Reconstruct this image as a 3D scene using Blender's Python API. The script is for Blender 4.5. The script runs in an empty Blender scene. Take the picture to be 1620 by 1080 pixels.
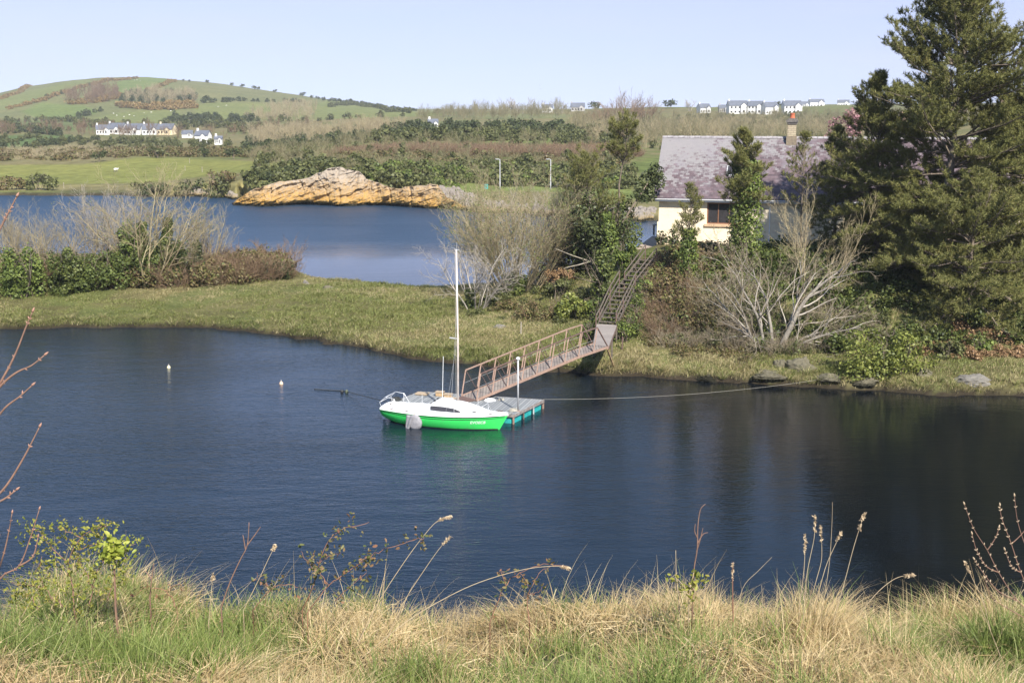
import bpy, math, random
import numpy as np
from mathutils import Vector, noise as mnoise
R = math.radians
SC = bpy.context.scene
COL = SC.collection

# ---------------------------------------------------------------- camera, sky, sun, exposure
CAM_H, FPX, PITCH = 16.0, 1900.0, R(11.0)
cam_d = bpy.data.cameras.new('camera')
cam_d.lens = 36.0 * FPX / 1620.0
cam_d.clip_start, cam_d.clip_end = 0.1, 40000
cam = bpy.data.objects.new('camera', cam_d)
cam.location = (0, 0, CAM_H)
cam.rotation_euler = (R(90) - PITCH, 0, 0)
COL.objects.link(cam)
SC.camera = cam

SUN_AZ, SUN_EL = R(158), R(42)          # azimuth clockwise from +Y: behind the camera, to the right
world = bpy.data.worlds.new('World')
SC.world = world
world.use_nodes = True
wn, wl = world.node_tree.nodes, world.node_tree.links
bg = wn['Background']
sky = wn.new('ShaderNodeTexSky')
sky.sky_type = 'NISHITA'
sky.sun_disc = False
sky.sun_elevation, sky.sun_rotation = SUN_EL, SUN_AZ
sky.air_density, sky.dust_density, sky.ozone_density = 1.0, 0.3, 3.5
bg.inputs['Strength'].default_value = 0.102
_tc = wn.new('ShaderNodeTexCoord'); _mp = wn.new('ShaderNodeMapping'); _mp.inputs['Location'].default_value = (0, 0, .085); _mp.inputs['Scale'].default_value = (1, 1, .75)
wl.new(_tc.outputs['Generated'], _mp.inputs['Vector']); wl.new(_mp.outputs[0], sky.inputs['Vector'])
_cl = wn.new('ShaderNodeTexNoise'); _cl.inputs['Scale'].default_value = 2.2; _cl.inputs['Detail'].default_value = 5
_cm = wn.new('ShaderNodeMapping'); _cm.inputs['Scale'].default_value = (1, 1, 7); wl.new(_tc.outputs['Generated'], _cm.inputs['Vector']); wl.new(_cm.outputs[0], _cl.inputs['Vector'])
_cr = wn.new('ShaderNodeValToRGB'); _cr.color_ramp.elements[0].position = .42; _cr.color_ramp.elements[0].color = (.28, .28, .28, 1); _cr.color_ramp.elements[1].position = .8; _cr.color_ramp.elements[1].color = (.62, .62, .62, 1)
wl.new(_cl.outputs['Fac'], _cr.inputs[0])
_mx = wn.new('ShaderNodeMix'); _mx.data_type = 'RGBA'; _mx.inputs[7].default_value = (4.55, 4.6, 5.7, 1)      # thin high veil
_tn = wn.new('ShaderNodeMix'); _tn.data_type = 'RGBA'; _tn.blend_type = 'MULTIPLY'; _tn.inputs[0].default_value = 1; _tn.inputs[7].default_value = (.95, .79, .93, 1)
wl.new(sky.outputs[0], _tn.inputs[6])
_sx = wn.new('ShaderNodeSeparateXYZ'); wl.new(_tc.outputs['Generated'], _sx.inputs[0])          # lavender tint low in the sky only
_er = wn.new('ShaderNodeValToRGB'); _er.color_ramp.elements[0].position = .10; _er.color_ramp.elements[0].color = (1, 1, 1, 1); _er.color_ramp.elements[1].position = .34; _er.color_ramp.elements[1].color = (.0, .0, .0, 1)
wl.new(_sx.outputs['Z'], _er.inputs[0]); wl.new(_er.outputs[0], _tn.inputs[0])
_vm = wn.new('ShaderNodeMath'); _vm.operation = 'MULTIPLY'; wl.new(_cr.outputs[0], _vm.inputs[0]); wl.new(_er.outputs[0], _vm.inputs[1])
wl.new(_vm.outputs[0], _mx.inputs[0]); wl.new(_tn.outputs[2], _mx.inputs[6]); wl.new(_mx.outputs[2], bg.inputs['Color'])
sun_d = bpy.data.lights.new('sun', 'SUN')
sun_d.energy, sun_d.angle, sun_d.color = 5.0, R(0.5), (1.0, 0.95, 0.87)
sun = bpy.data.objects.new('sun', sun_d)
sdir = Vector((math.sin(SUN_AZ) * math.cos(SUN_EL), math.cos(SUN_AZ) * math.cos(SUN_EL), math.sin(SUN_EL)))
sun.rotation_euler = sdir.to_track_quat('Z', 'Y').to_euler()
sun.location = (30, -40, 60)
COL.objects.link(sun)
SC.view_settings.view_transform = 'Standard'
SC.view_settings.look = 'None'
SC.view_settings.exposure = 0.8
SC.view_settings.gamma = 1.0
SC.cycles.max_bounces = 6
SC.cycles.diffuse_bounces = 2
SC.cycles.glossy_bounces = 3
SC.cycles.transmission_bounces = 4
SC.cycles.transparent_max_bounces = 6
SC.cycles.volume_bounces = 0
SC.cycles.sample_clamp_indirect = 6

# ---------------------------------------------------------------- pixel -> world helpers (photo pixels 1620x1080)
CP, SP = math.cos(PITCH), math.sin(PITCH)
def ray(px, py):
    x, y = (px - 810) / FPX, (540 - py) / FPX
    return Vector((x, CP + y * SP, -SP + y * CP))
def at(px, py, z=0.0):
    d = ray(px, py); t = (z - CAM_H) / d.z
    return Vector((d.x * t, d.y * t, z))
def atY(px, py, Y):
    d = ray(px, py); t = Y / d.y
    return Vector((d.x * t, Y, CAM_H + d.z * t))
def slope(py):
    y = (540 - np.asarray(py, float)) / FPX
    return (-SP + y * CP) / (CP + y * SP)
def zat(py, Y):
    return CAM_H + Y * slope(py)
def project(x, y, z):
    dz = z - CAM_H
    dep = np.maximum(y * CP - dz * SP, 0.01)
    return 810 + FPX * x / dep, 540 - FPX * (y * SP + dz * CP) / dep

# ---------------------------------------------------------------- value noise (vectorised)
def _hash(ix, iy, s):
    n = (ix.astype(np.int64) * 374761393 + iy.astype(np.int64) * 668265263 + s * 974634777) & 0x7fffffff
    n = ((n ^ (n >> 13)) * 1274126177) & 0x7fffffff
    return ((n ^ (n >> 16)) & 0xffff) / 65535.0
def vnoise(x, y, s=0):
    x = np.asarray(x, float); y = np.asarray(y, float)
    ix, iy = np.floor(x), np.floor(y)
    fx, fy = x - ix, y - iy
    fx = fx * fx * (3 - 2 * fx); fy = fy * fy * (3 - 2 * fy)
    a, b = _hash(ix, iy, s), _hash(ix + 1, iy, s)
    c, d = _hash(ix, iy + 1, s), _hash(ix + 1, iy + 1, s)
    return (a + (b - a) * fx) * (1 - fy) + (c + (d - c) * fx) * fy
def fbm(x, y, s=0, o=4):
    v, a, t = 0, 1, 0
    for i in range(o):
        v = v + a * vnoise(x, y, s + i); t += a; a *= .5; x = x * 2.03; y = y * 2.03
    return v / t
def sstep(a, b, x):
    t = np.clip((x - a) / (b - a), 0, 1)
    return t * t * (3 - 2 * t)

# ---------------------------------------------------------------- signed distance to polygons
def inside(poly, x, y):
    r = np.zeros(np.shape(x), bool)
    n = len(poly)
    for i in range(n):
        x0, y0 = poly[i]; x1, y1 = poly[(i + 1) % n]
        if y0 == y1: continue
        c = ((y0 > y) != (y1 > y)) & (x < (x1 - x0) * (y - y0) / (y1 - y0) + x0)
        r ^= c
    return r
def sdist(poly, x, y):
    d = np.full(np.shape(x), 1e9)
    n = len(poly)
    for i in range(n):
        x0, y0 = poly[i]; x1, y1 = poly[(i + 1) % n]
        ex, ey = x1 - x0, y1 - y0
        t = np.clip(((x - x0) * ex + (y - y0) * ey) / (ex * ex + ey * ey + 1e-9), 0, 1)
        d = np.minimum(d, (x - x0 - t * ex) ** 2 + (y - y0 - t * ey) ** 2)
    d = np.sqrt(d)
    return np.where(inside(poly, x, y), d, -d)

_near = [(-700, 522), (-300, 521), (0, 520), (150, 518), (300, 519), (380, 523), (450, 531), (520, 542), (580, 553), (650, 567), (700, 572),
         (760, 579), (850, 588), (930, 592), (1000, 596), (1060, 600), (1110, 603), (1200, 608), (1300, 614), (1400, 618), (1500, 624), (1620, 626), (1800, 628), (2300, 632)]
PEN = [tuple(at(a, b)[:2]) for a, b in _near]
PEN += [(110, 70), (110, 126), (40, 128), (24, 128), (16, 126), (11, 121), (7, 116), (3, 110), (-2, 106.5), (-8, 105.5), (-13, 108.5), (-17, 110.5), (-20.5, 114.5), (-24, 118), (-30, 122), (-44, 126), (-62, 128), (-95, 130)]
KNOLL = [(1.0, 88.5), (4.6, 82.2), (9.5, 77.8), (17.5, 74.5), (22.9, 72.5), (31.4, 71.5), (110, 71.5), (110, 122), (30, 121), (17, 119), (10, 113), (4.5, 106), (1.5, 100), (0, 94)]

# far land: ground height in metres per row (Y) and column (photo px)
PXC = [-500, 0, 60, 130, 220, 300, 350, 400, 470, 535, 580, 640, 700, 760, 860, 1000, 1160, 1300, 1620, 2100]
SHORE_PY = [311, 310, 310, 310, 311, 312, 314, 324, 327, 327, 327, 328, 331, 337, 343, 350, 352, 355, 358, 360]
def hillpy(v): return [float(zat(p, 1600)) for p in v]
HILL = hillpy([170, 148, 134, 125, 123, 127, 131, 139, 150, 159, 166, 177, 178, 178, 177, 175, 171, 167, 165, 165])
ROWS = [
 (150,  [.4] * 20),
 (176,  [.4, .4, .4, .4, .4, .4, .4, .4, .4, .4, .4, .4, .4, .6, .9, 1.2, 1.2, 1.2, 1.2, 1.2]),
 (200,  [.4, .4, .4, .4, .4, .8, 1.2, 1.6, 1.6, 1.6, 1.6, 1.6, 1.6, 1.6, 2.2, 2.3, 2.3, 2.3, 2.3, 2.3]),
 (215,  [.4, .4, .4, .4, .5, 1.3, 2.2, 3.6, 4.6, 5.6, 5.2, 4.3, 3.2, 2.5, 2.5, 2.5, 2.5, 2.5, 5, 5.5]),
 (235,  [.7, .7, .7, .6, .8, 2.2, 3.4, 4.6, 5.2, 5.6, 5.4, 5.0, 4.6, 3.6, 3.3, 3.3, 3.3, 3.3, 9, 9.5]),
 (262,  [.9, .8, .8, .8, 1.0, 2.0, 3.2, 4.4, 5.2, 5.8, 6.0, 6.0, 5.8, 5.6, 5.4, 5.4, 5.6, 6, 12, 12.5]),
 (330,  [1.5, 1.4, 1.5, 1.8, 2.6, 2.6, 2.7, 2.9, 4.3, 6.0, 6.6, 7.0, 7.0, 7.0, 6.6, 5.0, 4.6, 4.6, 12, 12.5]),
 (450,  [.7, .7, .7, .7, .7, .8, 1.0, 2.2, 3.6, 5.0, 5.6, 6.2, 6.6, 6.8, 7.0, 5.4, 5.0, 5.0, 12, 12.5]),
 (550,  [1.2, 1.2, 1.2, 1.2, 1.2, 1.4, 1.6, 2.4, 3.6, 5.2, 6.4, 7.0, 7.4, 7.6, 8, 6.6, 6.2, 6.2, 12, 12.5]),
 (700,  [3.4, 3.4, 3.3, 3.2, 3.2, 3.4, 4.0, 4.4, 5.0, 6.6, 8.0, 9, 9.4, 9.8, 10.4, 9.8, 9.4, 9.6, 12.5, 13]),
 (900,  [8, 7.4, 7.4, 7.2, 7.2, 7.2, 7.2, 7.4, 8.6, 10, 11, 12, 12.4, 12.8, 13.8, 15.4, 16.6, 17, 18, 18]),
 (1200, None), (1420, None), (1600, HILL), (1800, None), (2300, [12] * 20), (3500, [8] * 20), (16000, [2] * 20)]
_r = dict(ROWS)
_r[1200] = [a * .52 + b * .48 for a, b in zip(_r[900], HILL)]
_r[1420] = [a * .18 + b * .82 for a, b in zip(_r[900], HILL)]
_r[1800] = [h * .93 for h in HILL]
RY = np.array([r[0] for r in ROWS], float)
RZ = np.array([_r[r[0]] for r in ROWS], float)
PXA = np.array(PXC, float)
SHY = np.array([at(0, p).y for p in SHORE_PY])

def height(x, y):
    x = np.asarray(x, float); y = np.asarray(y, float)
    px = 810 + 1936 * x / np.maximum(y, 20)
    # far table, smooth in px
    ci = np.clip(np.searchsorted(PXA, px) - 1, 0, len(PXC) - 2)
    f = np.clip((px - PXA[ci]) / (PXA[ci + 1] - PXA[ci]), 0, 1); fs = f
    ri = np.clip(np.searchsorted(RY, y) - 1, 0, len(RY) - 2)
    g = np.clip((y - RY[ri]) / (RY[ri + 1] - RY[ri]), 0, 1)
    def cr(p0, p1, p2, p3, t):   # gentle Catmull-Rom
        return p1 + .5 * t * (p2 - p0 + t * (2 * p0 - 5 * p1 + 4 * p2 - p3 + t * (3 * (p1 - p2) + p3 - p0)))
    def rowval(r):
        a = RZ[r, np.maximum(ci - 1, 0)]; b = RZ[r, ci]; c = RZ[r, ci + 1]; d = RZ[r, np.minimum(ci + 2, len(PXC) - 1)]
        return cr(a, b, c, d, fs)
    z = rowval(ri) * (1 - g) + rowval(ri + 1) * g
    shy = np.interp(px, PXA, SHY)
    shy = shy + 7.5 * sstep(366, 380, px) * sstep(745, 700, px)
    shy = shy + (vnoise(px / 26, px * 0, 5) - .5) * 5 + (vnoise(px / 9, px * 0, 6) - .5) * 1.5
    amp = np.clip((y - 240) / 900, 0, 1)
    z = z + (fbm(x / 60, y / 90, 3) - .5) * (0.6 + 5 * amp)
    zf = -1.6 + (z + 1.6) * sstep(-3, 3.5, y - shy) 
    # near peninsula
    m = (y > 50) & (y < 140)
    zn = np.full(np.shape(x), -3.0)
    if np.any(m):
        xm, ym = x[m], y[m]
        sd = sdist(PEN, xm, ym) + (fbm(xm / 2.2, ym / 2.2, 11) - .5) * 1.5 + (fbm(xm / .7, ym / .7, 13, 2) - .5) * .5
        h = np.where(sd > 0, .50 * (1 - np.exp(-np.maximum(sd, 0) / .45)) + np.minimum(.055 * np.maximum(sd, 0), .75), np.maximum(sd * .55, -1.6))
        kd = sdist(KNOLL, xm, ym) + (fbm(xm / 4, ym / 4, 17) - .5) * 2.2
        h = h + 3.75 * sstep(0, 11.5, kd) + .5 * sstep(6, 13, kd) * (fbm(xm / 3, ym / 3, 19) - .5)
        # low hedge bank on the left
        h = h + np.where(xm < -18, .5 * sstep(104, 112, ym) * sstep(-18, -24, xm), 0)
        h = h + (fbm(xm / 1.1, ym / 1.1, 23, 3) - .5) * .22 * (sd > .3)
        zn[m] = h
    return np.maximum(zf, zn)
def hgt(x, y): return float(height(np.array([x]), np.array([y]))[0])
_TS = np.concatenate([np.arange(60, 240, .25), np.geomspace(240, 2400, 2600)])
def hit(px, py, tmin=60):
    d = ray(px, py)
    t = _TS[_TS > tmin]
    z = CAM_H + d.z * t
    hh = height(d.x * t, d.y * t)
    i = np.argmax((z < hh) & (hh > .02))
    if not (z[i] < hh[i]): i = len(t) - 1
    return Vector((d.x * t[i], d.y * t[i], float(hh[i])))

# near bank the photographer stands on
CREST = [(-900, 990), (-200, 1010), (0, 1022), (60, 985), (110, 950), (200, 950), (300, 972), (400, 985), (500, 985), (600, 990), (680, 1008), (760, 1000), (860, 985), (1000, 972), (1060, 960), (1150, 985), (1260, 980), (1330, 995), (1390, 1015), (1450, 985), (1530, 975), (1620, 970), (1900, 970), (2500, 980)]
def bank(x, y):
    x = np.asarray(x, float); y = np.asarray(y, float)
    Yc = 6.5
    px = 810 + FPX * x / (Yc * CP + 2.7 * SP)
    zc = CAM_H + Yc * slope(np.interp(px, [c[0] for c in CREST], [c[1] for c in CREST]))
    z = np.where(y < Yc, zc + .26 * np.minimum(Yc - y, 6.5), zc - .75 * (y - Yc) - .12 * np.minimum((y - Yc) ** 2, 1))
    z = z + (fbm(x / .42, y / .42, 31, 3) - .5) * .30 * sstep(1.5, 4, y)
    return np.maximum(z, -1.5)

# ---------------------------------------------------------------- materials
def srgb(r, g, b):
    return tuple(((c / 255) / 12.92 if c / 255 <= .04045 else ((c / 255 + .055) / 1.055) ** 2.4) for c in (r, g, b)) + (1,)
def mat_new(name):
    m = bpy.data.materials.new(name); m.use_nodes = True
    nt = m.node_tree
    return m, nt, nt.nodes, nt.links, nt.nodes['Principled BSDF']
def c4(c): return tuple(c[:3]) + (1,)
def ramp(nt, fac, stops):
    r = nt.nodes.new('ShaderNodeValToRGB')
    e = r.color_ramp.elements
    while len(e) < len(stops): e.new(.5)
    for i, (p, c) in enumerate(stops): e[i].position = p; e[i].color = c4(c)
    nt.links.new(fac, r.inputs[0])
    return r.outputs[0]
def tex(nt, kind='noise', scale=5, detail=4, coord='Object', rough=.6, vec=None, dist=0):
    n = nt.nodes.new('ShaderNodeTexNoise'); n.inputs['Scale'].default_value = scale
    n.inputs['Detail'].default_value = detail; n.inputs['Roughness'].default_value = rough; n.inputs['Distortion'].default_value = dist
    if vec is None:
        tc = nt.nodes.new('ShaderNodeTexCoord'); vec = tc.outputs[coord]
    nt.links.new(vec, n.inputs['Vector'])
    return n.outputs['Fac']
def scaled(nt, sc, coord='Object', rot=(0, 0, 0)):
    tc = nt.nodes.new('ShaderNodeTexCoord'); mp = nt.nodes.new('ShaderNodeMapping')
    mp.inputs['Scale'].default_value = sc; mp.inputs['Rotation'].default_value = rot
    nt.links.new(tc.outputs[coord], mp.inputs['Vector'])
    return mp.outputs[0]
def mixc(nt, fac, a, b, mode='MIX'):
    m = nt.nodes.new('ShaderNodeMix'); m.data_type = 'RGBA'; m.blend_type = mode
    for s, v in ((m.inputs[0], fac), (m.inputs[6], a), (m.inputs[7], b)):
        if hasattr(v, 'links'): nt.links.new(v, s)
        elif isinstance(v, (int, float)): s.default_value = v
        else: s.default_value = c4(v)
    return m.outputs[2]
def bump(nt, h, strength=.3, dist=.05, prev=None):
    b = nt.nodes.new('ShaderNodeBump'); b.inputs['Strength'].default_value = strength; b.inputs['Distance'].default_value = dist
    nt.links.new(h, b.inputs['Height'])
    if prev is not None: nt.links.new(prev, b.inputs['Normal'])
    return b.outputs[0]
def math_n(nt, op, a, b=None, c=None):
    m = nt.nodes.new('ShaderNodeMath'); m.operation = op
    for i, v in enumerate((a, b, c)):
        if v is None: continue
        if hasattr(v, 'links'): nt.links.new(v, m.inputs[i])
        else: m.inputs[i].default_value = v
    return m.outputs[0]
def M_plain(name, a, b=None, scale=6, rough=.6, metal=0, bmp=.15, spec=.5, detail=5, stretch=(1, 1, 1)):
    m, nt, n, l, p = mat_new(name)
    v = scaled(nt, stretch)
    f = tex(nt, scale=scale, detail=detail, vec=v)
    b = b or tuple(x * .7 for x in a[:3])
    l.new(ramp(nt, f, [(.3, b), (.7, a)]), p.inputs['Base Color'])
    p.inputs['Roughness'].default_value = rough; p.inputs['Metallic'].default_value = metal
    p.inputs['Specular IOR Level'].default_value = spec
    if bmp: l.new(bump(nt, f, bmp, .02), p.inputs['Normal'])
    return m
def M_leaf(name, cols, trans=.3, rough=.55, patch=.35, patch_scale=.5, spec=.3):
    """leaf / blade material: every island its own tint, larger patches from noise"""
    m, nt, n, l, p = mat_new(name)
    g = n.new('ShaderNodeNewGeometry')
    f = tex(nt, scale=patch_scale, detail=3)
    s = math_n(nt, 'ADD', math_n(nt, 'MULTIPLY', g.outputs['Random Per Island'], 1 - patch), math_n(nt, 'MULTIPLY', f, patch))
    k = len(cols)
    c = ramp(nt, s, [(i / max(k - 1, 1) * .84 + .08, cols[i]) for i in range(k)])
    l.new(c, p.inputs['Base Color']); p.inputs['Roughness'].default_value = rough; p.inputs['Specular IOR Level'].default_value = spec
    t = n.new('ShaderNodeBsdfTranslucent'); l.new(c, t.inputs['Color'])
    mx = n.new('ShaderNodeMixShader'); mx.inputs[0].default_value = trans
    l.new(p.outputs[0], mx.inputs[1]); l.new(t.outputs[0], mx.inputs[2])
    l.new(mx.outputs[0], n['Material Output'].inputs['Surface'])
    return m

MT = {}
MT['bark'] = M_plain('bark', (.24, .19, .14), (.09, .07, .05), 8, .9, stretch=(1, 1, .3))
MT['bark_pale'] = M_plain('bark_pale', (.42, .37, .29), (.20, .17, .13), 5, .9, stretch=(1, 1, .4))
MT['bark_grey'] = M_plain('bark_grey', (.30, .27, .22), (.14, .12, .10), 5, .9)
MT['twig_tan'] = M_leaf('twig_tan', [(.20, .15, .09), (.33, .27, .16), (.42, .36, .20)], .0)
MT['twig_brown'] = M_leaf('twig_brown', [(.10, .065, .04), (.20, .13, .08), (.30, .21, .12)], .0)
MT['twig_grey'] = M_leaf('twig_grey', [(.20, .17, .14), (.34, .30, .25), (.46, .41, .33)], .0)
MT['twig_dry'] = M_leaf('twig_dry', [(.15, .115, .075), (.26, .21, .14), (.36, .30, .21)], .0)
MT['twig_olive'] = M_leaf('twig_olive', [(.12, .105, .05), (.21, .185, .095), (.29, .255, .14)], .0)
MT['ivy'] = M_leaf('ivy', [(.028, .042, .013), (.07, .092, .024), (.13, .155, .04), (.20, .215, .06)], .25, .5, spec=.3)
MT['ivy_light'] = M_leaf('ivy_light', [(.05, .075, .018), (.11, .15, .035), (.19, .24, .055), (.28, .32, .08)], .3, .5, spec=.3)
MT['leaf_mid'] = M_leaf('leaf_mid', [(.05, .07, .018), (.11, .14, .035), (.18, .215, .055)], .3)
MT['leaf_olive'] = M_leaf('leaf_olive', [(.045, .052, .018), (.11, .12, .04), (.18, .185, .065)], .25)
MT['leaf_dark'] = M_leaf('leaf_dark', [(.030, .040, .016), (.065, .080, .028), (.11, .13, .042)], .2, .5)
MT['leaf_laurel'] = M_leaf('leaf_laurel', [(.05, .065, .014), (.13, .155, .03), (.235, .255, .055), (.33, .34, .09)], .3, .5, spec=.35)
MT['needle'] = M_leaf('needle', [(.036, .040, .014), (.115, .12, .036), (.185, .19, .058), (.24, .225, .078), (.29, .20, .088)], .2, .6, patch=.5, patch_scale=.4, spec=.2)
MT['bramble'] = M_leaf('bramble', [(.045, .04, .018), (.13, .09, .045), (.17, .13, .055), (.10, .12, .03), (.22, .15, .08)], .1, patch=.5, patch_scale=.6)
MT['bracken'] = M_leaf('bracken', [(.16, .09, .045), (.28, .17, .085), (.36, .25, .13)], .1)
MT['gorse_orange'] = M_leaf('gorse_orange', [(.19, .125, .05), (.27, .175, .06), (.15, .145, .06)], .1)
MT['blossom'] = M_leaf('blossom', [(.26, .12, .13), (.40, .21, .22), (.24, .16, .11)], .2)
MT['grass_green'] = M_leaf('grass_green', [(.07, .10, .022), (.14, .19, .045), (.24, .29, .075), (.34, .37, .14)], .35, patch=.4, patch_scale=2)
MT['grass_dry'] = M_leaf('grass_dry', [(.22, .14, .06), (.44, .32, .15), (.62, .48, .26), (.75, .62, .37)], .3, patch=.4, patch_scale=2)
MT['meadow_green'] = M_leaf('meadow_green', [(.10, .12, .034), (.18, .20, .058), (.26, .275, .085), (.34, .335, .13)], .3, patch=.5, patch_scale=.25)
MT['meadow_dry'] = M_leaf('meadow_dry', [(.24, .20, .09), (.41, .345, .175), (.54, .455, .26)], .3, patch=.5, patch_scale=.25)

# ---------------------------------------------------------------- mesh helpers
def link(o, parent=None):
    COL.objects.link(o)
    if parent is not None: o.parent = parent
    return o
def mesh_np(name, V, Fq, mat, parent=None, smooth=False, loc=None):
    """V (n,3), Fq: (m,k) index array of quads or tris"""
    me = bpy.data.meshes.new(name)
    V = np.asarray(V, np.float32); Fq = np.asarray(Fq, np.int32)
    k = Fq.shape[1]
    me.vertices.add(len(V)); me.vertices.foreach_set('co', V.ravel())
    me.loops.add(Fq.size); me.loops.foreach_set('vertex_index', Fq.ravel())
    me.polygons.add(len(Fq)); me.polygons.foreach_set('loop_start', np.arange(0, Fq.size, k, dtype=np.int32))
    me.polygons.foreach_set('loop_total', np.full(len(Fq), k, np.int32))
    if smooth: me.polygons.foreach_set('use_smooth', np.ones(len(Fq), bool))
    me.update(calc_edges=True)
    if mat is not None: me.materials.append(mat)
    o = bpy.data.objects.new(name, me)
    if loc is not None: o.location = loc
    return link(o, parent)
def mesh_py(name, V, Fs, mat, parent=None, smooth=False, loc=None, rz=0):
    me = bpy.data.meshes.new(name); me.from_pydata([tuple(v) for v in V], [], Fs); me.update()
    if smooth: me.polygons.foreach_set('use_smooth', [True] * len(me.polygons))
    if mat is not None: me.materials.append(mat)
    o = bpy.data.objects.new(name, me)
    if loc is not None: o.location = loc
    o.rotation_euler.z = rz
    return link(o, parent)
def tag(o, label=None, cat=None, group=None, kind=None):
    if label: o['label'] = label
    if cat: o['category'] = cat
    if group: o['group'] = group
    if kind: o['kind'] = kind
    return o
def empty(name, loc=(0, 0, 0), rz=0):
    o = bpy.data.objects.new(name, None); o.location = loc; o.rotation_euler.z = rz; o.empty_display_size = .3
    return link(o)
def copy_tree(o, parent=None):
    c = o.copy(); COL.objects.link(c)
    if parent is not None: c.parent = parent
    for ch in [x for x in o.children]: copy_tree(ch, c)
    return c
class MB:
    """collects shapes into one mesh"""
    def __init__(s): s.V = []; s.F = []
    def add(s, V, F):
        b = len(s.V); s.V += [tuple(v) for v in V]; s.F += [tuple(i + b for i in f) for f in F]; return s
    def box(s, c, d, rz=0, bev=0):
        cx, cy, cz = c; x, y, z = d[0] / 2, d[1] / 2, d[2] / 2
        ca, sa = math.cos(rz), math.sin(rz)
        V = [(cx + a * x * ca - b * y * sa, cy + a * x * sa + b * y * ca, cz + e * z) for e in (-1, 1) for a, b in ((-1, -1), (1, -1), (1, 1), (-1, 1))]
        return s.add(V, [(3, 2, 1, 0), (4, 5, 6, 7), (0, 1, 5, 4), (1, 2, 6, 5), (2, 3, 7, 6), (3, 0, 4, 7)])
    def hexa(s, P):   # 8 points, bottom 4 ccw then top 4 ccw
        return s.add(P, [(3, 2, 1, 0), (4, 5, 6, 7), (0, 1, 5, 4), (1, 2, 6, 5), (2, 3, 7, 6), (3, 0, 4, 7)])
    def bar(s, a, b, w, h=None, up=(0, 0, 1)):
        a, b = Vector(a), Vector(b); d = (b - a).normalized(); up = Vector(up)
        if abs(d.dot(up)) > .95: up = Vector((1, 0, 0))
        sx = d.cross(up).normalized(); sy = sx.cross(d).normalized(); h = h or w
        P = [p + sx * w / 2 * i + sy * h / 2 * j for p in (a, b) for i, j in ((-1, -1), (1, -1), (1, 1), (-1, 1))]
        return s.add(P, [(0, 1, 2, 3), (7, 6, 5, 4), (0, 4, 5, 1), (1, 5, 6, 2), (2, 6, 7, 3), (3, 7, 4, 0)])
    def tube(s, pts, r, n=8, cap=True):
        pts = [Vector(p) for p in pts]; rs = r if isinstance(r, (list, tuple)) else [r] * len(pts)
        V = []; prev = None
        for i, p in enumerate(pts):
            d = (pts[min(i + 1, len(pts) - 1)] - pts[max(i - 1, 0)]).normalized()
            if prev is None:
                u = d.cross(Vector((0, 0, 1)) if abs(d.z) < .9 else Vector((1, 0, 0))).normalized()
            else:
                u = (prev - d * prev.dot(d)).normalized()
            prev = u; w = d.cross(u)
            V += [p + (u * math.cos(2 * math.pi * k / n) + w * math.sin(2 * math.pi * k / n)) * rs[i] for k in range(n)]
        F = [(i * n + k, i * n + (k + 1) % n, (i + 1) * n + (k + 1) % n, (i + 1) * n + k) for i in range(len(pts) - 1) for k in range(n)]
        if cap: F += [tuple(reversed(range(n))), tuple((len(pts) - 1) * n + k for k in range(n))]
        return s.add(V, F)
    def lathe(s, c, prof, n=16):
        V = []; F = []
        for r, z in prof:
            V += [(c[0] + r * math.cos(2 * math.pi * k / n), c[1] + r * math.sin(2 * math.pi * k / n), c[2] + z) for k in range(n)]
        for i in range(len(prof) - 1):
            F += [(i * n + k, i * n + (k + 1) % n, (i + 1) * n + (k + 1) % n, (i + 1) * n + k) for k in range(n)]
        F += [tuple(reversed(range(n))), tuple((len(prof) - 1) * n + k for k in range(n))]
        return s.add(V, F)
    def build(s, name, mat, parent=None, smooth=False, bevel=0, loc=None, rz=0):
        o = mesh_py(name, s.V, s.F, mat, parent, smooth, loc, rz)
        if bevel:
            b = o.modifiers.new('bevel', 'BEVEL'); b.width = bevel; b.segments = 2; b.limit_method = 'ANGLE'
        return o

# vectorised tubes: list of (pts list, radii list)
def tubes_np(lines, sides=4):
    by = {}
    for pts, rr in lines: by.setdefault(len(pts), []).append((pts, rr))
    Vs, Fs, base = [], [], 0
    ang = np.arange(sides) * 2 * math.pi / sides
    for n, L in by.items():
        P = np.array([[tuple(p) for p in a[0]] for a in L], float); r = np.array([a[1] for a in L], float)
        N = len(L)
        D = np.empty_like(P)
        D[:, 1:-1] = P[:, 2:] - P[:, :-2]; D[:, 0] = P[:, 1] - P[:, 0]; D[:, -1] = P[:, -1] - P[:, -2]
        D /= np.linalg.norm(D, axis=2, keepdims=True) + 1e-9
        ref = np.where(np.abs(D[:, :1, 2:3]) < .8, np.array([0, 0, 1.]), np.array([1., 0, 0]))
        U = np.cross(D, np.broadcast_to(ref, D.shape)); U /= np.linalg.norm(U, axis=2, keepdims=True) + 1e-9
        W = np.cross(D, U)
        V = P[:, :, None] + (U[:, :, None] * np.cos(ang)[None, None, :, None] + W[:, :, None] * np.sin(ang)[None, None, :, None]) * r[:, :, None, None]
        Vs.append(V.reshape(-1, 3))
        i = np.arange(N)[:, None, None] * n * sides + np.arange(n - 1)[None, :, None] * sides; k = np.arange(sides)[None, None]
        k2 = (k + 1) % sides
        F = np.stack([i + k, i + k2, i + sides + k2, i + sides + k], -1).reshape(-1, 4) + base
        Fs.append(F); base += N * n * sides
    return np.concatenate(Vs), np.concatenate(Fs)
def unit(a): return a / (np.linalg.norm(a, axis=-1, keepdims=True) + 1e-9)
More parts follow.
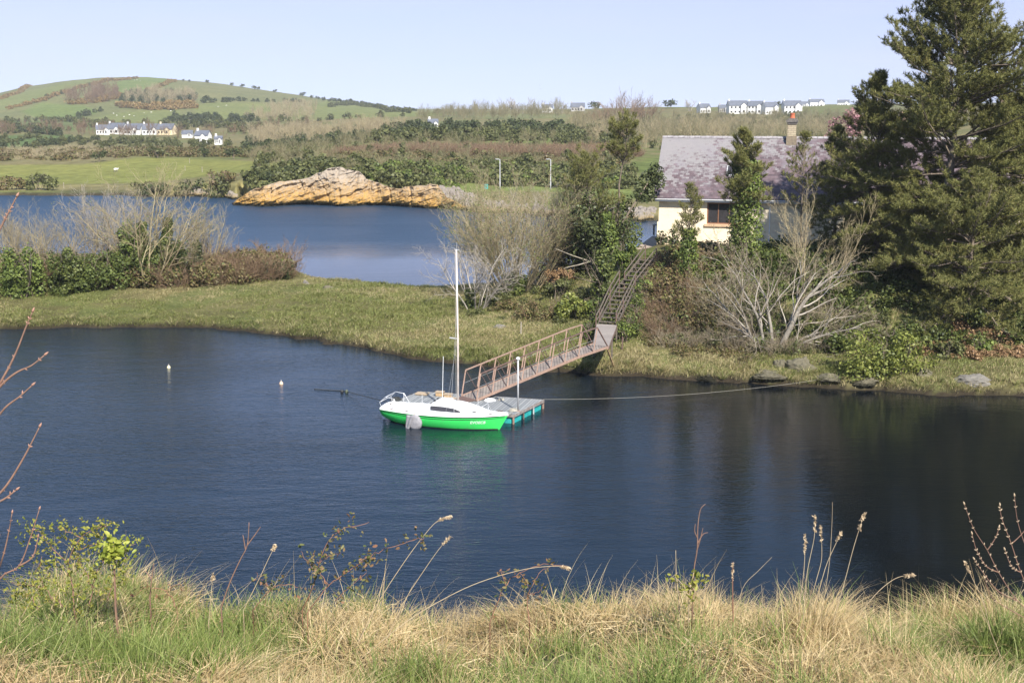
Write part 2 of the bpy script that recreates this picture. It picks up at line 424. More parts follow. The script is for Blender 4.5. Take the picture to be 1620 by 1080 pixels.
def leaves_np(C, size, rng, elong=1.5, nrm=None, up=.0, fold=.15):
    """a folded 4-corner leaf at each centre; nrm biases the facing"""
    N = len(C)
    n = rng.normal(size=(N, 3))
    if nrm is not None: n = n * .6 + nrm * 1.0
    n[:, 2] += up
    n = unit(n)
    a = unit(np.cross(n, rng.normal(size=(N, 3)))); b = np.cross(n, a)
    s = (size * rng.uniform(.6, 1.3, N))[:, None]
    V = np.stack([C - a * s * elong / 2, C - b * s / 2 + n * s * fold, C + a * s * elong / 2, C + b * s / 2 + n * s * fold], 1).reshape(-1, 3)
    F = np.arange(N * 4).reshape(-1, 4)
    return V, F
def blades_np(B, h, w, lean, rng, seg=3, curl=1.0):
    """grass blades. B (N,3) bases; h,w (N,), lean (N,2) horizontal tip offset as share of h"""
    N = len(B); t = np.linspace(0, 1, seg + 1)
    side = unit(np.stack([rng.normal(size=N), rng.normal(size=N) * .5, np.zeros(N)], -1))
    P = B[:, None] + np.stack([lean[:, None, 0] * h[:, None] * t ** (1 + curl), lean[:, None, 1] * h[:, None] * t ** (1 + curl),
                               h[:, None] * (t - .25 * np.hypot(lean[:, 0], lean[:, 1])[:, None] * t ** 2.5)], -1)
    ww = (w[:, None] * np.maximum(1 - t ** 1.6, .12))[:, :, None] * side[:, None]
    V = np.stack([P - ww / 2, P + ww / 2], 2).reshape(-1, 3)
    i = np.arange(N)[:, None] * (seg + 1) * 2 + np.arange(seg)[None] * 2
    F = np.stack([i, i + 1, i + 3, i + 2], -1).reshape(-1, 4)
    return V, F

# ---------------------------------------------------------------- land
def painted_land():
    NU = 1000
    u = np.linspace(-1, 1, NU); u = .47 * u * (1 + .55 * np.abs(u) ** 5)       # finer inside the view
    Y = np.concatenate([np.arange(54, 132, .33), np.arange(132, 172, 3), np.arange(172, 262, .8), np.geomspace(262, 2400, 330), [3000, 4500, 8000, 16000]])
    U, YY = np.meshgrid(u, Y); X = U * YY
    Z = height(X, YY)
    V = np.stack([X, YY, Z], -1).reshape(-1, 3)
    ny = len(Y)
    i = (np.arange(ny - 1)[:, None] * NU + np.arange(NU - 1)[None]); F = np.stack([i, i + 1, i + NU + 1, i + NU], -1).reshape(-1, 4)
    x, y, z = V.T
    px, py = project(x, y, z)
    col = np.zeros((len(V), 3))
    def put(mask, c, a=1.0):
        mm = mask * a
        col[:] = col * (1 - mm[:, None]) + np.array(c)[None] * mm[:, None]
    n1 = fbm(x / 9, y / 9, 41); n2 = fbm(x / 40, y / 60, 43); n3 = fbm(x / 2, y / 2, 45)
    one = np.ones(len(V))
    put(one, (.17, .15, .075))                                            # rough ground
    put(sstep(.45, .62, n2), (.12, .14, .05), .7)
    put(((y > 900)).astype(float), (.15, .155, .068))
    # low-lying shore fields on the left
    def poly(pts, c, a=1.0, ymin=0, ymax=1e9, soft=2.0):
        wob = (fbm(x / 25, y / 40, 47) - .5) * 5
        d = sdist(pts, px + wob, py + wob * .3)
        put(sstep(-soft, soft, d) * ((y > ymin) & (y < ymax)), c, a)
    poly([(-600, 262), (0, 261), (130, 260), (220, 249), (330, 252), (470, 258), (440, 265), (330, 279), (230, 290), (0, 293), (-600, 293)], (.185, .19, .058), 1, 225, 345)
    put(((y > 205) & (y < 245) & (px < 420)).astype(float) * sstep(286, 292, py), (.28, .24, .11), .8)
    put(((y > 205) & (y < 240) & (px < 200)).astype(float) * sstep(300, 303, py), (.17, .20, .06), .8)
    G, G2, G3 = (.135, .17, .055), (.16, .175, .065), (.155, .155, .07)
    poly([(0, 250), (0, 262), (120, 262), (100, 238), (40, 235)], (.20, .17, .08), .7, 345, 600)
    poly([(-500, 157), (0, 157), (50, 143), (123, 127), (167, 127), (120, 143), (67, 157), (0, 175), (-500, 190)], G2, 1, 900)
    poly([(143, 140), (213, 123), (283, 121), (270, 135), (233, 143), (197, 150), (160, 143)], G, 1, 900)
    poly([(33, 177), (67, 163), (133, 167), (157, 177), (127, 187), (60, 187)], G, 1, 900)
    poly([(143, 187), (200, 177), (283, 173), (287, 187), (233, 197), (167, 192)], G2, 1, 800)
    poly([(300, 170), (333, 162), (450, 165), (493, 167), (493, 190), (367, 193), (317, 183)], G2, 1, 800)
    poly([(497, 165), (540, 152), (600, 160), (680, 170), (700, 183), (600, 187), (540, 191), (497, 191)], G2, 1, 800)
    poly([(283, 120), (390, 130), (480, 145), (470, 160), (330, 158), (300, 150), (278, 132)], G3, 1, 1000)
    poly([(0, 191), (90, 191), (160, 198), (160, 204), (60, 208), (0, 204)], (.11, .15, .055), 1, 650)
    poly([(0, 214), (110, 213), (126, 221), (60, 232), (0, 232)], (.10, .14, .05), 1, 450)
    poly([(380, 198), (450, 196), (520, 200), (520, 210), (430, 208)], (.18, .17, .08), 1, 500)
    poly([(760, 226), (860, 206), (960, 216), (960, 228)], (.16, .20, .06), .9, 330, 560)
    poly([(700, 182), (900, 182), (900, 187), (700, 187)], (.16, .17, .085), .8, 600)
    # mid bank above the rocks
    poly([(560, 235), (700, 240), (740, 262), (640, 282), (560, 262)], (.24, .22, .09), .8, 205, 330, 6)
    put(((y > 180) & (y < 330) & (px > 560)).astype(float) * sstep(.4, .6, n1), (.09, .12, .035), .7)
    poly([(700, 285), (840, 288), (900, 292), (1000, 300), (1000, 308), (820, 302), (700, 304)], (.16, .19, .06), .9, 190, 230)
    # near peninsula: turf, straw and mud
    pen = (y < 150)
    put(pen.astype(float), (.115, .105, .048))
    put(pen * sstep(.42, .6, n1), (.16, .14, .07), .8)
    put(pen * sstep(.5, .68, fbm(x / 5, y / 5, 49)), (.09, .115, .035), .6)
    kd = sdist(KNOLL, x, y)
    put(pen * sstep(-1, 3, kd), (.13, .105, .055), .8)
    put(pen * sstep(-1, 3, kd) * sstep(.45, .6, n1), (.10, .13, .04), .7)
    put(sstep(.42, .18, z), (.035, .028, .020))                            # wet mud under the bank
    put((y > 170) * (y < 260) * sstep(.7, .3, z), (.06, .05, .035))
    me_o = mesh_np('land', V, F, None, smooth=True)
    ca = me_o.data.color_attributes.new('tint', 'FLOAT_COLOR', 'POINT')
    ca.data.foreach_set('color', np.concatenate([col, np.ones((len(V), 1))], 1).astype(np.float32).ravel())
    m, nt, n, l, p = mat_new('land')
    at_ = n.new('ShaderNodeAttribute'); at_.attribute_name = 'tint'
    f1 = tex(nt, scale=.35, detail=8, rough=.7); f2 = tex(nt, scale=.02, detail=4)
    c = mixc(nt, 1.0, at_.outputs['Color'], ramp(nt, f1, [(.3, (.55, .55, .5)), (.72, (1.4, 1.38, 1.3))]), 'MULTIPLY')
    c = mixc(nt, 1.0, c, ramp(nt, f2, [(.3, (.85, .9, .85)), (.7, (1.12, 1.08, 1.05))]), 'MULTIPLY')
    l.new(c, p.inputs['Base Color']); p.inputs['Roughness'].default_value = .95; p.inputs['Specular IOR Level'].default_value = .1
    l.new(bump(nt, tex(nt, scale=2.5, detail=6), .6, .15), p.inputs['Normal'])
    me_o.data.materials.append(m)
    tag(me_o, 'peninsula, shores, fields and far hill around the estuary', kind='structure')
painted_land()

def near_bank():
    xs = np.linspace(-16, 16, 420); ys = np.concatenate([np.arange(-8, 2, .5), np.arange(2, 8, .05), np.arange(8, 34, .4)])
    X, Y = np.meshgrid(xs, ys); Z = bank(X, Y)
    V = np.stack([X, Y, Z], -1).reshape(-1, 3); NU = len(xs)
    i = (np.arange(len(ys) - 1)[:, None] * NU + np.arange(NU - 1)[None]); F = np.stack([i, i + 1, i + NU + 1, i + NU], -1).reshape(-1, 4)
    m, nt, n, l, p = mat_new('bank_soil')
    f = tex(nt, scale=4, detail=8, rough=.7)
    l.new(ramp(nt, f, [(.3, (.035, .03, .015)), (.5, (.075, .065, .03)), (.7, (.14, .115, .06))]), p.inputs['Base Color'])
    p.inputs['Roughness'].default_value = 1
    l.new(bump(nt, f, .6, .05), p.inputs['Normal'])
    tag(mesh_np('ground', V, F, m, smooth=True), 'high grassy bank in the foreground', kind='structure')
near_bank()

def water():
    xs = [-16000, -3000, -400, 400, 3000, 16000]; ys = [-400, 3, 60, 140, 400]
    V = [(x, y, 0) for y in ys for x in xs]; n = len(xs)
    F = [(j * n + i, j * n + i + 1, (j + 1) * n + i + 1, (j + 1) * n + i) for j in range(len(ys) - 1) for i in range(n - 1)]
    m, nt, nn, l, p = mat_new('water')
    p.inputs['Roughness'].default_value = .04; p.inputs['IOR'].default_value = 1.333
    tc = nn.new('ShaderNodeTexCoord')
    def mp(sc, rot=0):
        k = nn.new('ShaderNodeMapping'); k.inputs['Scale'].default_value = sc; k.inputs['Rotation'].default_value = (0, 0, rot)
        l.new(tc.outputs['Object'], k.inputs['Vector']); return k.outputs[0]
    # wavelets run obliquely; wind patches decide how rough the surface is
    w1 = tex(nt, scale=1, detail=3, vec=mp((1.5, 5.2, 1), R(-14)), rough=.55, dist=.6)
    w2 = tex(nt, scale=1, detail=2, vec=mp((5, 11, 1), R(18)), rough=.5)
    w3 = tex(nt, scale=1, detail=2, vec=mp((.35, .9, 1), R(-8)), rough=.5)
    patch = tex(nt, scale=1, detail=3, vec=mp((.035, .05, 1), R(-20)), rough=.5, dist=.8)
    amp = ramp(nt, patch, [(.38, (.45, .45, .45)), (.6, (1, 1, 1))])
    # sheltered calm lens behind the peninsula
    sep = nn.new('ShaderNodeSeparateXYZ'); l.new(tc.outputs['Object'], sep.inputs[0])
    calm = math_n(nt, 'MULTIPLY', ramp(nt, math_n(nt, 'MULTIPLY', math_n(nt, 'SUBTRACT', sep.outputs['Y'], 100), 1 / 80.), [(0, (1, 1, 1)), (.35, (1, 1, 1)), (.48, (0, 0, 0))]),
                  ramp(nt, math_n(nt, 'MULTIPLY', math_n(nt, 'SUBTRACT', sep.outputs['Y'], 96), 1 / 10.), [(0, (0, 0, 0)), (1, (1, 1, 1))]))
    amp = math_n(nt, 'MULTIPLY', amp, math_n(nt, 'SUBTRACT', 1, math_n(nt, 'MULTIPLY', calm, .8)))
    hsum = math_n(nt, 'ADD', math_n(nt, 'MULTIPLY', w1, .026), math_n(nt, 'ADD', math_n(nt, 'MULTIPLY', w2, .013), math_n(nt, 'MULTIPLY', w3, .045)))
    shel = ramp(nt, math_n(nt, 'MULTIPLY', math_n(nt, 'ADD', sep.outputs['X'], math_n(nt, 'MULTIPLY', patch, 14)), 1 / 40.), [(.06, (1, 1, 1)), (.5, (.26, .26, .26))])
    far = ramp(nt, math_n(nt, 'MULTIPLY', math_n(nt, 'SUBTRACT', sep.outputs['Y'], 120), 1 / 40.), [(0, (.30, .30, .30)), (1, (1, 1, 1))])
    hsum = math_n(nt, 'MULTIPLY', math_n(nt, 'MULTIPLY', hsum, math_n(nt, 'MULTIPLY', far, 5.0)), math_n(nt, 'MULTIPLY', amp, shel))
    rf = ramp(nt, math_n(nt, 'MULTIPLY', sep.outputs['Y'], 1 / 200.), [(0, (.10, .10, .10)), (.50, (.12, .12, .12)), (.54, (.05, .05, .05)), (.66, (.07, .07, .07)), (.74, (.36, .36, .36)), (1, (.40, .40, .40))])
    wc = mixc(nt, shel, (.004, .004, .003), (.006, .013, .023))  # brown water at right; blue painted on the left as reflected sky
    wc = mixc(nt, ramp(nt, math_n(nt, 'MULTIPLY', sep.outputs['Y'], 1 / 200.), [(.58, (0, 0, 0)), (.74, (1, 1, 1))]), wc, (.016, .040, .075))  # open estuary: blue of the reflected sky painted into the body colour
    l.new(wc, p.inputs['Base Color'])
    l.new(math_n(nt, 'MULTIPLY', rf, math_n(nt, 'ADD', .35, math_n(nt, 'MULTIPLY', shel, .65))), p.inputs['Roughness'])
    b = nn.new('ShaderNodeBump'); b.inputs['Strength'].default_value = 1; b.inputs['Distance'].default_value = 1.0
    l.new(hsum, b.inputs['Height']); l.new(b.outputs[0], p.inputs['Normal'])
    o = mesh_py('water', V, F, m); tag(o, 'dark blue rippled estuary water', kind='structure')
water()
#@@STRUCT
# ---------------------------------------------------------------- more materials
def M_painted(name, col, dirt=(.12, .09, .06), rough=.35, amt=.25, scale=3):
    m, nt, n, l, p = mat_new(name)
    f = tex(nt, scale=scale, detail=8, rough=.7)
    l.new(ramp(nt, f, [(.0, dirt), (.30, dirt), (.30 + amt, col), (1, col)]), p.inputs['Base Color'])
    l.new(ramp(nt, f, [(.3, (rough + .3,) * 3), (.6, (rough,) * 3)]), p.inputs['Roughness'])
    l.new(bump(nt, tex(nt, scale=30, detail=3), .08, .01), p.inputs['Normal'])
    return m
MT['gel_white'] = M_painted('gelcoat_white', (.82, .82, .80), (.62, .60, .55), .3, .12, 1.2)
MT['gel_green'] = M_painted('gelcoat_green', (.05, .70, .13), (.10, .48, .15), .25, .12, 1.0)
MT['black'] = M_plain('black_rubber', (.012, .012, .013), (.03, .03, .03), rough=.5, bmp=.05)
MT['smoke'] = M_plain('smoked_acrylic', (.05, .045, .05), (.03, .03, .03), rough=.12, bmp=0, spec=.8)
MT['alu'] = M_plain('aluminium', (.72, .72, .72), (.55, .55, .55), rough=.4, metal=.3, bmp=.02)
MT['steel'] = M_plain('stainless', (.80, .80, .80), (.6, .6, .6), rough=.35, metal=.4, bmp=0)
MT['rust'] = M_plain('rusty_paint', (.36, .245, .185), (.22, .135, .10), 9, .85)
MT['rust_dark'] = M_plain('rust_dark', (.16, .10, .08), (.09, .055, .045), 9, .9)
MT['galv'] = M_plain('galvanised', (.50, .50, .50), (.36, .36, .36), 9, .55)
MT['rope'] = M_plain('rope', (.45, .42, .36), (.3, .28, .22), 30, .9)
MT['rope_dark'] = M_plain('rope_dark', (.05, .055, .05), (.03, .03, .03), 30, .9)
MT['canvas'] = M_plain('canvas', (.32, .31, .32), (.18, .175, .19), 7, .8, bmp=.5)
MT['teal'] = M_painted('teal_float', (.02, .36, .34), (.02, .20, .20), .5, .2, 3)
MT['tan'] = M_plain('tan_timber', (.50, .34, .18), (.36, .24, .13), 8, .8)
def M_planks(name, a, b, w, axis=0, dirt=(.1, .12, .06)):
    m, nt, n, l, p = mat_new(name)
    tc = n.new('ShaderNodeTexCoord'); sp = n.new('ShaderNodeSeparateXYZ'); l.new(tc.outputs['Object'], sp.inputs[0])
    k = math_n(nt, 'MULTIPLY', sp.outputs[axis], 1 / w)
    fl = math_n(nt, 'FLOOR', k); fr = math_n(nt, 'FRACT', k)
    wn_ = n.new('ShaderNodeTexWhiteNoise'); wn_.noise_dimensions = '1D'; l.new(fl, wn_.inputs['W'])
    grain = tex(nt, scale=6, detail=6, rough=.7)
    c = mixc(nt, wn_.outputs['Value'], a, b)
    c = mixc(nt, ramp(nt, grain, [(.5, (0, 0, 0)), (.8, (.6, .6, .6))]), c, dirt)
    gap = ramp(nt, fr, [(0, (0, 0, 0)), (.05, (0, 0, 0)), (.09, (1, 1, 1)), (.93, (1, 1, 1)), (.97, (0, 0, 0))])
    l.new(mixc(nt, gap, (.02, .02, .02), c), p.inputs['Base Color']); p.inputs['Roughness'].default_value = .9
    l.new(bump(nt, gap, .5, .02), p.inputs['Normal'])
    return m
MT['planks_grey'] = M_planks('planks_grey', (.30, .31, .31), (.20, .21, .22), .16)
MT['planks_pink'] = M_planks('planks_pink', (.21, .17, .15), (.29, .245, .21), .16)
MT['rail_wood'] = M_plain('rail_wood', (.17, .135, .105), (.09, .07, .055), 6, .9)
MT['step_wood'] = M_plain('step_wood', (.15, .12, .095), (.07, .06, .045), 6, .9)

# ---------------------------------------------------------------- sailing boat
def boat():
    stern, bow = Vector((-6.60, 60.95, 0)), Vector((-.20, 58.78, 0))
    d = bow - stern; L = d.length; rz = math.atan2(d.y, d.x)
    t = empty('sailing_boat', stern, rz)
    tag(t, 'small sailing boat with bright green hull and white deck moored to the pontoon', 'boat')
    NS, NJ = 34, 12
    def half(s):   # half beam at the sheer, s 0 stern .. 1 bow
        return 1.08 * (1 - max(0, (s - .42) / .58) ** 2.1) * (1 - .30 * max(0, (.35 - s) / .35) ** 1.6) + .012
    def sheer(s): return .70 + .10 * (s - .35) ** 2 * 2.2
    def keel(s): return -.32 + .50 * max(0, (.30 - s) / .30) ** 1.5 + .25 * max(0, (s - .8) / .2) ** 2
    def pt(s, v, side):   # v 0 keel .. 1 sheer
        a = v * math.pi / 2
        y = half(s) * (math.sin(a) ** .62 if v > 0 else 0) * (.90 + .10 * v)
        fl = max(0, (s - .6) / .4)
        y = y * (1 - fl * .45 * (1 - v))
        z = keel(s) + (sheer(s) - keel(s)) * (1 - math.cos(a)) ** (.80 - .1 * fl)
        x = s * L - .62 * (1 - (z + .3) / (sheer(1) + .3)) * max(0, (s - .72) / .28) ** 1.5 + .10 * (1 - v) * max(0, (.08 - s) / .08)
        return Vector((x, side * y, z))
    V = []; F = []
    for i in range(NS + 1):
        s = i / NS
        row = [pt(s, j / NJ, -1) for j in range(NJ, 0, -1)] + [pt(s, 0, 1)] + [pt(s, j / NJ, 1) for j in range(1, NJ + 1)]
        V += row
    W = 2 * NJ + 1
    for i in range(NS):
        for j in range(W - 1):
            F.append((i * W + j, (i + 1) * W + j, (i + 1) * W + j + 1, i * W + j + 1))
    F.append(tuple(range(W)))
    hull = mesh_py('hull', V, F, MT['gel_green'], t, smooth=True)
    # dark boot top just above the water
    def strip(v0, v1, off, s0=0.0, s1=.985, sides=(-1, 1), n=40):
        V = []; F = []
        for sd in sides:
            b = len(V)
            for i in range(n + 1):
                s = s0 + (s1 - s0) * i / n
                for v in (v0, v1):
                    p = pt(s, v, sd); V.append((p.x, p.y + sd * off, p.z))
                    p2 = pt(s, v, sd); V.append((p2.x, p2.y - sd * .01, p2.z))
            for i in range(n):
                a = b + i * 4
                F += [(a, a + 4, a + 6, a + 2), (a, a + 1, a + 5, a + 4), (a + 2, a + 6, a + 7, a + 3)]
        return V, F
    for v0, v1, off, nm in ((.955, .985, .022, 'rubbing_strake'), (.872, .898, .006, 'stripe')):
        V, F = strip(v0, v1, off)
        mesh_py(nm, V, F, MT['black'], t)
    # antifouling below the waterline: thin dark skin
    V = []; F = []
    n = 44
    for sd in (-1, 1):
        b = len(V)
        for i in range(n + 1):
            s = i / n * .98
            vs = []
            lo, hi = 0.0, 1.0
            for _ in range(22):
                mid = (lo + hi) / 2
                if pt(s, mid, sd).z < .055: lo = mid
                else: hi = mid
            for k in range(5):
                p = pt(s, lo * (k / 4), sd); V.append((p.x, p.y + sd * .006, p.z - .003))
        for i in range(n):
            for k in range(4):
                a = b + i * 5 + k; F.append((a, a + 5, a + 6, a + 1))
    mesh_py('antifouling', V, F, M_plain('antifoul', (.02, .03, .022), (.05, .05, .03), rough=.6), t)
    # deck with camber, cockpit well, cabin
    def deckz(s, q): return sheer(s) + .07 + .07 * (1 - q * q)
    V = []; F = []; q_ = [-1, -.97, -.8, -.5, -.2, 0, .2, .5, .8, .97, 1]
    for i in range(NS + 1):
        s = i / NS
        for q in q_:
            p = pt(s, 1, 1 if q >= 0 else -1)
            z = sheer(s) - .01 if abs(q) == 1 else deckz(s, q)
            x = p.x + (.02 if abs(q) == 1 else 0)
            if .05 < s < .40 and abs(q) < .55: z -= .34 if abs(q) < .3 else .06      # cockpit
            V.append((x, abs(p.y) * q * .995, z))
    W = len(q_)
    for i in range(NS):
        for j in range(W - 1): F.append((i * W + j, i * W + j + 1, (i + 1) * W + j + 1, (i + 1) * W + j))
    F.append(tuple(range(W)))
    mesh_py('deck', V, F, MT['gel_white'], t)
    MB().box((.02, 0, sheer(0) - .02), (.06, half(0) * 1.9, .17)).build('transom_coaming', MT['gel_white'], t, bevel=.02)
    prof = [(.385, .0, .62), (.405, .38, .60), (.45, .52, .60), (.56, .50, .60), (.66, .40, .56), (.74, .25, .48), (.82, .09, .34), (.885, .0, .16)]
    V = []; F = []; W = 9
    for s, h, w in prof:
        zb = sheer(s) + .04
        for k in range(W):
            q = -1 + 2 * k / (W - 1)
            wy = w * (1.0 + .12 * (1 if abs(q) == 1 else 0))
            y = (wy * (1 if q > 0 else -1)) if abs(q) == 1 else w * .93 * q / .75
            z = zb if abs(q) == 1 else zb + .08 * (h > 0) + h * (1 - .28 * (abs(q) / .75) ** 3)
            V.append((s * L, y, z))
    for i in range(len(prof) - 1):
        for j in range(W - 1): F.append((i * W + j, i * W + j + 1, (i + 1) * W + j + 1, (i + 1) * W + j))
    cab = mesh_py('cabin', V, F, MT['gel_white'], t, smooth=False)
    bv = cab.modifiers.new('bevel', 'BEVEL'); bv.width = .04; bv.segments = 2
    MB().box((.50 * L, 0, sheer(.5) + .645), (.62, .62, .05)).build('sliding_hatch', MT['gel_white'], t, bevel=.02)
    MB().box((.395 * L - .02, 0, sheer(.4) + .22), (.03, .5, .42)).build('washboard', MT['step_wood'], t)
    for sd in (-1, 1):
        # side window: long tapering smoked pane standing just proud of the cabin side
        b = []
        for s, z0, z1 in ((.415, .17, .36), (.44, .15, .37), (.52, .14, .36), (.60, .13, .31), (.655, .13, .18)):
            w = np.interp(s, [p[0] for p in prof], [p[2] for p in prof])
            for z in (z0, z1):
                b.append((s * L, sd * (w * (1.12 - .33 * z) + .045), sheer(s) + .04 + z))
        V = b + [(x, y - sd * .02, z) for x, y, z in b]
        F = [(2 * i, 2 * i + 2, 2 * i + 3, 2 * i + 1) for i in range(4)] + [(2 * i + 1, 2 * i + 3, 2 * i + 13, 2 * i + 11) for i in range(4)] + [(2 * i, 2 * i + 10, 2 * i + 12, 2 * i + 2) for i in range(4)]
        mesh_py('cabin_window', V, F, MT['smoke'], t)
        MB().box((.755 * L, sd * .46, sheer(.75) + .20), (.20, .03, .06), rz=-sd * .25).build('porthole', MT['smoke'], t, bevel=.01)
        MB().lathe((.425 * L, sd * .22, sheer(.42) + .55), [(.07, 0), (.09, .03), (.05, .07)], 10).build('compass', MT['black'], t)
    # mast and rigging
    mx = .600 * L; mz = sheer(.6) + .58
    top = 9.05
    MB().tube([(mx, 0, mz - .05), (mx + .02, 0, top * .5), (mx - .02, 0, top)], [.055, .052, .04], 10).build('mast', M_plain('mast_paint', (.72, .66, .60), (.55, .45, .38), 1.5, .4, bmp=.02), t, smooth=True)
    MB().tube([(mx, 0, mz - .12), (mx, 0, mz + .06)], [.12, .09], 10).build('mast_step', MT['galv'], t)
    m = MB(); m.bar((mx - .10, 0, top), (mx + .12, 0, top), .05, .04); m.tube([(mx, 0, top), (mx, 0, top + .38)], .008, 5); m.tube([(mx - .05, 0, top + .05), (mx - .3, 0, top + .12)], .008, 4); m.build('masthead', MT['galv'], t)
    MB().bar((mx, 0, 4.55), (mx - .42, -.02, 4.58), .035, .05).build('spreader', MT['alu'], t)
    def wire(name, a, b, r=.006, m='steel'): MB().tube([a, b], r, 5).build(name, MT[m], t)
    wire('backstay', (mx - .5, .35, sheer(.5) + .55), (mx - .03, 0, 5.9), .007, 'galv')
    wire('antenna', (mx - .82, -.1, sheer(.5) + .6), (mx - .74, -.1, sheer(.5) + 2.9), .013, 'gel_white')
    wire('halyard', (mx - .08, -.05, mz), (mx - .08, -.04, top - .1), .008, 'rope')
    wire('shroud', (mx - .30, -.98, sheer(.55) + .1), (mx - .02, -.03, 4.4), .004, 'galv')
    # pushpit, stanchions, pulpit
    z0 = sheer(0) + .06
    m = MB()
    r = .017
    m.tube([(.10, -.66, z0), (-.02, -.70, z0 + .30), (.30, -.64, z0 + .58), (.78, -.64, z0 + .52), (1.05, -.75, z0)], r, 6)
    m.tube([(.30, -.64, z0 + .58), (.30, .64, z0 + .58)], r, 6)
    m.tube([(.10, .66, z0), (-.02, .70, z0 + .30), (.30, .64, z0 + .58), (.78, .64, z0 + .52), (1.05, .75, z0)], r, 6)
    m.tube([(.78, -.64, z0 + .52), (.70, -.72, z0)], r, 6); m.tube([(.78, .64, z0 + .52), (.70, .72, z0)], r, 6); m.tube([(-.02, -.7, z0 + .30), (-.02, .7, z0 + .30)], r, 6)
    m.build('pushpit', MT['steel'], t, smooth=True)
    for s, sd in ((.245, -1), (.245, 1), (.72, 1), (.62, -1)):
        y = sd * half(s) * .93; MB().tube([(s * L, y, sheer(s) + .05), (s * L, y, sheer(s) + .55)], .010, 6).build('stanchion', MT['steel'], t)
    m = MB(); s = .80; y = half(s) * .85
    m.tube([(s * L, -y, sheer(s) + .1), (s * L + .12, -y * .8, sheer(s) + .5), (L * .84, 0, sheer(1) + .52), (s * L + .12, y * .8, sheer(s) + .5), (s * L, y, sheer(s) + .1)], .012, 6)
    m.tube([(L * .86, -.2, sheer(1) + .1), (L * .84, 0, sheer(1) + .52), (L * .86, .2, sheer(1) + .1)], .012, 6)
    m.build('pulpit', MT['steel'], t, smooth=True)
    for s in (.10, .235, .88):
        MB().box((s * L, -half(s) * .86, sheer(s) + .10), (.16, .05, .04)).build('cleat', MT['rust_dark'], t)
    MB().box((L * .975, 0, sheer(1) + .05), (.22, .14, .10)).build('bow_fitting', MT['gel_white'], t, bevel=.02)
    # rudder and tiller
    m = MB(); m.box((-.10, 0, .12), (.16, .045, 1.1)); m.build('rudder', MT['gel_white'], t, bevel=.01)
    MB().tube([(-.08, 0, .80), (.75, .05, .92)], [.03, .02], 6).build('tiller', MT['step_wood'], t)
    # writing on the bow
    fc = bpy.data.curves.new('boat_name', 'FONT'); fc.body = 'EVOECB'; fc.size = .27; fc.extrude = .004; fc.shear = .25; fc.space_character = 1.02; fc.offset = .004
    tmp = bpy.data.objects.new('tmp', fc); COL.objects.link(tmp)
    dg = bpy.context.evaluated_depsgraph_get(); me = bpy.data.meshes.new_from_object(tmp.evaluated_get(dg)); bpy.data.objects.remove(tmp)
    x0 = .735 * L; co = np.empty(len(me.vertices) * 3, np.float32); me.vertices.foreach_get('co', co); co = co.reshape(-1, 3)
    out = []
    for cx, cy, cz in co:
        s = min(.97, (x0 + cx * .78) / L); lo, hi = 0., 1.
        zt = .36 + cy * .75
        for _ in range(18):
            mid = (lo + hi) / 2
            if pt(s, mid, -1).z < zt: lo = mid
            else: hi = mid
        p = pt(s, lo, -1); out.append((p.x, p.y - .008 - max(cz, 0) * .8, zt))
    me.vertices.foreach_set('co', np.array(out, np.float32).ravel()); me.update()
    o = bpy.data.objects.new('lettering', me); me.materials.append(MT['gel_white']); link(o, t)
    def world(p): return t.matrix_basis @ Vector(p)
    return pt, L, stern, rz, sheer, half
BOAT = boat()
def boat_w(p):
    c, s = math.cos(BOAT[3]), math.sin(BOAT[3]); return Vector((BOAT[2].x + p[0] * c - p[1] * s, BOAT[2].y + p[0] * s + p[1] * c, p[2]))

def wrapped_fender():
    pt, L = BOAT[0], BOAT[1]
    s = .315
    base = boat_w((s * L, -1.12, .30))
    t = empty('wrapped_fender', base, BOAT[3])
    tag(t, 'round grey canvas wrapped fender hanging against the green hull', 'fender')
    V = []; F = []; n, mrow = 22, 12
    rng = random.Random(4)
    for j in range(mrow + 1):
        ph = math.pi * j / mrow
        for k in range(n):
            th = 2 * math.pi * k / n
            w = .40 * math.sin(ph) ** .6; y = -.15 * math.cos(ph)
            f = 1 + .03 * math.sin(3 * th + ph * 2) + .025 * math.sin(7 * th)
            V.append((w * math.cos(th) * f, y, w * math.sin(th) * f * 1.02))
    for j in range(mrow):
        for k in range(n): F.append((j * n + k, j * n + (k + 1) % n, (j + 1) * n + (k + 1) % n, (j + 1) * n + k))
    mesh_py('fender_body', V, F, MT['canvas'], t, smooth=True)
    # loose flap of canvas pulled down to the left, and the gathered neck
    V = []; F = []
    for i in range(9):
        a = i / 8
        for j in range(7):
            b = j / 6
            x = -.40 - .02 * b + (.46 - .30 * b) * a; z = .40 - .86 * b + .06 * a * math.sin(5 * b)
            x = x - .06 * b
            V.append((x, -.10 - .10 * a - .03 * math.sin(9 * a + 3 * b), z))
    F = [(i * 7 + j, (i + 1) * 7 + j, (i + 1) * 7 + j + 1, i * 7 + j + 1) for i in range(8) for j in range(6)]
    fl = mesh_py('canvas_flap', V, F, MT['canvas'], t, smooth=True); md = fl.modifiers.new('th', 'SOLIDIFY'); md.thickness = .02
    m = MB(); m.tube([(-.05, .0, .38), (0, .08, .52)], [.05, .02], 6); m.build('lashing', MT['rope'], t)
wrapped_fender()

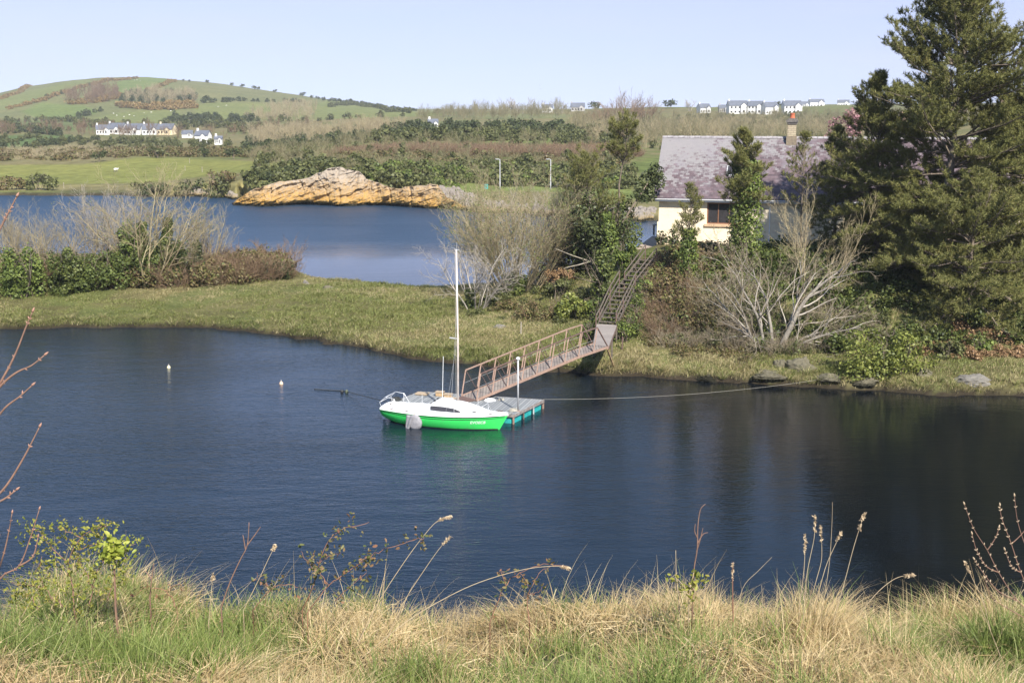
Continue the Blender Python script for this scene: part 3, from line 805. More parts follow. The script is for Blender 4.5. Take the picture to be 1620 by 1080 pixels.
# ---------------------------------------------------------------- pontoon
PZ = .50
PA, PB, PC = at(664, 619, PZ), at(860, 632, PZ), at(813, 655.5, PZ)
PD = at(612, 640, PZ); PD = PA + (PC - PB) * .96
def pontoon():
    o = (PA + PC) / 2; ux = (PB - PA).normalized(); rz = math.atan2(ux.y, ux.x)
    t = empty('pontoon', (o.x, o.y, 0), rz)
    tag(t, 'floating pontoon of weathered grey boards on teal floats', 'pontoon')
    def loc(p, z=None):
        d = p - Vector((o.x, o.y, 0)); c, s = math.cos(-rz), math.sin(-rz)
        return Vector((d.x * c - d.y * s, d.x * s + d.y * c, p.z if z is None else z))
    a, b, c, d = [loc(p) for p in (PA, PB, PC, PD)]
    dz = Vector((0, 0, .05))
    m = MB(); m.hexa([d - dz, c - dz, b - dz, a - dz, d, c, b, a]); m.build('deck', MT['planks_grey'], t)
    m = MB(); e = Vector((0, 0, .06))
    for p, q in ((a, b), (b, c), (c, d), (d, a)):
        dr = (q - p).normalized() * .05; out = Vector((dr.y, -dr.x, 0)) * -1.0
        m.bar(p - e * 1.2 + out * .3, q - e * 1.2 + out * .3, .07, .14)
    m.build('edge_frame', M_plain('edge_wood', (.30, .28, .26), (.16, .12, .10), 5, .9), t)
    rng = random.Random(2)
    def lerp(p, q, f): return p + (q - p) * f
    for side, (p, q), n in (('r', (c, b), 3), ('f', (d, c), 5), ('k', (a, b), 5)):
        inn = (lerp(a, c, .5) - lerp(p, q, .5)); inn.z = 0; inn.normalize()
        for i in range(n):
            u0, u1 = (i + .08) / n, (i + .86) / n
            P0, P1 = lerp(p, q, u0), lerp(p, q, u1)
            m = MB(); q0 = [P0 + inn * .06, P1 + inn * .06, P1 + inn * .7, P0 + inn * .7]
            m.hexa([Vector((v.x, v.y, -.25)) for v in q0] + [Vector((v.x, v.y, .36 + rng.uniform(-.015, .015))) for v in q0])
            m.build('float', MT['teal'], t, bevel=.04)
            if i:
                Pm = lerp(p, q, i / n - .03) - inn * .03
                MB().bar((Pm.x, Pm.y, -.1), (Pm.x, Pm.y, .42), .06).build('post', MT['rust_dark'] if i % 2 else MT['galv'], t)
    for p in (b, c):
        MB().bar((p.x * .995, p.y, -.1), (p.x * .995, p.y, .45), .08).build('post', MT['rust'], t)
    for u in (.35, .62, .88):
        P = lerp(d, c, u); P = P + (b - c).normalized() * .18
        m = MB(); m.tube([(P.x - .16, P.y, .60), (P.x + .16, P.y, .60)], .02, 6); m.bar((P.x - .07, P.y, .49), (P.x - .07, P.y, .6), .03); m.bar((P.x + .07, P.y, .49), (P.x + .07, P.y, .6), .03)
        m.build('mooring_cleat', MT['rust_dark'], t)
pontoon()

def lamp_pole():
    p = at(819.5, 650, PZ)
    h = atY(819.5, 567, p.y).z - PZ
    t = empty('pole_lamp', (p.x, p.y, PZ)); tag(t, 'thin galvanised pole with small lamp standing on the pontoon corner', 'pole lamp')
    MB().tube([(0, 0, 0), (0, 0, h - .05)], .045, 10).build('pole', MT['galv'], t, smooth=True)
    m = MB(); m.box((0, 0, .01), (.22, .22, .02)); m.build('base_plate', MT['rust'], t)
    m = MB(); m.lathe((0, 0, h - .06), [(.05, 0), (.10, .02), (.11, .07), (.08, .12), (.03, .14)], 14); m.build('lamp_head', MT['gel_white'], t)
lamp_pole()

def block(px, py, w, h, label, kind):
    p = at(px, py, PZ)
    if kind == 'crate':
        t = empty('timber_block', p, -.3); tag(t, label, 'timber block')
        m = MB(); m.box((0, 0, h / 2), (w, w * .7, h)); m.build('core', MT['tan'], t, bevel=.02)
        m = MB()
        m.box((0, 0, h + .012), (w * 1.12, w * .8, .05)); m.build('top_board', M_plain('board', (.45, .34, .22), (.32, .25, .18), 6, .9), t)
block(696, 626, .42, .22, 'taller tan timber block on the far edge of the pontoon', 'crate')
block(709, 629, .40, .20, 'lower orange tan timber block just left of the white mast', 'crate')
block(716, 632, .34, .07, 'flat tan timber offcut at the foot of the gangway beside the mast', 'crate')
block(668, 624, .62, .06, 'flat brown board lying at the far left end of the pontoon', 'crate')
def sack(px, py, r, label, mat, name, cat, flat=.4):
    p = at(px, py, PZ); rng = np.random.default_rng(int(px))
    V = []; F = []; n, k_ = 18, 8
    for j in range(k_ + 1):
        ph = math.pi / 2 * j / k_
        for k in range(n):
            th = 2 * math.pi * k / n; f = 1 + .10 * math.sin(3 * th + 1) + .06 * math.sin(7 * th + j)
            V.append((r * math.cos(ph) * math.cos(th) * f, r * .7 * math.cos(ph) * math.sin(th) * f, r * flat * math.sin(ph) * (1 + .1 * math.sin(4 * th))))
    for j in range(k_):
        for k in range(n): F.append((j * n + k, j * n + (k + 1) % n, (j + 1) * n + (k + 1) % n, (j + 1) * n + k))
    F.append(tuple(reversed(range(n))))
    o = mesh_py(name, V, F, MT[mat], None, smooth=True, loc=p); tag(o, label, cat)
sack(774, 634, .32, 'pale upturned bag lying on the pontoon below the gangway foot', 'gel_white', 'bag', 'bag', .45)
def rope_coil(px, py, label, z, r=.2, n=3, mat='rope', name='rope_coil'):
    p = at(px, py, z); m = MB()
    pts = []
    for i in range(n * 14):
        a = i / 14 * 2 * math.pi; rr = r * (1 - .12 * i / 14)
        pts.append((rr * math.cos(a), rr * .8 * math.sin(a), .03 + .03 * (i // 14) + .01 * math.sin(a * 3)))
    m.tube(pts, .022, 5); o = m.build(name, MT[mat], None, True, loc=p); tag(o, label, 'rope')
rope_coil(793, 633, 'small greenish heap of rope on the grey pontoon boards', PZ, .16, 3, 'rope')
rope_coil(812, 650, 'tangled pale mooring rope on the pontoon corner by the boat bow', PZ, .24, 4, 'rope')
rope_coil(626, 633, 'dark pile of rope on the pontoon behind the boat stern rail', PZ, .34, 5, 'rope_dark')
def rope(name, pts, r, mat, label, sag=0, seg=24):
    P = []
    for a, b in zip(pts[:-1], pts[1:]):
        for i in range(seg):
            f = i / seg; q = a + (b - a) * f; q.z -= sag * 4 * f * (1 - f); P.append(q)
    P.append(pts[-1])
    o = MB().tube(P, r, 5).build(name, MT[mat], None, True); tag(o, label, 'rope')
rope('mooring_rope', [PB + Vector((-.02, 0, .02)), hit(1290, 611) + Vector((0, 0, .30))], .007, 'rope', 'long pale mooring rope from the pontoon to the right bank', .30, 40)
rope('mooring_rope', [at(497, 615, .03), at(544, 618, .02), boat_w((.05, .5, .78))], .020, 'rope_dark', 'dark mooring rope lying on the water left of the boat stern', .0, 20)
rope('mooring_line', [boat_w((6.6, 0, .84)), at(812, 652, PZ + .08)], .014, 'rope', 'short white line tying the bow to the pontoon', .03)
rope('mooring_line', [boat_w((.3, -.6, .82)), boat_w((-.1, 1.3, .55))], .010, 'rope', 'short line from the boat stern across to the pontoon', .05)
for px, lab in ((541, 'black float on the dark mooring rope, nearer the open water'), (548.5, 'greenish dark float on the mooring rope, nearer the boat')):
    p = at(px, 621, 0); m = MB(); m.lathe((0, 0, -.08), [(.03, 0), (.085, .05), (.09, .17), (.06, .24), (.02, .27)], 12)
    o = m.build('float', MT['black'] if px < 545 else M_plain('dull_green', (.12, .14, .08), (.05, .06, .04)), None, True, loc=p); tag(o, lab, 'float')
for px, py, r, c, lab in ((267, 582, .115, (.80, .72, .45), 'pale yellow mooring buoy alone on the left part of the pool'), (445, 607.5, .12, (.80, .55, .38), 'pale orange mooring buoy floating left of the boat')):
    t = empty('mooring_buoy', at(px, py, 0)); tag(t, lab, 'buoy')
    MB().lathe((0, 0, -.05), [(.03, -.06), (r * .8, -.02), (r, .07), (r * .85, .15), (r * .4, .20), (.02, .215)], 14).build('ball', M_plain('buoy', c, tuple(x * .75 for x in c), 4, .5), t, smooth=True)
    MB().tube([(0, 0, .15), (0, 0, .23), (.02, 0, .25)], [.035, .03, .01], 6).build('eye', M_plain('buoy_eye', (.55, .5, .45)), t)

# ---------------------------------------------------------------- gangway
def gangway():
    # bottom chords, near side (n) and far side (f)
    n0, n1, n2 = at(754, 633, .55), at(914, 565, 0), at(962, 549, 0)
    n0 = at(754, 633, .56); n1 = at(915, 565, 1.92); n2 = at(962, 549, 2.10)
    dirv = (n2 - n0); dirv.z = 0; dirv.normalize(); per = Vector((-dirv.y, dirv.x, 0)) * 1.25
    f0, f1, f2 = n0 + per, n1 + per, n2 + per
    t = empty('gangway', n0); tag(t, 'rusty trussed steel gangway sloping from the bank down to the pontoon', 'gangway')
    L_ = lambda v: v - n0
    def path(a, b, c, s):   # s 0..9
        return a + (b - a) * (s / 7) if s <= 7 else b + (c - b) * ((s - 7) / 2)
    H = 1.42
    dk = MB()
    e = Vector((0, 0, .04)); z = Vector((0, 0, .05))
    for a, b in ((0, 7), (7, 9)):
        p, q = path(n0, n1, n2, a), path(n0, n1, n2, b); r_, s_ = p + per, q + per
        dk.hexa([L_(v) for v in (p - e, q - e, s_ - e, r_ - e, p + z * .4, q + z * .4, s_ + z * .4, r_ + z * .4)])
    dk.build('deck', MT['planks_pink'], t)
    fl = MB(); fp = [n0 + per * .08, n0 + per * .92]; dn = dirv * -1.25; dn.z = -.52
    tip = [p + Vector((dirv.x * -1.25, dirv.y * -1.25, PZ + .03 - n0.z)) for p in fp]
    g = Vector((0, 0, .03))
    fl.hexa([L_(v) for v in (tip[0] - g * .3, fp[0] - g, fp[1] - g, tip[1] - g * .3, tip[0] + g, fp[0] + g, fp[1] + g, tip[1] + g)])
    fl.build('ramp_flap', MT['rust_dark'], t)
    for off, sl in ((Vector((0, 0, 0)), 0), (per, 1)):
        B = [path(n0, n1, n2, s) + off for s in range(10)]
        lean = dirv * .30
        Hs = [H] * 9 + [H * .93]
        T = [B[s] + lean + Vector((0, 0, Hs[s])) for s in range(9)]
        m = MB()
        for i in range(9): m.bar(L_(B[i]), L_(B[i + 1]), .07, .13)
        m.build('bottom_chord', MT['rust'], t)
        m = MB()
        for i in range(8): m.bar(L_(T[i]), L_(T[i + 1]), .07, .06)
        m.build('top_rail', MT['rust'] if sl else MT['rust_dark'], t)
        for i in range(9):
            MB().bar(L_(B[i]), L_(T[i]), .065 if sl else .06).build('post', MT['rust'], t)
        for i in range(9):
            MB().bar(L_(T[i]), L_(B[i + 1]), .028 if i < 8 else .06).build('brace', MT['rust_dark'], t)
        m = MB()
        for i in range(8):
            a, b = (B[i] + T[i]) / 2, (B[i + 1] + T[i + 1]) / 2
            m.bar(L_(a), L_(b), .008)
        m.build('mid_wire', MT['galv'], t)
    m = MB()
    for s in range(0, 10):
        p = path(n0, n1, n2, s); m.bar(L_(p - e * 1.5), L_(p + per - e * 1.5), .06, .06)
    m.build('cross_member', MT['rust_dark'], t)
    # raking support leg near the bank
    a = n2 + Vector((-.05, -.05, -.1)); b = at(972, 584, 0); b.z = max(hgt(b.x, b.y), 0) ; b = hit(972, 580)
    MB().bar(L_(a), L_(b - Vector((0, 0, .15))), .08).build('raking_strut', MT['tan'], t)
    return n2, per, dirv
GN, GPER, GDIR = gangway()

# ---------------------------------------------------------------- boardwalk landing and stairs up to the house
S0, S1, S2 = at(960, 513, 1.95), at(991, 453, 3.5), at(1026, 409, 5.0)
def boardwalk():
    a = GN + GDIR * .03 + Vector((0, 0, .02)); b = a + GPER
    c = at(944, 512, 1.93); d = at(976, 514, 1.93)
    t = empty('boardwalk', (d + c) / 2 - Vector((0, 0, 1.2))); o = t.location.copy()
    tag(t, 'grey plank boardwalk between the gangway and the foot of the stairs', 'boardwalk')
    e = Vector((0, 0, .06))
    a2, b2 = a + Vector((0, 0, 0)), b
    m = MB(); m.hexa([v - o for v in (a2 - e, d - e, c - e, b2 - e, a2, d, c, b2)]); m.build('planking', M_planks('planks_walk', (.36, .31, .27), (.26, .22, .20), .17, 1), t)
    for p, q in ((a, d), (b, c)):
        MB().bar(p - e * 2 - o, q - e * 2 - o, .08, .12).build('bearer', MT['rust_dark'], t)
    for i, (p, q) in enumerate(((a, d), (b, c))):
        for f in (.4, .95):
            k = p + (q - p) * f; g = hgt(k.x, k.y)
            MB().bar(k - e * 2 - o, Vector((k.x, k.y, g - .2)) - o, .11).build('leg', MT['step_wood'], t)
boardwalk()
def stairs():
    t = empty('staircase', (S0.x, S0.y, hgt(S0.x, S0.y))); o = t.location.copy()
    tag(t, 'long overgrown timber staircase with rusty handrails climbing to the house', 'staircase')
    W = 1.25
    def flight(p, q, n, rail_far=True):
        d = q - p; h = Vector((d.x, d.y, 0)).normalized(); side = Vector((-h.y, h.x, 0)) * W / 2
        for s in (-1, 1):
            a, b = p + side * s - Vector((0, 0, .10)), q + side * s - Vector((0, 0, .10))
            MB().bar(a - o, b - o, .06, .17).build('stringer', MT['step_wood'], t)
        for i in range(n):
            f = (i + .6) / n; c = p + d * f
            m = MB(); dd = h * .13
            P = [c - dd - side * .95, c + dd - side * .95, c + dd + side * .95, c - dd + side * .95]
            m.hexa([v - o - Vector((0, 0, .045)) for v in P] + [v - o for v in P]); m.build('tread', MT['step_wood'], t)
        return h, side
    h, sd = flight(S0, S1, 9); h2, sd2 = flight(S1, S2, 7)
    up = Vector((0, 0, .82))
    def rail(pts, r=.035, name='handrail', mat='rail_wood', posts=True):
        m = MB()
        for a, b in zip(pts[:-1], pts[1:]): m.bar(a - o, b - o, .06, .07)
        m.build(name, MT[mat], t)
        if posts:
            for p in pts:
                g = hgt(p.x, p.y); MB().bar(Vector((p.x, p.y, min(g, p.z - 1.2) - .1)) - o, p - o, .07).build('rail_post', MT['rust_dark'], t)
    # near (right) rail and far (left) rail, upper and mid height
    for f, nm, ps in ((1, 'handrail', True), (.5, 'mid_rail', False)):
        u = up * f
        rail([S0 - sd + u, S0 + (S1 - S0) * .35 - sd + u * 1.05, S1 - sd + u * 1.1, S2 - sd2 + u], name=nm, posts=ps)
        rail([S0 + sd - h * .5 + u * .8, S0 + sd + u * 1.05 + h * .6, S0 + (S1 - S0) * .6 + sd + u * 1.25, S1 + sd + h * .6 + u * 1.25], name=nm, posts=ps)
        q = S1 + sd2 + h2 * 1.2
        rail([q + u, S2 + sd2 + h2 * 1.0 + u * 1.1], name=nm, posts=ps)
stairs()
for px, py, h, lab in ((984, 553, .85, 'short rusty iron post standing by the gangway head'), (824, 528, .80, 'thin wooden stake in the grass left of the gangway')):
    p = hit(px, py); o = MB().tube([(0, 0, -.2), (.02, 0, h)], .05, 6).build('post' if px > 900 else 'stake', MT['rust_dark'] if px > 900 else MT['bark_pale'], None, loc=p); tag(o, lab, 'post')

# ---------------------------------------------------------------- the cream house
def M_slate():
    m, nt, n, l, p = mat_new('roof_slate')
    br = n.new('ShaderNodeTexBrick'); tc = n.new('ShaderNodeTexCoord'); mp = n.new('ShaderNodeMapping')
    l.new(tc.outputs['UV'], mp.inputs['Vector']); l.new(mp.outputs[0], br.inputs['Vector'])
    br.inputs['Color1'].default_value = (.070, .046, .052, 1); br.inputs['Color2'].default_value = (.145, .10, .108, 1); br.inputs['Mortar'].default_value = (.08, .06, .07, 1)
    br.inputs['Scale'].default_value = 1; br.inputs['Brick Width'].default_value = .32; br.inputs['Row Height'].default_value = .22; br.inputs['Mortar Size'].default_value = .012
    nz = tex(nt, scale=.5, detail=3, coord='UV'); nf = tex(nt, scale=2.2, detail=9, coord='UV', rough=.85)
    sp = n.new('ShaderNodeSeparateXYZ'); l.new(tc.outputs['UV'], sp.inputs[0])
    # pale lichen, thicker near the left end and the ridge
    lv = math_n(nt, 'ADD', math_n(nt, 'MULTIPLY', sp.outputs['X'], -.017), math_n(nt, 'MULTIPLY', sp.outputs['Y'], .040))
    k = math_n(nt, 'ADD', math_n(nt, 'ADD', math_n(nt, 'MULTIPLY', nf, .75), math_n(nt, 'MULTIPLY', nz, .35)), lv)
    # slates catch lichen one by one
    wn_ = n.new('ShaderNodeTexWhiteNoise'); l.new(br.outputs['Color'], wn_.inputs['Vector'])
    k = math_n(nt, 'ADD', k, math_n(nt, 'MULTIPLY', wn_.outputs['Value'], .20))
    fac = ramp(nt, k, [(.66, (0, 0, 0)), (.78, (.8, .8, .8))])
    c = mixc(nt, fac, br.outputs['Color'], (.25, .24, .235))
    c = mixc(nt, ramp(nt, tex(nt, scale=.8, detail=4, coord='UV'), [(.5, (0, 0, 0)), (.7, (.5, .5, .5))]), c, (.19, .17, .19))
    l.new(c, p.inputs['Base Color']); p.inputs['Roughness'].default_value = .7
    l.new(bump(nt, br.outputs['Fac'], -.4, .02), p.inputs['Normal'])
    return m
MT['slate'] = M_slate()
MT['render_cream'] = M_painted('cream_render', (.82, .70, .50), (.64, .50, .36), .9, .18, 1.2)
HX = Vector((.9695, -.2451, 0)); HY = Vector((.2451, .9695, 0))
H0 = Vector((12.15, 99.6, 0)); EAVE, RIDGE, DEP, LEN = 9.15, 13.45, 9.6, 35.0; FLOOR = 4.2
def hw(u, v, z): return H0 + HX * u + HY * v + Vector((0, 0, z))
def box_h(m, u0, u1, v0, v1, z0, z1, o):
    m.hexa([hw(*q) - o for q in ((u0, v0, z0), (u1, v0, z0), (u1, v1, z0), (u0, v1, z0), (u0, v0, z1), (u1, v0, z1), (u1, v1, z1), (u0, v1, z1))])
def house():
    o = hw(LEN / 2, DEP / 2, FLOOR)
    t = empty('house', o); tag(t, 'long cream rendered house with purple slate roof above the stairs', 'house')
    # openings in the front wall (u0,u1,z0,z1)
    op = [(3.95, 6.65, 6.65, 8.4), (16, 18.4, 6.6, 8.4), (25.2, 27.4, 6.6, 8.4)]
    m = MB(); u = 0
    for a, b, z0, z1 in op:
        box_h(m, u, a, 0, .3, FLOOR, EAVE, o); box_h(m, a, b, 0, .3, FLOOR, z0, o); box_h(m, a, b, 0, .3, z1, EAVE, o); u = b
    box_h(m, u, LEN, 0, .3, FLOOR, EAVE, o)
    box_h(m, 0, .3, .3, DEP, FLOOR, EAVE, o); box_h(m, LEN - .3, LEN, .3, DEP, FLOOR, EAVE, o); box_h(m, .3, LEN - .3, DEP - .3, DEP, FLOOR, EAVE, o)
    for ua in (0, LEN - .3):
        P = [(ua, 0, EAVE), (ua, DEP, EAVE), (ua, DEP / 2, RIDGE - .12)]; V = [hw(*q) - o for q in P] + [hw(q[0] + .3, q[1], q[2]) - o for q in P]
        m.add(V, [(0, 2, 1), (3, 4, 5), (0, 3, 5, 2), (1, 2, 5, 4)])
    m.build('wall', MT['render_cream'], t)
    m = MB(); box_h(m, -.10, .0, -.10, 1.6, FLOOR, EAVE - 2.4, o); box_h(m, -.1, LEN, -.08, -.003, FLOOR, 5.0, o); m.build('plinth', MT['render_cream'], t)
    for a, b, z0, z1 in op:
        w = empty('window'); w.parent = t; bpy.context.view_layer.update()
        fr = MB()
        f = .10; y0, y1 = .06, .16
        box_h(fr, a, b, y0, y1, z1 - f, z1, o); box_h(fr, a, b, y0, y1, z0, z0 + f, o)
        box_h(fr, a, a + f, y0, y1, z0 + f, z1 - f, o); box_h(fr, b - f, b, y0, y1, z0 + f, z1 - f, o)
        for q in (.34, .67): box_h(fr, a + (b - a) * q - .035, a + (b - a) * q + .035, y0 + .003, y1 - .003, z0 + f, z1 - f, o)
        fr.build('frame', M_plain('window_wood', (.26, .12, .06), (.18, .08, .04), 5, .6), w)
        gl = MB(); box_h(gl, a + f, b - f, .105, .115, z0 + f, z1 - f, o); gl.build('pane', MT['smoke'], w)
        sl = MB(); box_h(sl, a - .18, b + .18, -.14, .055, z0 - .20, z0 - .004, o); sl.build('sill', M_plain('sill', (.58, .40, .24), (.45, .31, .19), 4, .8), w)
    # roof slopes with UVs in metres
    def slope_mesh(side):
        ov, lo = .55, EAVE - .12
        u0, u1 = -.42, LEN + .4
        pitch = (RIDGE - EAVE) / (DEP / 2)
        v_e, z_e = -ov, EAVE + .12 - ov * pitch; v_r, z_r = DEP / 2, RIDGE + .12
        if side: v_e = DEP + ov
        sl = math.hypot(DEP / 2 + ov, z_r - z_e); th = .12
        V = [hw(u0, v_e, z_e) - o, hw(u1, v_e, z_e) - o, hw(u1, v_r, z_r) - o, hw(u0, v_r, z_r) - o]; V += [v - Vector((0, 0, th)) for v in V]
        F = [(0, 1, 2, 3), (7, 6, 5, 4), (0, 4, 5, 1), (1, 5, 6, 2), (3, 2, 6, 7), (0, 3, 7, 4)]
        r = mesh_py('roof_slope', V, F, MT['slate'], t)
        uv = r.data.uv_layers.new(name='UVMap'); UV = [(0, 0), (u1 - u0, 0), (u1 - u0, sl), (0, sl)] * 2
        for lp in r.data.loops: uv.data[lp.index].uv = UV[lp.vertex_index]
        return z_e, sl
    z_e, sl = slope_mesh(0); slope_mesh(1)
    m = MB(); rr = random.Random(8); u = -.42
    while u < LEN + .2:
        k = rr.uniform(-.012, .012)
        m.hexa([hw(u, DEP / 2 - .16, RIDGE + .04 + k) - o, hw(u + .44, DEP / 2 - .16, RIDGE + .04 + k) - o, hw(u + .44, DEP / 2 + .16, RIDGE + .04 + k) - o, hw(u, DEP / 2 + .16, RIDGE + .04 + k) - o,
                hw(u, DEP / 2 - .05, RIDGE + .21 + k) - o, hw(u + .44, DEP / 2 - .05, RIDGE + .21 + k) - o, hw(u + .44, DEP / 2 + .05, RIDGE + .21 + k) - o, hw(u, DEP / 2 + .05, RIDGE + .21 + k) - o])
        u += .46
    m.build('ridge_tiles', M_plain('ridge_tile', (.38, .36, .36), (.20, .18, .19), 5, .9), t)
    m = MB(); ve = -.55
    box_h(m, -.42, LEN + .4, ve + .05, ve + .09, z_e - .32, z_e - .10, o); m.build('fascia', MT['gel_white'], t)
    m = MB(); box_h(m, -.40, LEN + .38, ve + .09, -.003, z_e - .30, z_e - .27, o); m.build('soffit', MT['gel_white'], t)
    m = MB(); m.tube([hw(-.45, ve - .03, z_e - .14) - o, hw(LEN + .4, ve - .03, z_e - .14) - o], .06, 8); m.build('gutter', MT['galv'], t)
    MB().tube([hw(9.0, ve - .03, z_e - .2) - o, hw(9.0, -.06, z_e - .6) - o, hw(9.0, -.06, FLOOR) - o], .045, 8).build('downpipe', MT['gel_white'], t)
    # skylight
    uk = (5.3, 6.15); f0, f1 = .36, .52
    def rf(u, f, h):
        v = -.55 + (DEP / 2 + .55) * f; z = z_e + (RIDGE + .12 - z_e) * f
        nz = Vector((0, 0, 1)) * (DEP / 2 + .55) - HY * (RIDGE + .12 - z_e); nz.normalize()
        return hw(u, v, z) + nz * h - o
    sk = MB(); sk.hexa([rf(uk[0], f0, 0), rf(uk[1], f0, 0), rf(uk[1], f1, 0), rf(uk[0], f1, 0), rf(uk[0], f0, .06), rf(uk[1], f0, .06), rf(uk[1], f1, .06), rf(uk[0], f1, .06)])
    s1 = sk.build('skylight', MT['galv'], t)
    gl = MB(); gl.hexa([rf(uk[0] + .09, f0 + .012, .063), rf(uk[1] - .09, f0 + .012, .063), rf(uk[1] - .09, f1 - .012, .063), rf(uk[0] + .09, f1 - .012, .063)] + [rf(uk[0] + .09, f0 + .012, .075), rf(uk[1] - .09, f0 + .012, .075), rf(uk[1] - .09, f1 - .012, .075), rf(uk[0] + .09, f1 - .012, .075)])
    gl.build('pane', MT['smoke'], s1)
    # chimney
    cu = 10.35; cv = DEP / 2 - .35
    c = MB(); box_h(c, cu - .42, cu + .42, cv - .35, cv + .45, RIDGE - .95, RIDGE + .25, o)
    ch = c.build('chimney', M_plain('chimney_base', (.26, .21, .14), (.15, .12, .09), 4, .9), t)
    br_m, nt, n, l, p = mat_new('cream_brick')
    bk = n.new('ShaderNodeTexBrick'); tc = n.new('ShaderNodeTexCoord'); mp = n.new('ShaderNodeMapping'); mp.inputs['Rotation'].default_value = (R(90), 0, 0)
    l.new(tc.outputs['Object'], mp.inputs['Vector']); l.new(mp.outputs[0], bk.inputs['Vector'])
    bk.inputs['Color1'].default_value = (.46, .39, .26, 1); bk.inputs['Color2'].default_value = (.36, .30, .20, 1); bk.inputs['Mortar'].default_value = (.25, .2, .15, 1); bk.inputs['Scale'].default_value = 1; bk.inputs['Brick Width'].default_value = .42; bk.inputs['Row Height'].default_value = .16; bk.inputs['Mortar Size'].default_value = .02
    l.new(bk.outputs['Color'], p.inputs['Base Color']); p.inputs['Roughness'].default_value = .9
    c = MB(); box_h(c, cu - .34, cu + .34, cv - .28, cv + .36, RIDGE + .253, RIDGE + 1.20, o); c.build('brick_stack', br_m, ch)
    c = MB(); box_h(c, cu - .40, cu + .40, cv - .34, cv + .42, RIDGE + 1.203, RIDGE + 1.36, o); box_h(c, cu - .47, cu + .47, cv - .41, cv + .49, RIDGE + 1.363, RIDGE + 1.56, o); box_h(c, cu - .36, cu + .36, cv - .3, cv + .38, RIDGE + 1.563, RIDGE + 1.70, o)
    c.build('corbelled_cap', M_plain('cap', (.20, .18, .16), (.08, .075, .07), 8, .95), ch)
    c = MB(); q = hw(cu, cv, RIDGE + 1.70) - o; c.lathe(q, [(.22, 0), (.20, .08), (.17, .30), (.20, .34), (.20, .40), (.15, .42)], 14); c.build('chimney_pot', M_plain('terracotta', (.55, .16, .07), (.36, .09, .05), 5, .85), ch, smooth=False)
    # floodlight
    q = hw(3.35, -.12, 8.72) - o; m = MB(); m.hexa([q + HX * a + HY * b + Vector((0, 0, c_)) for a, b, c_ in ((-.2, -.22, -.22), (.2, -.22, -.22), (.2, .1, -.12), (-.2, .1, -.12), (-.2, -.16, .10), (.2, -.16, .10), (.2, .1, .14), (-.2, .1, .14))]); m.build('floodlight', MT['galv'], t)
house()
def terrace():
    p = hw(-1.0, 1.0, 4.85); 
    m = MB(); box_h(m, -1.7, -.12, -1.5, 9, 3.0, 4.6, p); o = m.build('terrace', M_plain('paving', (.42, .33, .26), (.30, .24, .19), 3, .9), None, loc=p); tag(o, 'paved strip at the top of the stairs beside the house gable', 'terrace')
    q = hw(-.9, 8.2, 4.75); t = empty('garden_table', q); tag(t, 'dark garden table standing beside the house gable against the water', 'table')
    MB().box((0, 0, .95), (1.3, .9, .06)).build('table_top', MT['black'], t)
    for x in (-.55, .55):
        for y in (-.35, .35): MB().box((x, y, .46), (.07, .07, .92)).build('leg', MT['black'], t)
terrace()
#@@FAR
# ---------------------------------------------------------------- vegetation kit
def grow(rng, p, d, L, r, lvl, S, out, mask=None):
    s = S[lvl]; n = s['seg']; pts = [p]; rr = [r]; st = L / n; tp = s.get('taper', .75)
    dirs = [d]
    for i in range(n):
        w = s['wob']
        d = Vector((d.x + rng.gauss(0, w), d.y + rng.gauss(0, w), d.z + rng.gauss(0, w) + s['trop'])).normalized()
        p = p + d * st; pts.append(p); rr.append(max(r * (1 - (i + 1) / n * tp), .003)); dirs.append(d)
    out[lvl].append((pts, rr))
    if lvl + 1 < len(S):
        c = S[lvl + 1]
        k = max(1, int(round(s['n'] * rng.uniform(.75, 1.25))))
        for j in range(k):
            f = s['start'] + (1 - s['start']) * ((j + rng.random()) / k)
            x = f * n; i = min(int(x), n - 1); q = pts[i].lerp(pts[i + 1], x - i); dd = dirs[i + 1]
            a = c['ang'] * rng.uniform(.7, 1.3); az = rng.uniform(0, 2 * math.pi)
            u = dd.orthogonal().normalized(); v = dd.cross(u)
            cd = (dd * math.cos(a) + (u * math.cos(az) + v * math.sin(az)) * math.sin(a)).normalized()
            grow(rng, q, cd, L * c['ratio'] * rng.uniform(.7, 1.2) * (1 - .35 * f), max(rr[i] * c.get('rr', .6), c.get('rmin', .005)), lvl + 1, S, out)
def skel(seed, S, bases):
    rng = random.Random(seed); out = [[] for _ in S]
    for p, d, L, r in bases: grow(rng, Vector(p), Vector(d).normalized(), L, r, 0, S, out)
    return out
def blob_pts(rng, blobs, n, inner=.45, squash=True):
    B = np.array(blobs, float); vol = (B[:, 3] * B[:, 4] * B[:, 5]) ** .72; k = rng.choice(len(B), n, p=vol / vol.sum())
    d = unit(rng.normal(size=(n, 3))); r = rng.uniform(inner, 1.0, n) ** .7
    P = B[k, :3] + d * B[k, 3:6] * r[:, None]
    return P, d
def clumpy(rng, P, sz, keep=.75, s=0):
    """drop points where a 3d noise is low so gaps show"""
    v = (vnoise(P[:, 0] / sz + 7 * s, P[:, 2] / sz, 3) + vnoise(P[:, 1] / sz, P[:, 2] / sz + 3.3, 5 + s) + vnoise(P[:, 0] / sz, P[:, 1] / sz, 9)) / 3
    return v > np.quantile(v, 1 - keep)
def dome(rng, w, d, h, k, rs=.34):
    out = []
    for i in range(k):
        a = rng.uniform(0, 2 * math.pi); r = math.sqrt(rng.uniform(0, 1)) * .72; z = rng.uniform(.15, 1) * h * (1 - .5 * r * r) * .78
        q = rs * rng.uniform(.6, 1.25)
        out.append((math.cos(a) * r * w / 2, math.sin(a) * r * d / 2, z, q * w * .5 + .1, q * d * .5 + .1, q * h * .65 + .08))
    return out
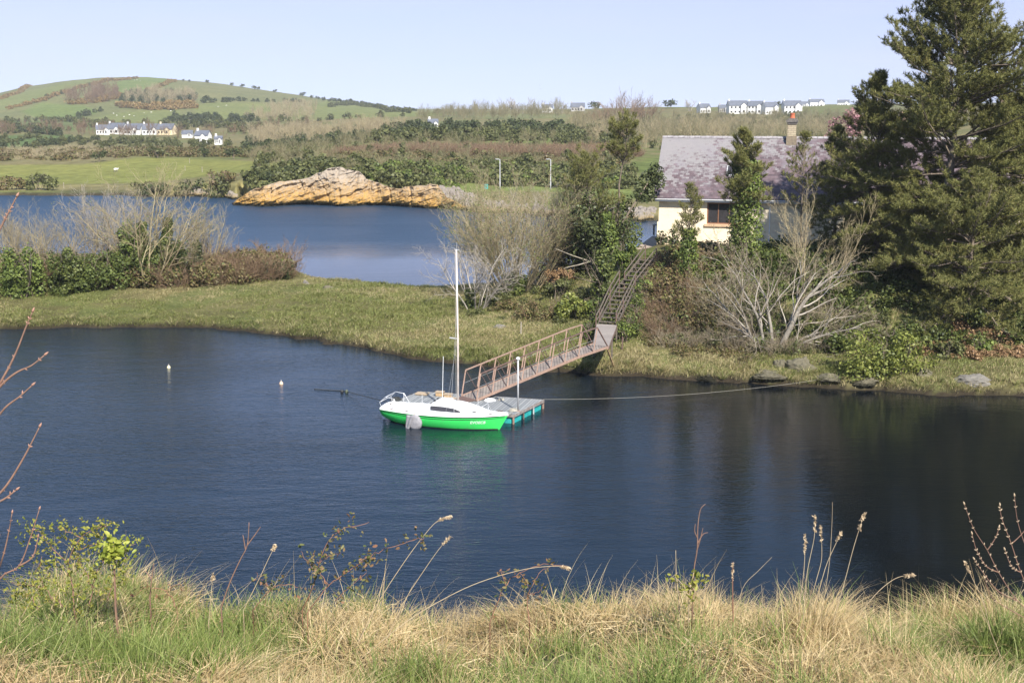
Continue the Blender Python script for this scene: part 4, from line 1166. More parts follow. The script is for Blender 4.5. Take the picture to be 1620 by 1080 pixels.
def plant_mesh_leaf(seed, w, d, h, n, size, k=14, keep=.8, inner=.4, elong=1.5, up=.3, gap=None):
    rng = np.random.default_rng(seed)
    P, nr = blob_pts(rng, dome(rng, w, d, h, k), n, inner)
    m = (P[:, 2] > .02) & clumpy(rng, P, gap or max(w, h) / 7, keep, seed % 7)
    P, nr = P[m], nr[m]
    return leaves_np(P, size, rng, elong, nr, up)
def bush(label, cat, pos, w, d, h, n, size, mat, seed, name='bush', group=None, stem='bark', k=14, keep=.8, elong=1.5, rz=0, stems=7):
    t = empty(name, Vector(pos) - Vector((0, 0, .1)), rz); tag(t, label, cat, group)
    V, F = plant_mesh_leaf(seed, w, d, h, n, size, k, keep, elong=elong)
    mesh_np('foliage', V, F, MT[mat], t)
    S = [dict(seg=4, wob=.12, trop=.03, n=4, start=.3, ang=.6), dict(seg=3, wob=.2, trop=.02, n=0, start=.3, ang=.6, ratio=.5, rr=.6)]
    rg = random.Random(seed)
    L = skel(seed, S, [((rg.uniform(-.2, .2) * w, rg.uniform(-.2, .2) * d, 0), (rg.uniform(-.5, .5), rg.uniform(-.5, .5), 1), h * .8, .035 * h ** .5) for _ in range(stems)])
    V, F = tubes_np(L[0] + L[1], 4); mesh_np('stems', V, F, MT[stem], t)
    return t
SB = [dict(seg=5, wob=.10, trop=.05, n=6, start=.3, ang=.5), dict(seg=4, wob=.14, trop=.05, n=5, start=.25, ang=.5, ratio=.5, rr=.6, rmin=.010), dict(seg=3, wob=.2, trop=.05, n=3, start=.3, ang=.5, ratio=.5, rr=.6, rmin=.007), dict(seg=2, wob=.2, trop=.05, n=0, start=.3, ang=.5, ratio=.5, rr=.6, rmin=.006)]
def twiggy(label, cat, pos, w, h, stems, mat, seed, name='bare_shrub', group=None, S=SB, spread=.75, r=.04, d=None, buds=0, budmat='leaf_olive', lev=None):
    t = empty(name, Vector(pos) - Vector((0, 0, .15))); tag(t, label, cat, group)
    rg = random.Random(seed); d = d or w
    B = []
    for i in range(stems):
        a = rg.uniform(0, 2 * math.pi); q = math.sqrt(rg.random()); e = spread * q
        B.append(((math.cos(a) * q * w * .16, math.sin(a) * q * d * .16, 0), (math.cos(a) * e * w / h, math.sin(a) * e * d / h, 1), h * rg.uniform(.75, 1.05), r * rg.uniform(.6, 1.2)))
    L = skel(seed, S, B)
    V, F = tubes_np(L[0], 5); mesh_np('stems', V, F, MT[mat], t)
    tw = sum(L[1:], [])
    V, F = tubes_np(tw, 3); mesh_np('twigs', V, F, MT[mat], t)
    if buds:
        rng = np.random.default_rng(seed); T = np.array([tuple(p) for l in L[-2:] for pts, _ in l for p in pts[1:]]); T = T[rng.choice(len(T), min(buds, len(T)), replace=False)]
        V, F = leaves_np(T + rng.normal(0, .04, T.shape), .07, rng); mesh_np('young_leaves', V, F, MT[budmat], t)
    return t

# ---- masses: many shrubs in one object
def scatter(poly, n, ymin, ymax, seed, pad=0):
    rng = np.random.default_rng(seed); xs = [p[0] for p in poly]; out = []
    tot = 0; P = np.zeros((0, 3))
    for _ in range(60):
        m = n * 8
        px = rng.uniform(min(xs), max(xs), m); Y = np.sqrt(rng.uniform(ymin ** 2, ymax ** 2, m)); X = (px - 810) / 1936 * Y
        Z = height(X, Y); qx, qy = project(X, Y, Z)
        k = inside(poly, qx, qy) & (Z > .25)
        P = np.concatenate([P, np.stack([X, Y, Z], -1)[k]])
        if len(P) >= n: break
    if len(P) == 0: return P
    return P[rng.permutation(len(P))[:n]]
def var_leaf(seed, w, h, n, size, keep=.85, k=10, d=None):
    return plant_mesh_leaf(seed, w, d or w, h, n, size, k, keep)
SV = [dict(seg=4, wob=.10, trop=.05, n=7, start=.25, ang=.5), dict(seg=3, wob=.16, trop=.06, n=4, start=.25, ang=.5, ratio=.5, rr=.55), dict(seg=2, wob=.2, trop=.06, n=0, start=.3, ang=.5, ratio=.5, rr=.6)]
def var_twig(seed, w, h, stems, r, rmin, spread=.8, n=(7, 4), S=None):
    S = [dict(x) for x in (S or SV)]; S[0]['n'], S[1]['n'] = n; S[1]['rmin'] = rmin * 1.3; S[2]['rmin'] = rmin
    rg = random.Random(seed); B = []
    for i in range(stems):
        a = rg.uniform(0, 2 * math.pi); q = math.sqrt(rg.random())
        B.append(((math.cos(a) * q * w * .2, math.sin(a) * q * w * .2, -.2), (math.cos(a) * q * spread * w / h, math.sin(a) * q * spread * w / h, 1), h * rg.uniform(.7, 1.05), r * rg.uniform(.7, 1.2)))
    L = skel(seed, S, B); return tubes_np(sum(L, []), 3)
def mass(name, variants, P, mat, label, seed, smin=.7, smax=1.3, kind='stuff', cat=None, sink=.2, group=None):
    rng = np.random.default_rng(seed); Vs, Fs, b = [], [], 0
    for p in P:
        V, F = variants[rng.integers(len(variants))]
        a = rng.uniform(0, 2 * math.pi); s = rng.uniform(smin, smax); sz = s * rng.uniform(.85, 1.15)
        c, sn = math.cos(a) * s, math.sin(a) * s
        W = np.empty_like(V); W[:, 0] = V[:, 0] * c - V[:, 1] * sn + p[0]; W[:, 1] = V[:, 0] * sn + V[:, 1] * c + p[1]; W[:, 2] = V[:, 2] * sz + p[2] - sink
        Vs.append(W); Fs.append(F + b); b += len(V)
    if not Vs: return None
    o = mesh_np(name, np.concatenate(Vs), np.concatenate(Fs), MT[mat] if isinstance(mat, str) else mat)
    tag(o, label, cat, group, kind)
    return o

# variants in metres
LV = [var_leaf(100 + i, 4.5, 3.6, 420, .42) for i in range(5)]          # leafy bush
LT = [var_leaf(120 + i, 7, 7.5, 520, .62, .8, 14) for i in range(4)]     # small leafy tree crown (also as trees far away)
LL = [var_leaf(140 + i, 3.2, 1.5, 300, .30) for i in range(5)]           # low scrub
TW = [var_twig(160 + i, 5, 5.5, 9, .05, .028) for i in range(5)]         # bare shrub
TT = [var_twig(180 + i, 7, 9.5, 5, .12, .045, .55, (9, 5)) for i in range(5)]   # bare tree
TB = [var_twig(200 + i, 3.2, 2.0, 16, .03, .022, .9, (4, 3)) for i in range(5)]     # low brown thicket

mass('bare_woodland', TT, scatter([(905, 222), (905, 190), (960, 182), (1060, 186), (1400, 184), (1620, 180), (1620, 235), (1040, 235)], 700, 340, 760, 1), 'twig_olive', 'pale leafless woodland filling the ground behind the house', 1, .4, .68)
mass('bare_woodland', TT, scatter([(900, 232), (905, 200), (1060, 190), (1400, 190), (1400, 240), (1040, 240)], 160, 330, 600, 2), 'twig_tan', 'darker brown leafless trees mixed into the wood behind the house', 2, .4, .7)
mass('woodland_understorey', LV, scatter([(905, 235), (905, 195), (1040, 185), (1620, 180), (1620, 240), (1040, 240)], 300, 320, 800, 3), 'leaf_olive', 'olive undergrowth showing between the bare trees behind the house', 3, .6, 1.2)
mass('green_scrub', LT, scatter([(590, 226), (600, 212), (720, 208), (820, 205), (900, 208), (960, 215), (960, 224), (860, 232), (700, 232)], 130, 380, 620, 4), 'leaf_dark', 'belt of dark green trees across the middle distance', 4, .5, .85)
mass('green_scrub', LV, scatter([(560, 232), (600, 216), (900, 212), (1000, 222), (1000, 240), (860, 236), (640, 238)], 170, 340, 600, 5), 'leaf_olive', 'olive bushes along the foot of the dark green belt', 5, .7, 1.3)
mass('brown_scrub', TB, scatter([(470, 262), (520, 248), (600, 238), (720, 238), (860, 240), (960, 238), (1010, 246), (1010, 272), (900, 268), (780, 262), (660, 250), (560, 256)], 900, 262, 400, 6), 'twig_brown', 'reddish brown heathery thicket on the rise beyond the water', 6, .8, 1.4)
mass('bank_scrub', LL, scatter([(372, 318), (400, 280), (470, 262), (560, 262), (640, 276), (740, 262), (1000, 268), (1000, 300), (720, 292), (640, 300), (560, 280), (440, 296)], 520, 204, 300, 7), 'leaf_olive', 'low olive and green scrub on the bank above the orange rocks', 7, .45, 1.7)
mass('bank_scrub', LL, scatter([(560, 285), (620, 262), (720, 262), (860, 268), (1000, 280), (1000, 298), (740, 292), (620, 302)], 200, 208, 290, 8), 'ivy_light', 'brighter green bramble patches on the bank above the orange rocks', 8, .7, 1.4)
mass('bank_scrub', LL, scatter([(360, 306), (400, 284), (470, 262), (540, 262), (520, 275), (430, 290)], 110, 212, 290, 9), 'leaf_dark', 'dark green scrub over the top of the rock outcrop', 9, .7, 1.2)
mass('left_woodland', TT, scatter([(380, 236), (400, 214), (470, 208), (600, 200), (640, 204), (640, 226), (520, 240)], 230, 420, 760, 10), 'twig_tan', 'pale bare trees in the hollow below the hill', 10, .35, .65)
mass('left_woodland', LV, scatter([(380, 240), (400, 218), (600, 205), (640, 212), (600, 234), (520, 244)], 110, 380, 700, 11), 'leaf_dark', 'dark bushes among the bare trees in the hollow', 11, .7, 1.2)
mass('hedge_belt', LL, scatter([(-200, 262), (-200, 240), (100, 242), (200, 236), (330, 236), (520, 240), (520, 256), (300, 251), (220, 251), (120, 260)], 380, 335, 470, 12), 'bramble', 'brown and green hedge belt behind the bright green shore field', 12, .8, 1.5)
mass('heath', TB, scatter([(-200, 250), (-200, 236), (140, 234), (240, 240), (200, 250), (100, 256)], 230, 345, 520, 13), 'twig_tan', 'pale brown heath in the low ground on the left', 13, .7, 1.2)
mass('valley_scrub', LV, scatter([(-200, 232), (-200, 222), (60, 218), (190, 222), (300, 226), (380, 232), (380, 240), (240, 236), (100, 236)], 130, 420, 640, 14), 'leaf_olive', 'scrubby hedges in the valley in front of the white houses', 14, .6, 1.1)
mass('valley_scrub', LV, scatter([(-200, 212), (-200, 196), (100, 198), (300, 200), (520, 196), (520, 206), (400, 214), (300, 206), (280, 204), (150, 204), (60, 212)], 150, 640, 1000, 15), 'leaf_olive', 'dark hedges and scrub at the foot of the hill behind the white houses', 15, .8, 1.6)
mass('valley_scrub', TT, scatter([(-200, 216), (-200, 200), (110, 204), (300, 214), (520, 200), (560, 212), (380, 226)], 130, 600, 900, 16), 'twig_brown', 'brown leafless scrub around the white houses', 16, .35, .8)
mass('hill_wood', TT, scatter([(97, 165), (105, 156), (140, 148), (165, 146), (190, 152), (186, 160), (140, 166)], 60, 900, 1600, 17), 'twig_brown', 'leafless copse on the left shoulder of the hill', 17, .8, 1.3)
mass('hill_gorse', LL, scatter([(97, 168), (160, 150), (190, 148), (192, 157), (150, 164)], 60, 900, 1600, 18), 'gorse_orange', 'rusty orange bracken beside the copse on the left shoulder of the hill', 18, 2, 3.4)
mass('hill_wood', LT, scatter([(187, 160), (205, 150), (245, 146), (300, 150), (312, 158), (290, 164), (230, 166)], 75, 900, 1600, 19), 'leaf_dark', 'dark wood across the middle of the hill', 19, .6, 1.1)
mass('hill_wood', TT, scatter([(190, 162), (215, 148), (300, 145), (312, 162), (230, 168)], 70, 900, 1600, 20), 'twig_tan', 'bare trees edging the dark wood on the middle of the hill', 20, .7, 1.1)
mass('hill_gorse', LL, scatter([(187, 166), (240, 168), (305, 162), (310, 172), (280, 174), (220, 174), (190, 170)], 130, 850, 1600, 21), 'gorse_orange', 'rusty orange bracken band below the dark wood on the hill', 21, 2, 3.2)
mass('hill_wood', TT, scatter([(385, 195), (400, 176), (470, 164), (500, 172), (490, 192), (430, 196)], 110, 800, 1400, 22), 'twig_tan', 'bare copse on the right foot of the hill', 22, .5, .85)
mass('hill_wood', LT, scatter([(255, 196), (270, 184), (330, 186), (360, 192), (400, 186), (400, 198), (300, 202)], 60, 760, 1200, 23), 'leaf_dark', 'dark trees along the hill foot above the white cottage', 23, .5, 1.0)
mass('ridge_scrub', TT, scatter([(660, 190), (700, 182), (800, 178), (900, 176), (900, 190), (800, 192), (700, 196)], 120, 700, 1100, 24), 'twig_olive', 'brown scrub along the far ridge in the middle of the view', 24, .5, .9)

def hedgerow(pts, mat, label, seed, step=5, s=(.8, 1.4), var=LV, ymin=300):
    P = []; rg = random.Random(seed)
    hp = [hit(a, b, ymin) for a, b in pts]
    for a, b in zip(hp[:-1], hp[1:]):
        n = max(2, int((b - a).length / step))
        for i in range(n):
            if rg.random() < .14: continue
            q = a.lerp(b, (i + rg.random() * .6) / n); P.append((q.x + rg.gauss(0, 1), q.y + rg.gauss(0, 1), hgt(q.x, q.y)))
    mass('hedgerow', var, P, mat, label, seed, s[0], s[1], 'thing', 'hedge', .3)
hedgerow([(0, 158), (33, 147), (67, 133), (117, 124)], 'gorse_orange', 'orange tinted hedge climbing the far left skyline shoulder of the hill', 30, 6, var=LL, s=(2, 3), ymin=700)
hedgerow([(0, 176), (67, 160), (123, 140), (157, 132), (217, 124)], 'gorse_orange', 'long orange hedge climbing the hill to its summit', 31, 6, var=LL, s=(2, 3), ymin=700)
hedgerow([(67, 160), (123, 141), (150, 134)], 'leaf_dark', 'dark bushes in the long hedge climbing to the summit', 32, 14, ymin=700)
hedgerow([(233, 144), (255, 137), (277, 129)], 'gorse_orange', 'short orange hedge under the summit on the right', 33, 6, var=LL, s=(2, 3), ymin=700)
hedgerow([(317, 163), (375, 160), (430, 162), (483, 163)], 'leaf_dark', 'dark hedge crossing the right flank of the hill', 34, 6, s=(1.0, 1.9), ymin=700)
hedgerow([(127, 188), (145, 180), (160, 176)], 'leaf_dark', 'short dark hedge above the sheep field', 35, 6, s=(1, 1.7), ymin=700)
hedgerow([(0, 194), (60, 192), (160, 196), (250, 198)], 'leaf_olive', 'olive hedge along the foot of the left hill fields', 36, 7, s=(1, 1.6), ymin=600)
hedgerow([(330, 195), (400, 192), (500, 192), (560, 188), (640, 184)], 'leaf_olive', 'olive hedge along the foot of the right hill fields', 37, 7, s=(1, 1.6), ymin=600)
hedgerow([(0, 234), (60, 233), (126, 222), (200, 222)], 'leaf_dark', 'dark hedge across the low fields on the left', 38, 4, s=(.7, 1.1), ymin=400)
hedgerow([(0, 204), (30, 207), (60, 212), (95, 216)], 'leaf_dark', 'tall dark line of trees at the far left below the hill', 39, 4, s=(.9, 1.6), ymin=450)
hedgerow([(520, 170), (560, 166), (600, 172), (650, 180)], 'leaf_olive', 'olive hedge below the trees on the falling ridge', 40, 8, s=(1, 1.5), ymin=800)

# far single trees, small copies of a few kinds
def far_tree(kind, seed, w=7, h=7):
    t = empty('tree'); rng = np.random.default_rng(seed)
    if kind == 'bare':
        V, F = var_twig(seed, w, h, 5, .14, .06, .6, (10, 6)); mesh_np('crown', V, F, MT['twig_grey'], t)
    else:
        V, F = plant_mesh_leaf(seed, w, w, h * .8, 420, .6, 12, .8); V[:, 2] += h * .22; mesh_np('crown', V, F, MT[{'green': 'leaf_olive', 'dark': 'leaf_dark'}[kind]], t)
    L = skel(seed, SV[:2], [((0, 0, -.3), (.1, 0, 1), h * .7, .22)]); V, F = tubes_np(L[0] + L[1], 4); mesh_np('trunk', V, F, MT['bark'], t)
    return t
PROTO = {}
def place_tree(kind, px, py, hpx, label, group, ymin=60, wscale=1.0):
    p = hit(px, py, ymin); k = (kind, (int(px) * 7) % 2)
    d = p.y / FPX
    if k not in PROTO: PROTO[k] = far_tree(kind, 500 + 3 * len(PROTO)); o = PROTO[k]
    else: o = copy_tree(PROTO[k])
    s = hpx * d / 7.0
    o.location = p - Vector((0, 0, .05)); o.scale = (s * wscale, s * wscale, s); o.rotation_euler.z = px * .7; tag(o, label, 'tree', group)
ORD = ['first', 'second', 'third', 'fourth', 'fifth', 'sixth', 'seventh', 'eighth', 'ninth', 'tenth', 'eleventh', 'twelfth', 'thirteenth', 'fourteenth', 'fifteenth']
for i, (px, h) in enumerate([(290, 5), (300, 5), (328, 7), (367, 7), (383, 8), (402, 8), (408, 7), (435, 7), (479, 10), (494, 7), (503, 8), (512, 8)]):
    py = np.interp(px, [220, 280, 350, 400, 480, 520], [124, 127, 132, 140, 152, 160])
    place_tree('dark' if i % 3 else 'green', px, py + 2, h, ORD[i] + ' from the left of the lone trees on the hill skyline', 'lone trees on the hill skyline', 1200, 1.1)
for i in range(24):
    px = 522 + i * 5.9; py = np.interp(px, [520, 560, 600, 660], [160, 163, 170, 180])
    place_tree('dark', px, py + 2, 7 + (i * 7) % 4, 'tree in the row running down the ridge right of the hill', 'row of trees down the ridge', 1100, 1.2)
for a in [('dark', 157, 256, 22, 'round dark tree standing alone behind the green shore field', 1.25), ('green', 250, 250, 20, 'wide flat topped tree beyond the green shore field', 1.9), ('dark', 322, 249, 18, 'leaning dark tree right of the flat topped tree', 1.3),
          ('dark', 370, 252, 22, 'dark rounded tree in the hollow left of the rocks', 1.3), ('green', 396, 250, 22, 'lighter green tree next to the dark rounded one in the hollow', 1.2)]:
    place_tree(a[0], a[1], a[2], a[3], a[4], None, 280, a[5])
for a in [('green', 583 + 110, 182, 12, 'dark bush shaped tree on the ridge right of the hill end', 1.3), ('green', 730, 182, 12, 'small leafy tree in the dip of the ridge', 1.3), ('bare', 790, 180, 16, 'grey bare tree on the ridge left of the big one', 1.2), ('bare', 822, 180, 22, 'wide grey bare tree high on the middle ridge', 1.5),
          ('bare', 888, 179, 15, 'thin bare tree beside the grey roofed house on the ridge', 1.0), ('dark', 940, 176, 18, 'dense dark evergreen on the ridge left of the big bare tree', 1.2), ('dark', 1060, 172, 17, 'dark rounded evergreen on the skyline above the house roof', 1.4),
          ('bare', 1092, 176, 16, 'small bare tree right of the rounded evergreen on the skyline', 1.2), ('dark', 1231, 170, 12, 'small dark tree among the far white houses', 1.2), ('green', 900, 222, 24, 'green tree in the field corner in the middle distance', 1.6), ('dark', 1000, 240, 60, 'x', .9)][:-1]:
    place_tree(a[0], a[1], a[2], a[3], a[4], None, 300, a[5])
for px, py, w, h, sd, lab in ((985, 196, 62, 44, 5, 'big rounded brown leafless tree on the skyline left of the house'), (1020, 194, 44, 32, 6, 'smaller rounded leafless tree on the skyline close to the roof end'), (952, 200, 40, 26, 7, 'low leafless tree left of the big rounded one on the skyline')):
    p = hit(px, py, 300); k = p.y / FPX; t = empty('bare_tree', p - Vector((0, 0, .3))); tag(t, lab, 'tree')
    V, F = var_twig(800 + sd, w * k, h * k, 26, .11, .05, .95, (9, 6)); mesh_np('crown', V, F, MT['twig_brown'], t)
    V, F = tubes_np([([Vector((0, 0, 0)), Vector((.1, 0, h * k * .3)), Vector((0, 0, h * k * .55))], [.4, .3, .15])], 7); mesh_np('trunk', V, F, MT['bark'], t)
mass('mixed_scrub', LV, scatter([(380, 300), (400, 240), (560, 222), (1000, 218), (1000, 298), (640, 298)], 170, 215, 420, 51), 'leaf_olive', 'taller olive bushes scattered over the rise beyond the water', 51, .25, .9)
mass('mixed_scrub', TW, scatter([(380, 300), (400, 240), (560, 222), (1000, 218), (1000, 298), (640, 298)], 150, 215, 420, 52), 'twig_olive', 'tan leafless bushes scattered over the rise beyond the water', 52, .25, .75)
# pink blossom tree behind the house
def blossom():
    p = atY(1338, 222, 190); p.z = 5.6; t = empty('blossom_tree', p); tag(t, 'pink blossoming tree behind the house roof beside the pines', 'tree')
    V, F = plant_mesh_leaf(77, 7, 6, 8.5, 2200, .28, 16, .8); V[:, 2] += 3; mesh_np('crown', V, F, MT['blossom'], t)
    L = skel(77, SV[:2], [((0, 0, -.3), (.1, 0, 1), 7.5, .2)]); V, F = tubes_np(L[0] + L[1], 4); mesh_np('trunk', V, F, MT['bark'], t)
blossom()

# ---------------------------------------------------------------- far houses
HM = {'white': M_plain('far_white', (.74, .73, .70), (.66, .65, .62), .3, .9, bmp=0), 'cream': M_plain('far_cream', (.75, .62, .40), (.66, .54, .36), .3, .9, bmp=0), 'grey': M_plain('far_grey', (.42, .40, .38), (.34, .33, .31), .3, .9, bmp=0),
      'slate': M_plain('far_slate', (.13, .14, .17), (.09, .10, .12), .6, .8, bmp=0), 'brown': M_plain('far_tile', (.30, .19, .13), (.22, .14, .10), .6, .8, bmp=0), 'glass': MT['smoke']}
def far_house(px, py, wpx, label, wall='white', roof='slate', rz=0.0, Y=None, ymin=300, two=True, chim=1, depth=7.0, hh=None):
    p = hit(px, py, ymin) if Y is None else atY(px, py, Y)
    w = wpx * p.y / FPX * (.88 if ymin > 300 else 1); d = min(depth, w * .8); h = hh or (min(w * .32, 5) if not two else min(w * .45, 5.4)); rh = d * .42
    t = empty('house', p, rz); tag(t, label, 'house')
    m = MB(); m.box((0, 0, h / 2 - .6), (w, d, h + 1.2))
    for s in (-1, 1):
        m.add([(s * (w / 2 - .01), -d / 2, h), (s * (w / 2 - .01), d / 2, h), (s * (w / 2 - .01), 0, h + rh), (s * (w / 2 - .3), -d / 2, h), (s * (w / 2 - .3), d / 2, h), (s * (w / 2 - .3), 0, h + rh)], [(0, 1, 2), (5, 4, 3), (0, 2, 5, 3), (1, 4, 5, 2)])
    # projecting gable
    gx = w * .24; gw = w * .30
    m.add([(gx - gw / 2, -d / 2 - 1.2, -.8), (gx + gw / 2, -d / 2 - 1.2, -.8), (gx + gw / 2, -d / 2 + .1, -.8), (gx - gw / 2, -d / 2 + .1, -.8), (gx - gw / 2, -d / 2 - 1.2, h), (gx + gw / 2, -d / 2 - 1.2, h), (gx + gw / 2, -d / 2 + .1, h), (gx - gw / 2, -d / 2 + .1, h), (gx, -d / 2 - 1.2, h + gw * .42), (gx, -d / 2 + 1.5, h + gw * .42)],
          [(0, 1, 5, 8, 4), (1, 2, 6, 5), (3, 0, 4, 7)])
    m.build('wall', HM[wall], t)
    e = .25; m = MB(); th = .18
    for s in (-1, 1):
        a = [(-w / 2 - e, s * (d / 2 + e), h - e * .8), (w / 2 + e, s * (d / 2 + e), h - e * .8), (w / 2 + e, 0, h + rh + .04), (-w / 2 - e, 0, h + rh + .04)]
        b = [(x, y, z + th) for x, y, z in a]; m.hexa(a + b if s < 0 else [a[1], a[0], a[3], a[2], b[1], b[0], b[3], b[2]])
    for s in (-1, 1):
        a = [(gx, -d / 2 - 1.35, h + gw * .42 + .03), (gx + s * (gw / 2 + .2), -d / 2 - 1.35, h - .15), (gx + s * (gw / 2 + .2), -d / 2 + .3, h - .15), (gx, -d / 2 + 2.2, h + gw * .42 + .03)]
        b = [(x, y, z + th) for x, y, z in a]; m.hexa(a + b if s > 0 else [a[1], a[0], a[3], a[2], b[1], b[0], b[3], b[2]])
    rf = m.build('roof', HM[roof], t)
    if chim:
        for s in ((-1, 1) if chim == 2 else (-1,)):
            MB().box((s * (w / 2 - .6), 0, h + rh + .45), (.8, .6, 1.3)).build('chimney', HM[wall], rf)
    fl = [1.3] if not two else [1.2, 3.9]
    for z in fl:
        if z + .6 > h: continue
        for q in (-.38, -.17, .04):
            MB().box((q * w, -d / 2 - .03, z), (min(1.3, w * .1), .08, 1.15)).build('window', HM['glass'], t)
    MB().box((gx, -d / 2 - 1.23, 1.4), (gw * .4, .08, 1.4)).build('window', HM['glass'], t)
    return t
fh = [(163, 213, 22, 'low white house at the left end of the row below the hill', 'white', 'slate', .3), (186, 212, 32, 'large white gabled house second from left in the row below the hill', 'white', 'slate', -.25), (214, 213, 30, 'pale gabled house in the middle of the row below the hill', 'white', 'slate', -.2),
      (240, 213, 28, 'white house with long grey roof fourth in the row below the hill', 'white', 'slate', .1), (265, 213, 28, 'pale double gabled house at the right end of the row below the hill', 'cream', 'slate', -.2)]
for a in fh: far_house(a[0], a[1], a[2], a[3], a[4], a[5], a[6], ymin=560, two=False, depth=7, hh=2.7)
far_house(322, 228, 24, 'bright white farmhouse with chimney standing apart in the valley', 'white', 'slate', -.2, ymin=400, two=True, depth=5, hh=3.6)
far_house(346, 229, 13, 'small white cottage right of the bright farmhouse', 'white', 'slate', .1, ymin=400, two=False, depth=4, hh=2.4)
far_house(297, 218, 18, 'low white outbuilding left of the bright farmhouse', 'white', 'slate', .1, ymin=400, two=False, depth=4, hh=1.8, chim=0)
far_house(685, 204, 17, 'white gabled house half hidden by bare trees in the middle distance', 'white', 'slate', .15, ymin=520, two=False, hh=2.6)
far_house(866, 178, 18, 'low grey house on the middle ridge', 'white', 'slate', 0, ymin=700, two=False, hh=3.0)
far_house(914, 176, 24, 'long dark roofed building on the middle ridge', 'grey', 'slate', 0, ymin=700, two=False, hh=2.8)
rs = [(1113, 179, 20, 'small white gabled house at the left end of the far estate', 'white', .3), (1144, 178, 16, 'grey sided house behind the left end of the far estate', 'grey', 0), (1166, 180, 34, 'broad white house with dark roof in the left half of the far estate', 'white', .1), (1196, 180, 28, 'dark roofed house left of the tall white gables in the far estate', 'white', -.3),
      (1217, 181, 26, 'tall white gabled house in the middle of the far estate', 'white', .3), (1252, 180, 32, 'white house with long dark roof right of the chimney in the far estate', 'white', .1), (1272, 170, 14, 'tiny white house on the crest above the far estate', 'white', 0), (1291, 169, 26, 'white house on the crest above the right of the far estate', 'white', .1),
      (1334, 168, 20, 'grey roofed house on the crest left of the pines', 'white', -.2), (1362, 168, 16, 'pale house on the crest just left of the pine crown', 'white', .1)]
for a in rs: far_house(a[0], a[1], a[2], a[3], a[4], 'slate', a[5], ymin=600 if a[1] > 170 else 1200, two=True, hh=min(a[2] * .17, 5))
far_house(1612, 199, 56, 'nearer white house with brown tiled roof at the far right edge', 'white', 'brown', -.2, ymin=200, depth=8, hh=3.2, two=False)
far_house(1440, 215, 40, 'cream walled house glimpsed through the pine branches', 'cream', 'brown', .1, ymin=200, depth=7, hh=4.2, two=False, chim=0)

# sheep on the hill, far poles
shp = None
def sheep(px, py):
    global shp
    p = hit(px, py, 225)
    if shp is None:
        t = empty('sheep'); S = .0
        L = [([(-.45, 0, .55), (-.2, 0, .62), (.2, 0, .62), (.45, 0, .58), (.6, 0, .75), (.72, 0, .78), (.86, 0, .70)], [.12, .27, .28, .24, .13, .11, .05])]
        V, F = tubes_np(L, 8); b = mesh_np('body', V, F, M_plain('wool', (.80, .78, .70), (.65, .62, .54), 8, .95), t, smooth=True)
        m = MB()
        for x in (-.28, .3):
            for y in (-.12, .12): m.tube([(x, y, .5), (x + .01, y, .02)], [.06, .035], 6)
        m.build('legs', MT['bark_grey'], t); shp = t; o = t
    else: o = copy_tree(shp)
    o.location = p; o.rotation_euler.z = px; tag(o, 'white sheep grazing in a field on or below the hill', 'sheep', 'sheep grazing on and below the hill')
for q in [(168, 187), (185, 184), (196, 186), (205, 183), (212, 185), (228, 180), (239, 179), (180, 181), (270, 177), (345, 170), (358, 168), (213, 128), (217, 127), (222, 129), (183, 272)]: sheep(*q)
def pole(px, py, hpx, label, ymin, r=.12, name='telegraph_pole', mat='bark_grey', cat='pole'):
    p = hit(px, py, ymin); h = hpx * p.y / FPX
    m = MB(); m.tube([(0, 0, -.3), (0, 0, h)], [r, r * .7], 8); m.box((0, 0, h * .93), (h * .18, r * .8, r)); o = m.build(name, MT[mat], None, loc=p); tag(o, label, cat)
pole(233, 217, 17, 'pale pole in front of the cream house in the valley row', 380)
pole(33, 150, 6, 'thin pole on the left shoulder of the hill', 900)
pole(426, 196, 14, 'pale pole beside the copse on the right foot of the hill', 600)
pole(1282, 200, 26, 'tall thin pole in the bare wood right of the chimney', 350, .08)
pole(1140, 207, 20, 'thin pole in the bare wood above the ivy covered tree', 350, .08)
def streetlamp(px, py, label):
    p = hit(px, py, 190); h = 46 * p.y / FPX
    t = empty('street_lamp', p); tag(t, label, 'street lamp')
    MB().tube([(0, 0, -.2), (0, 0, 1.2), (0, 0, 1.25), (0, 0, h)], [.11, .11, .07, .055], 8).build('post', MT['galv'], t, smooth=True)
    m = MB(); m.tube([(0, 0, h - .05), (-.25, 0, h + .04)], .05, 6); m.box((-.5, 0, h + .03), (.6, .24, .12)); m.build('lamp_head', MT['galv'], t, bevel=.02)
streetlamp(791, 299, 'grey street lamp left of its twin beyond the water')
streetlamp(871, 299, 'grey street lamp right of its twin beyond the water')
def bin_():
    p = hit(769, 299, 190); t = empty('litter_bin', p); tag(t, 'small teal green litter bin on the grass left of the street lamps', 'bin')
    MB().lathe((0, 0, -.05), [(.30, 0), (.34, .1), (.36, .85), (.30, .9)], 12).build('body', MT['teal'], t)
    MB().lathe((0, 0, .86), [(.38, 0), (.36, .1), (.2, .25), (.02, .3)], 12).build('lid', MT['leaf_dark'], t)
bin_()
for px, py in ((855, 141), (853, 136)):
    p = atY(px, py, 500); m = MB()
    for s in (-1, 1): m.add([(0, 0, 0), (s * .35, .05, .22), (s * .75, 0, .10), (s * .35, -.16, .18)], [(0, 1, 2, 3)])
    m.tube([(0, -.3, 0), (0, 0, .02), (0, .3, 0)], [.03, .09, .02], 6)
    o = m.build('gull', MT['bark_grey'], None, loc=p); tag(o, ('lower' if py > 138 else 'upper') + ' of the two tiny birds gliding over the ridge', 'bird', 'two distant birds')
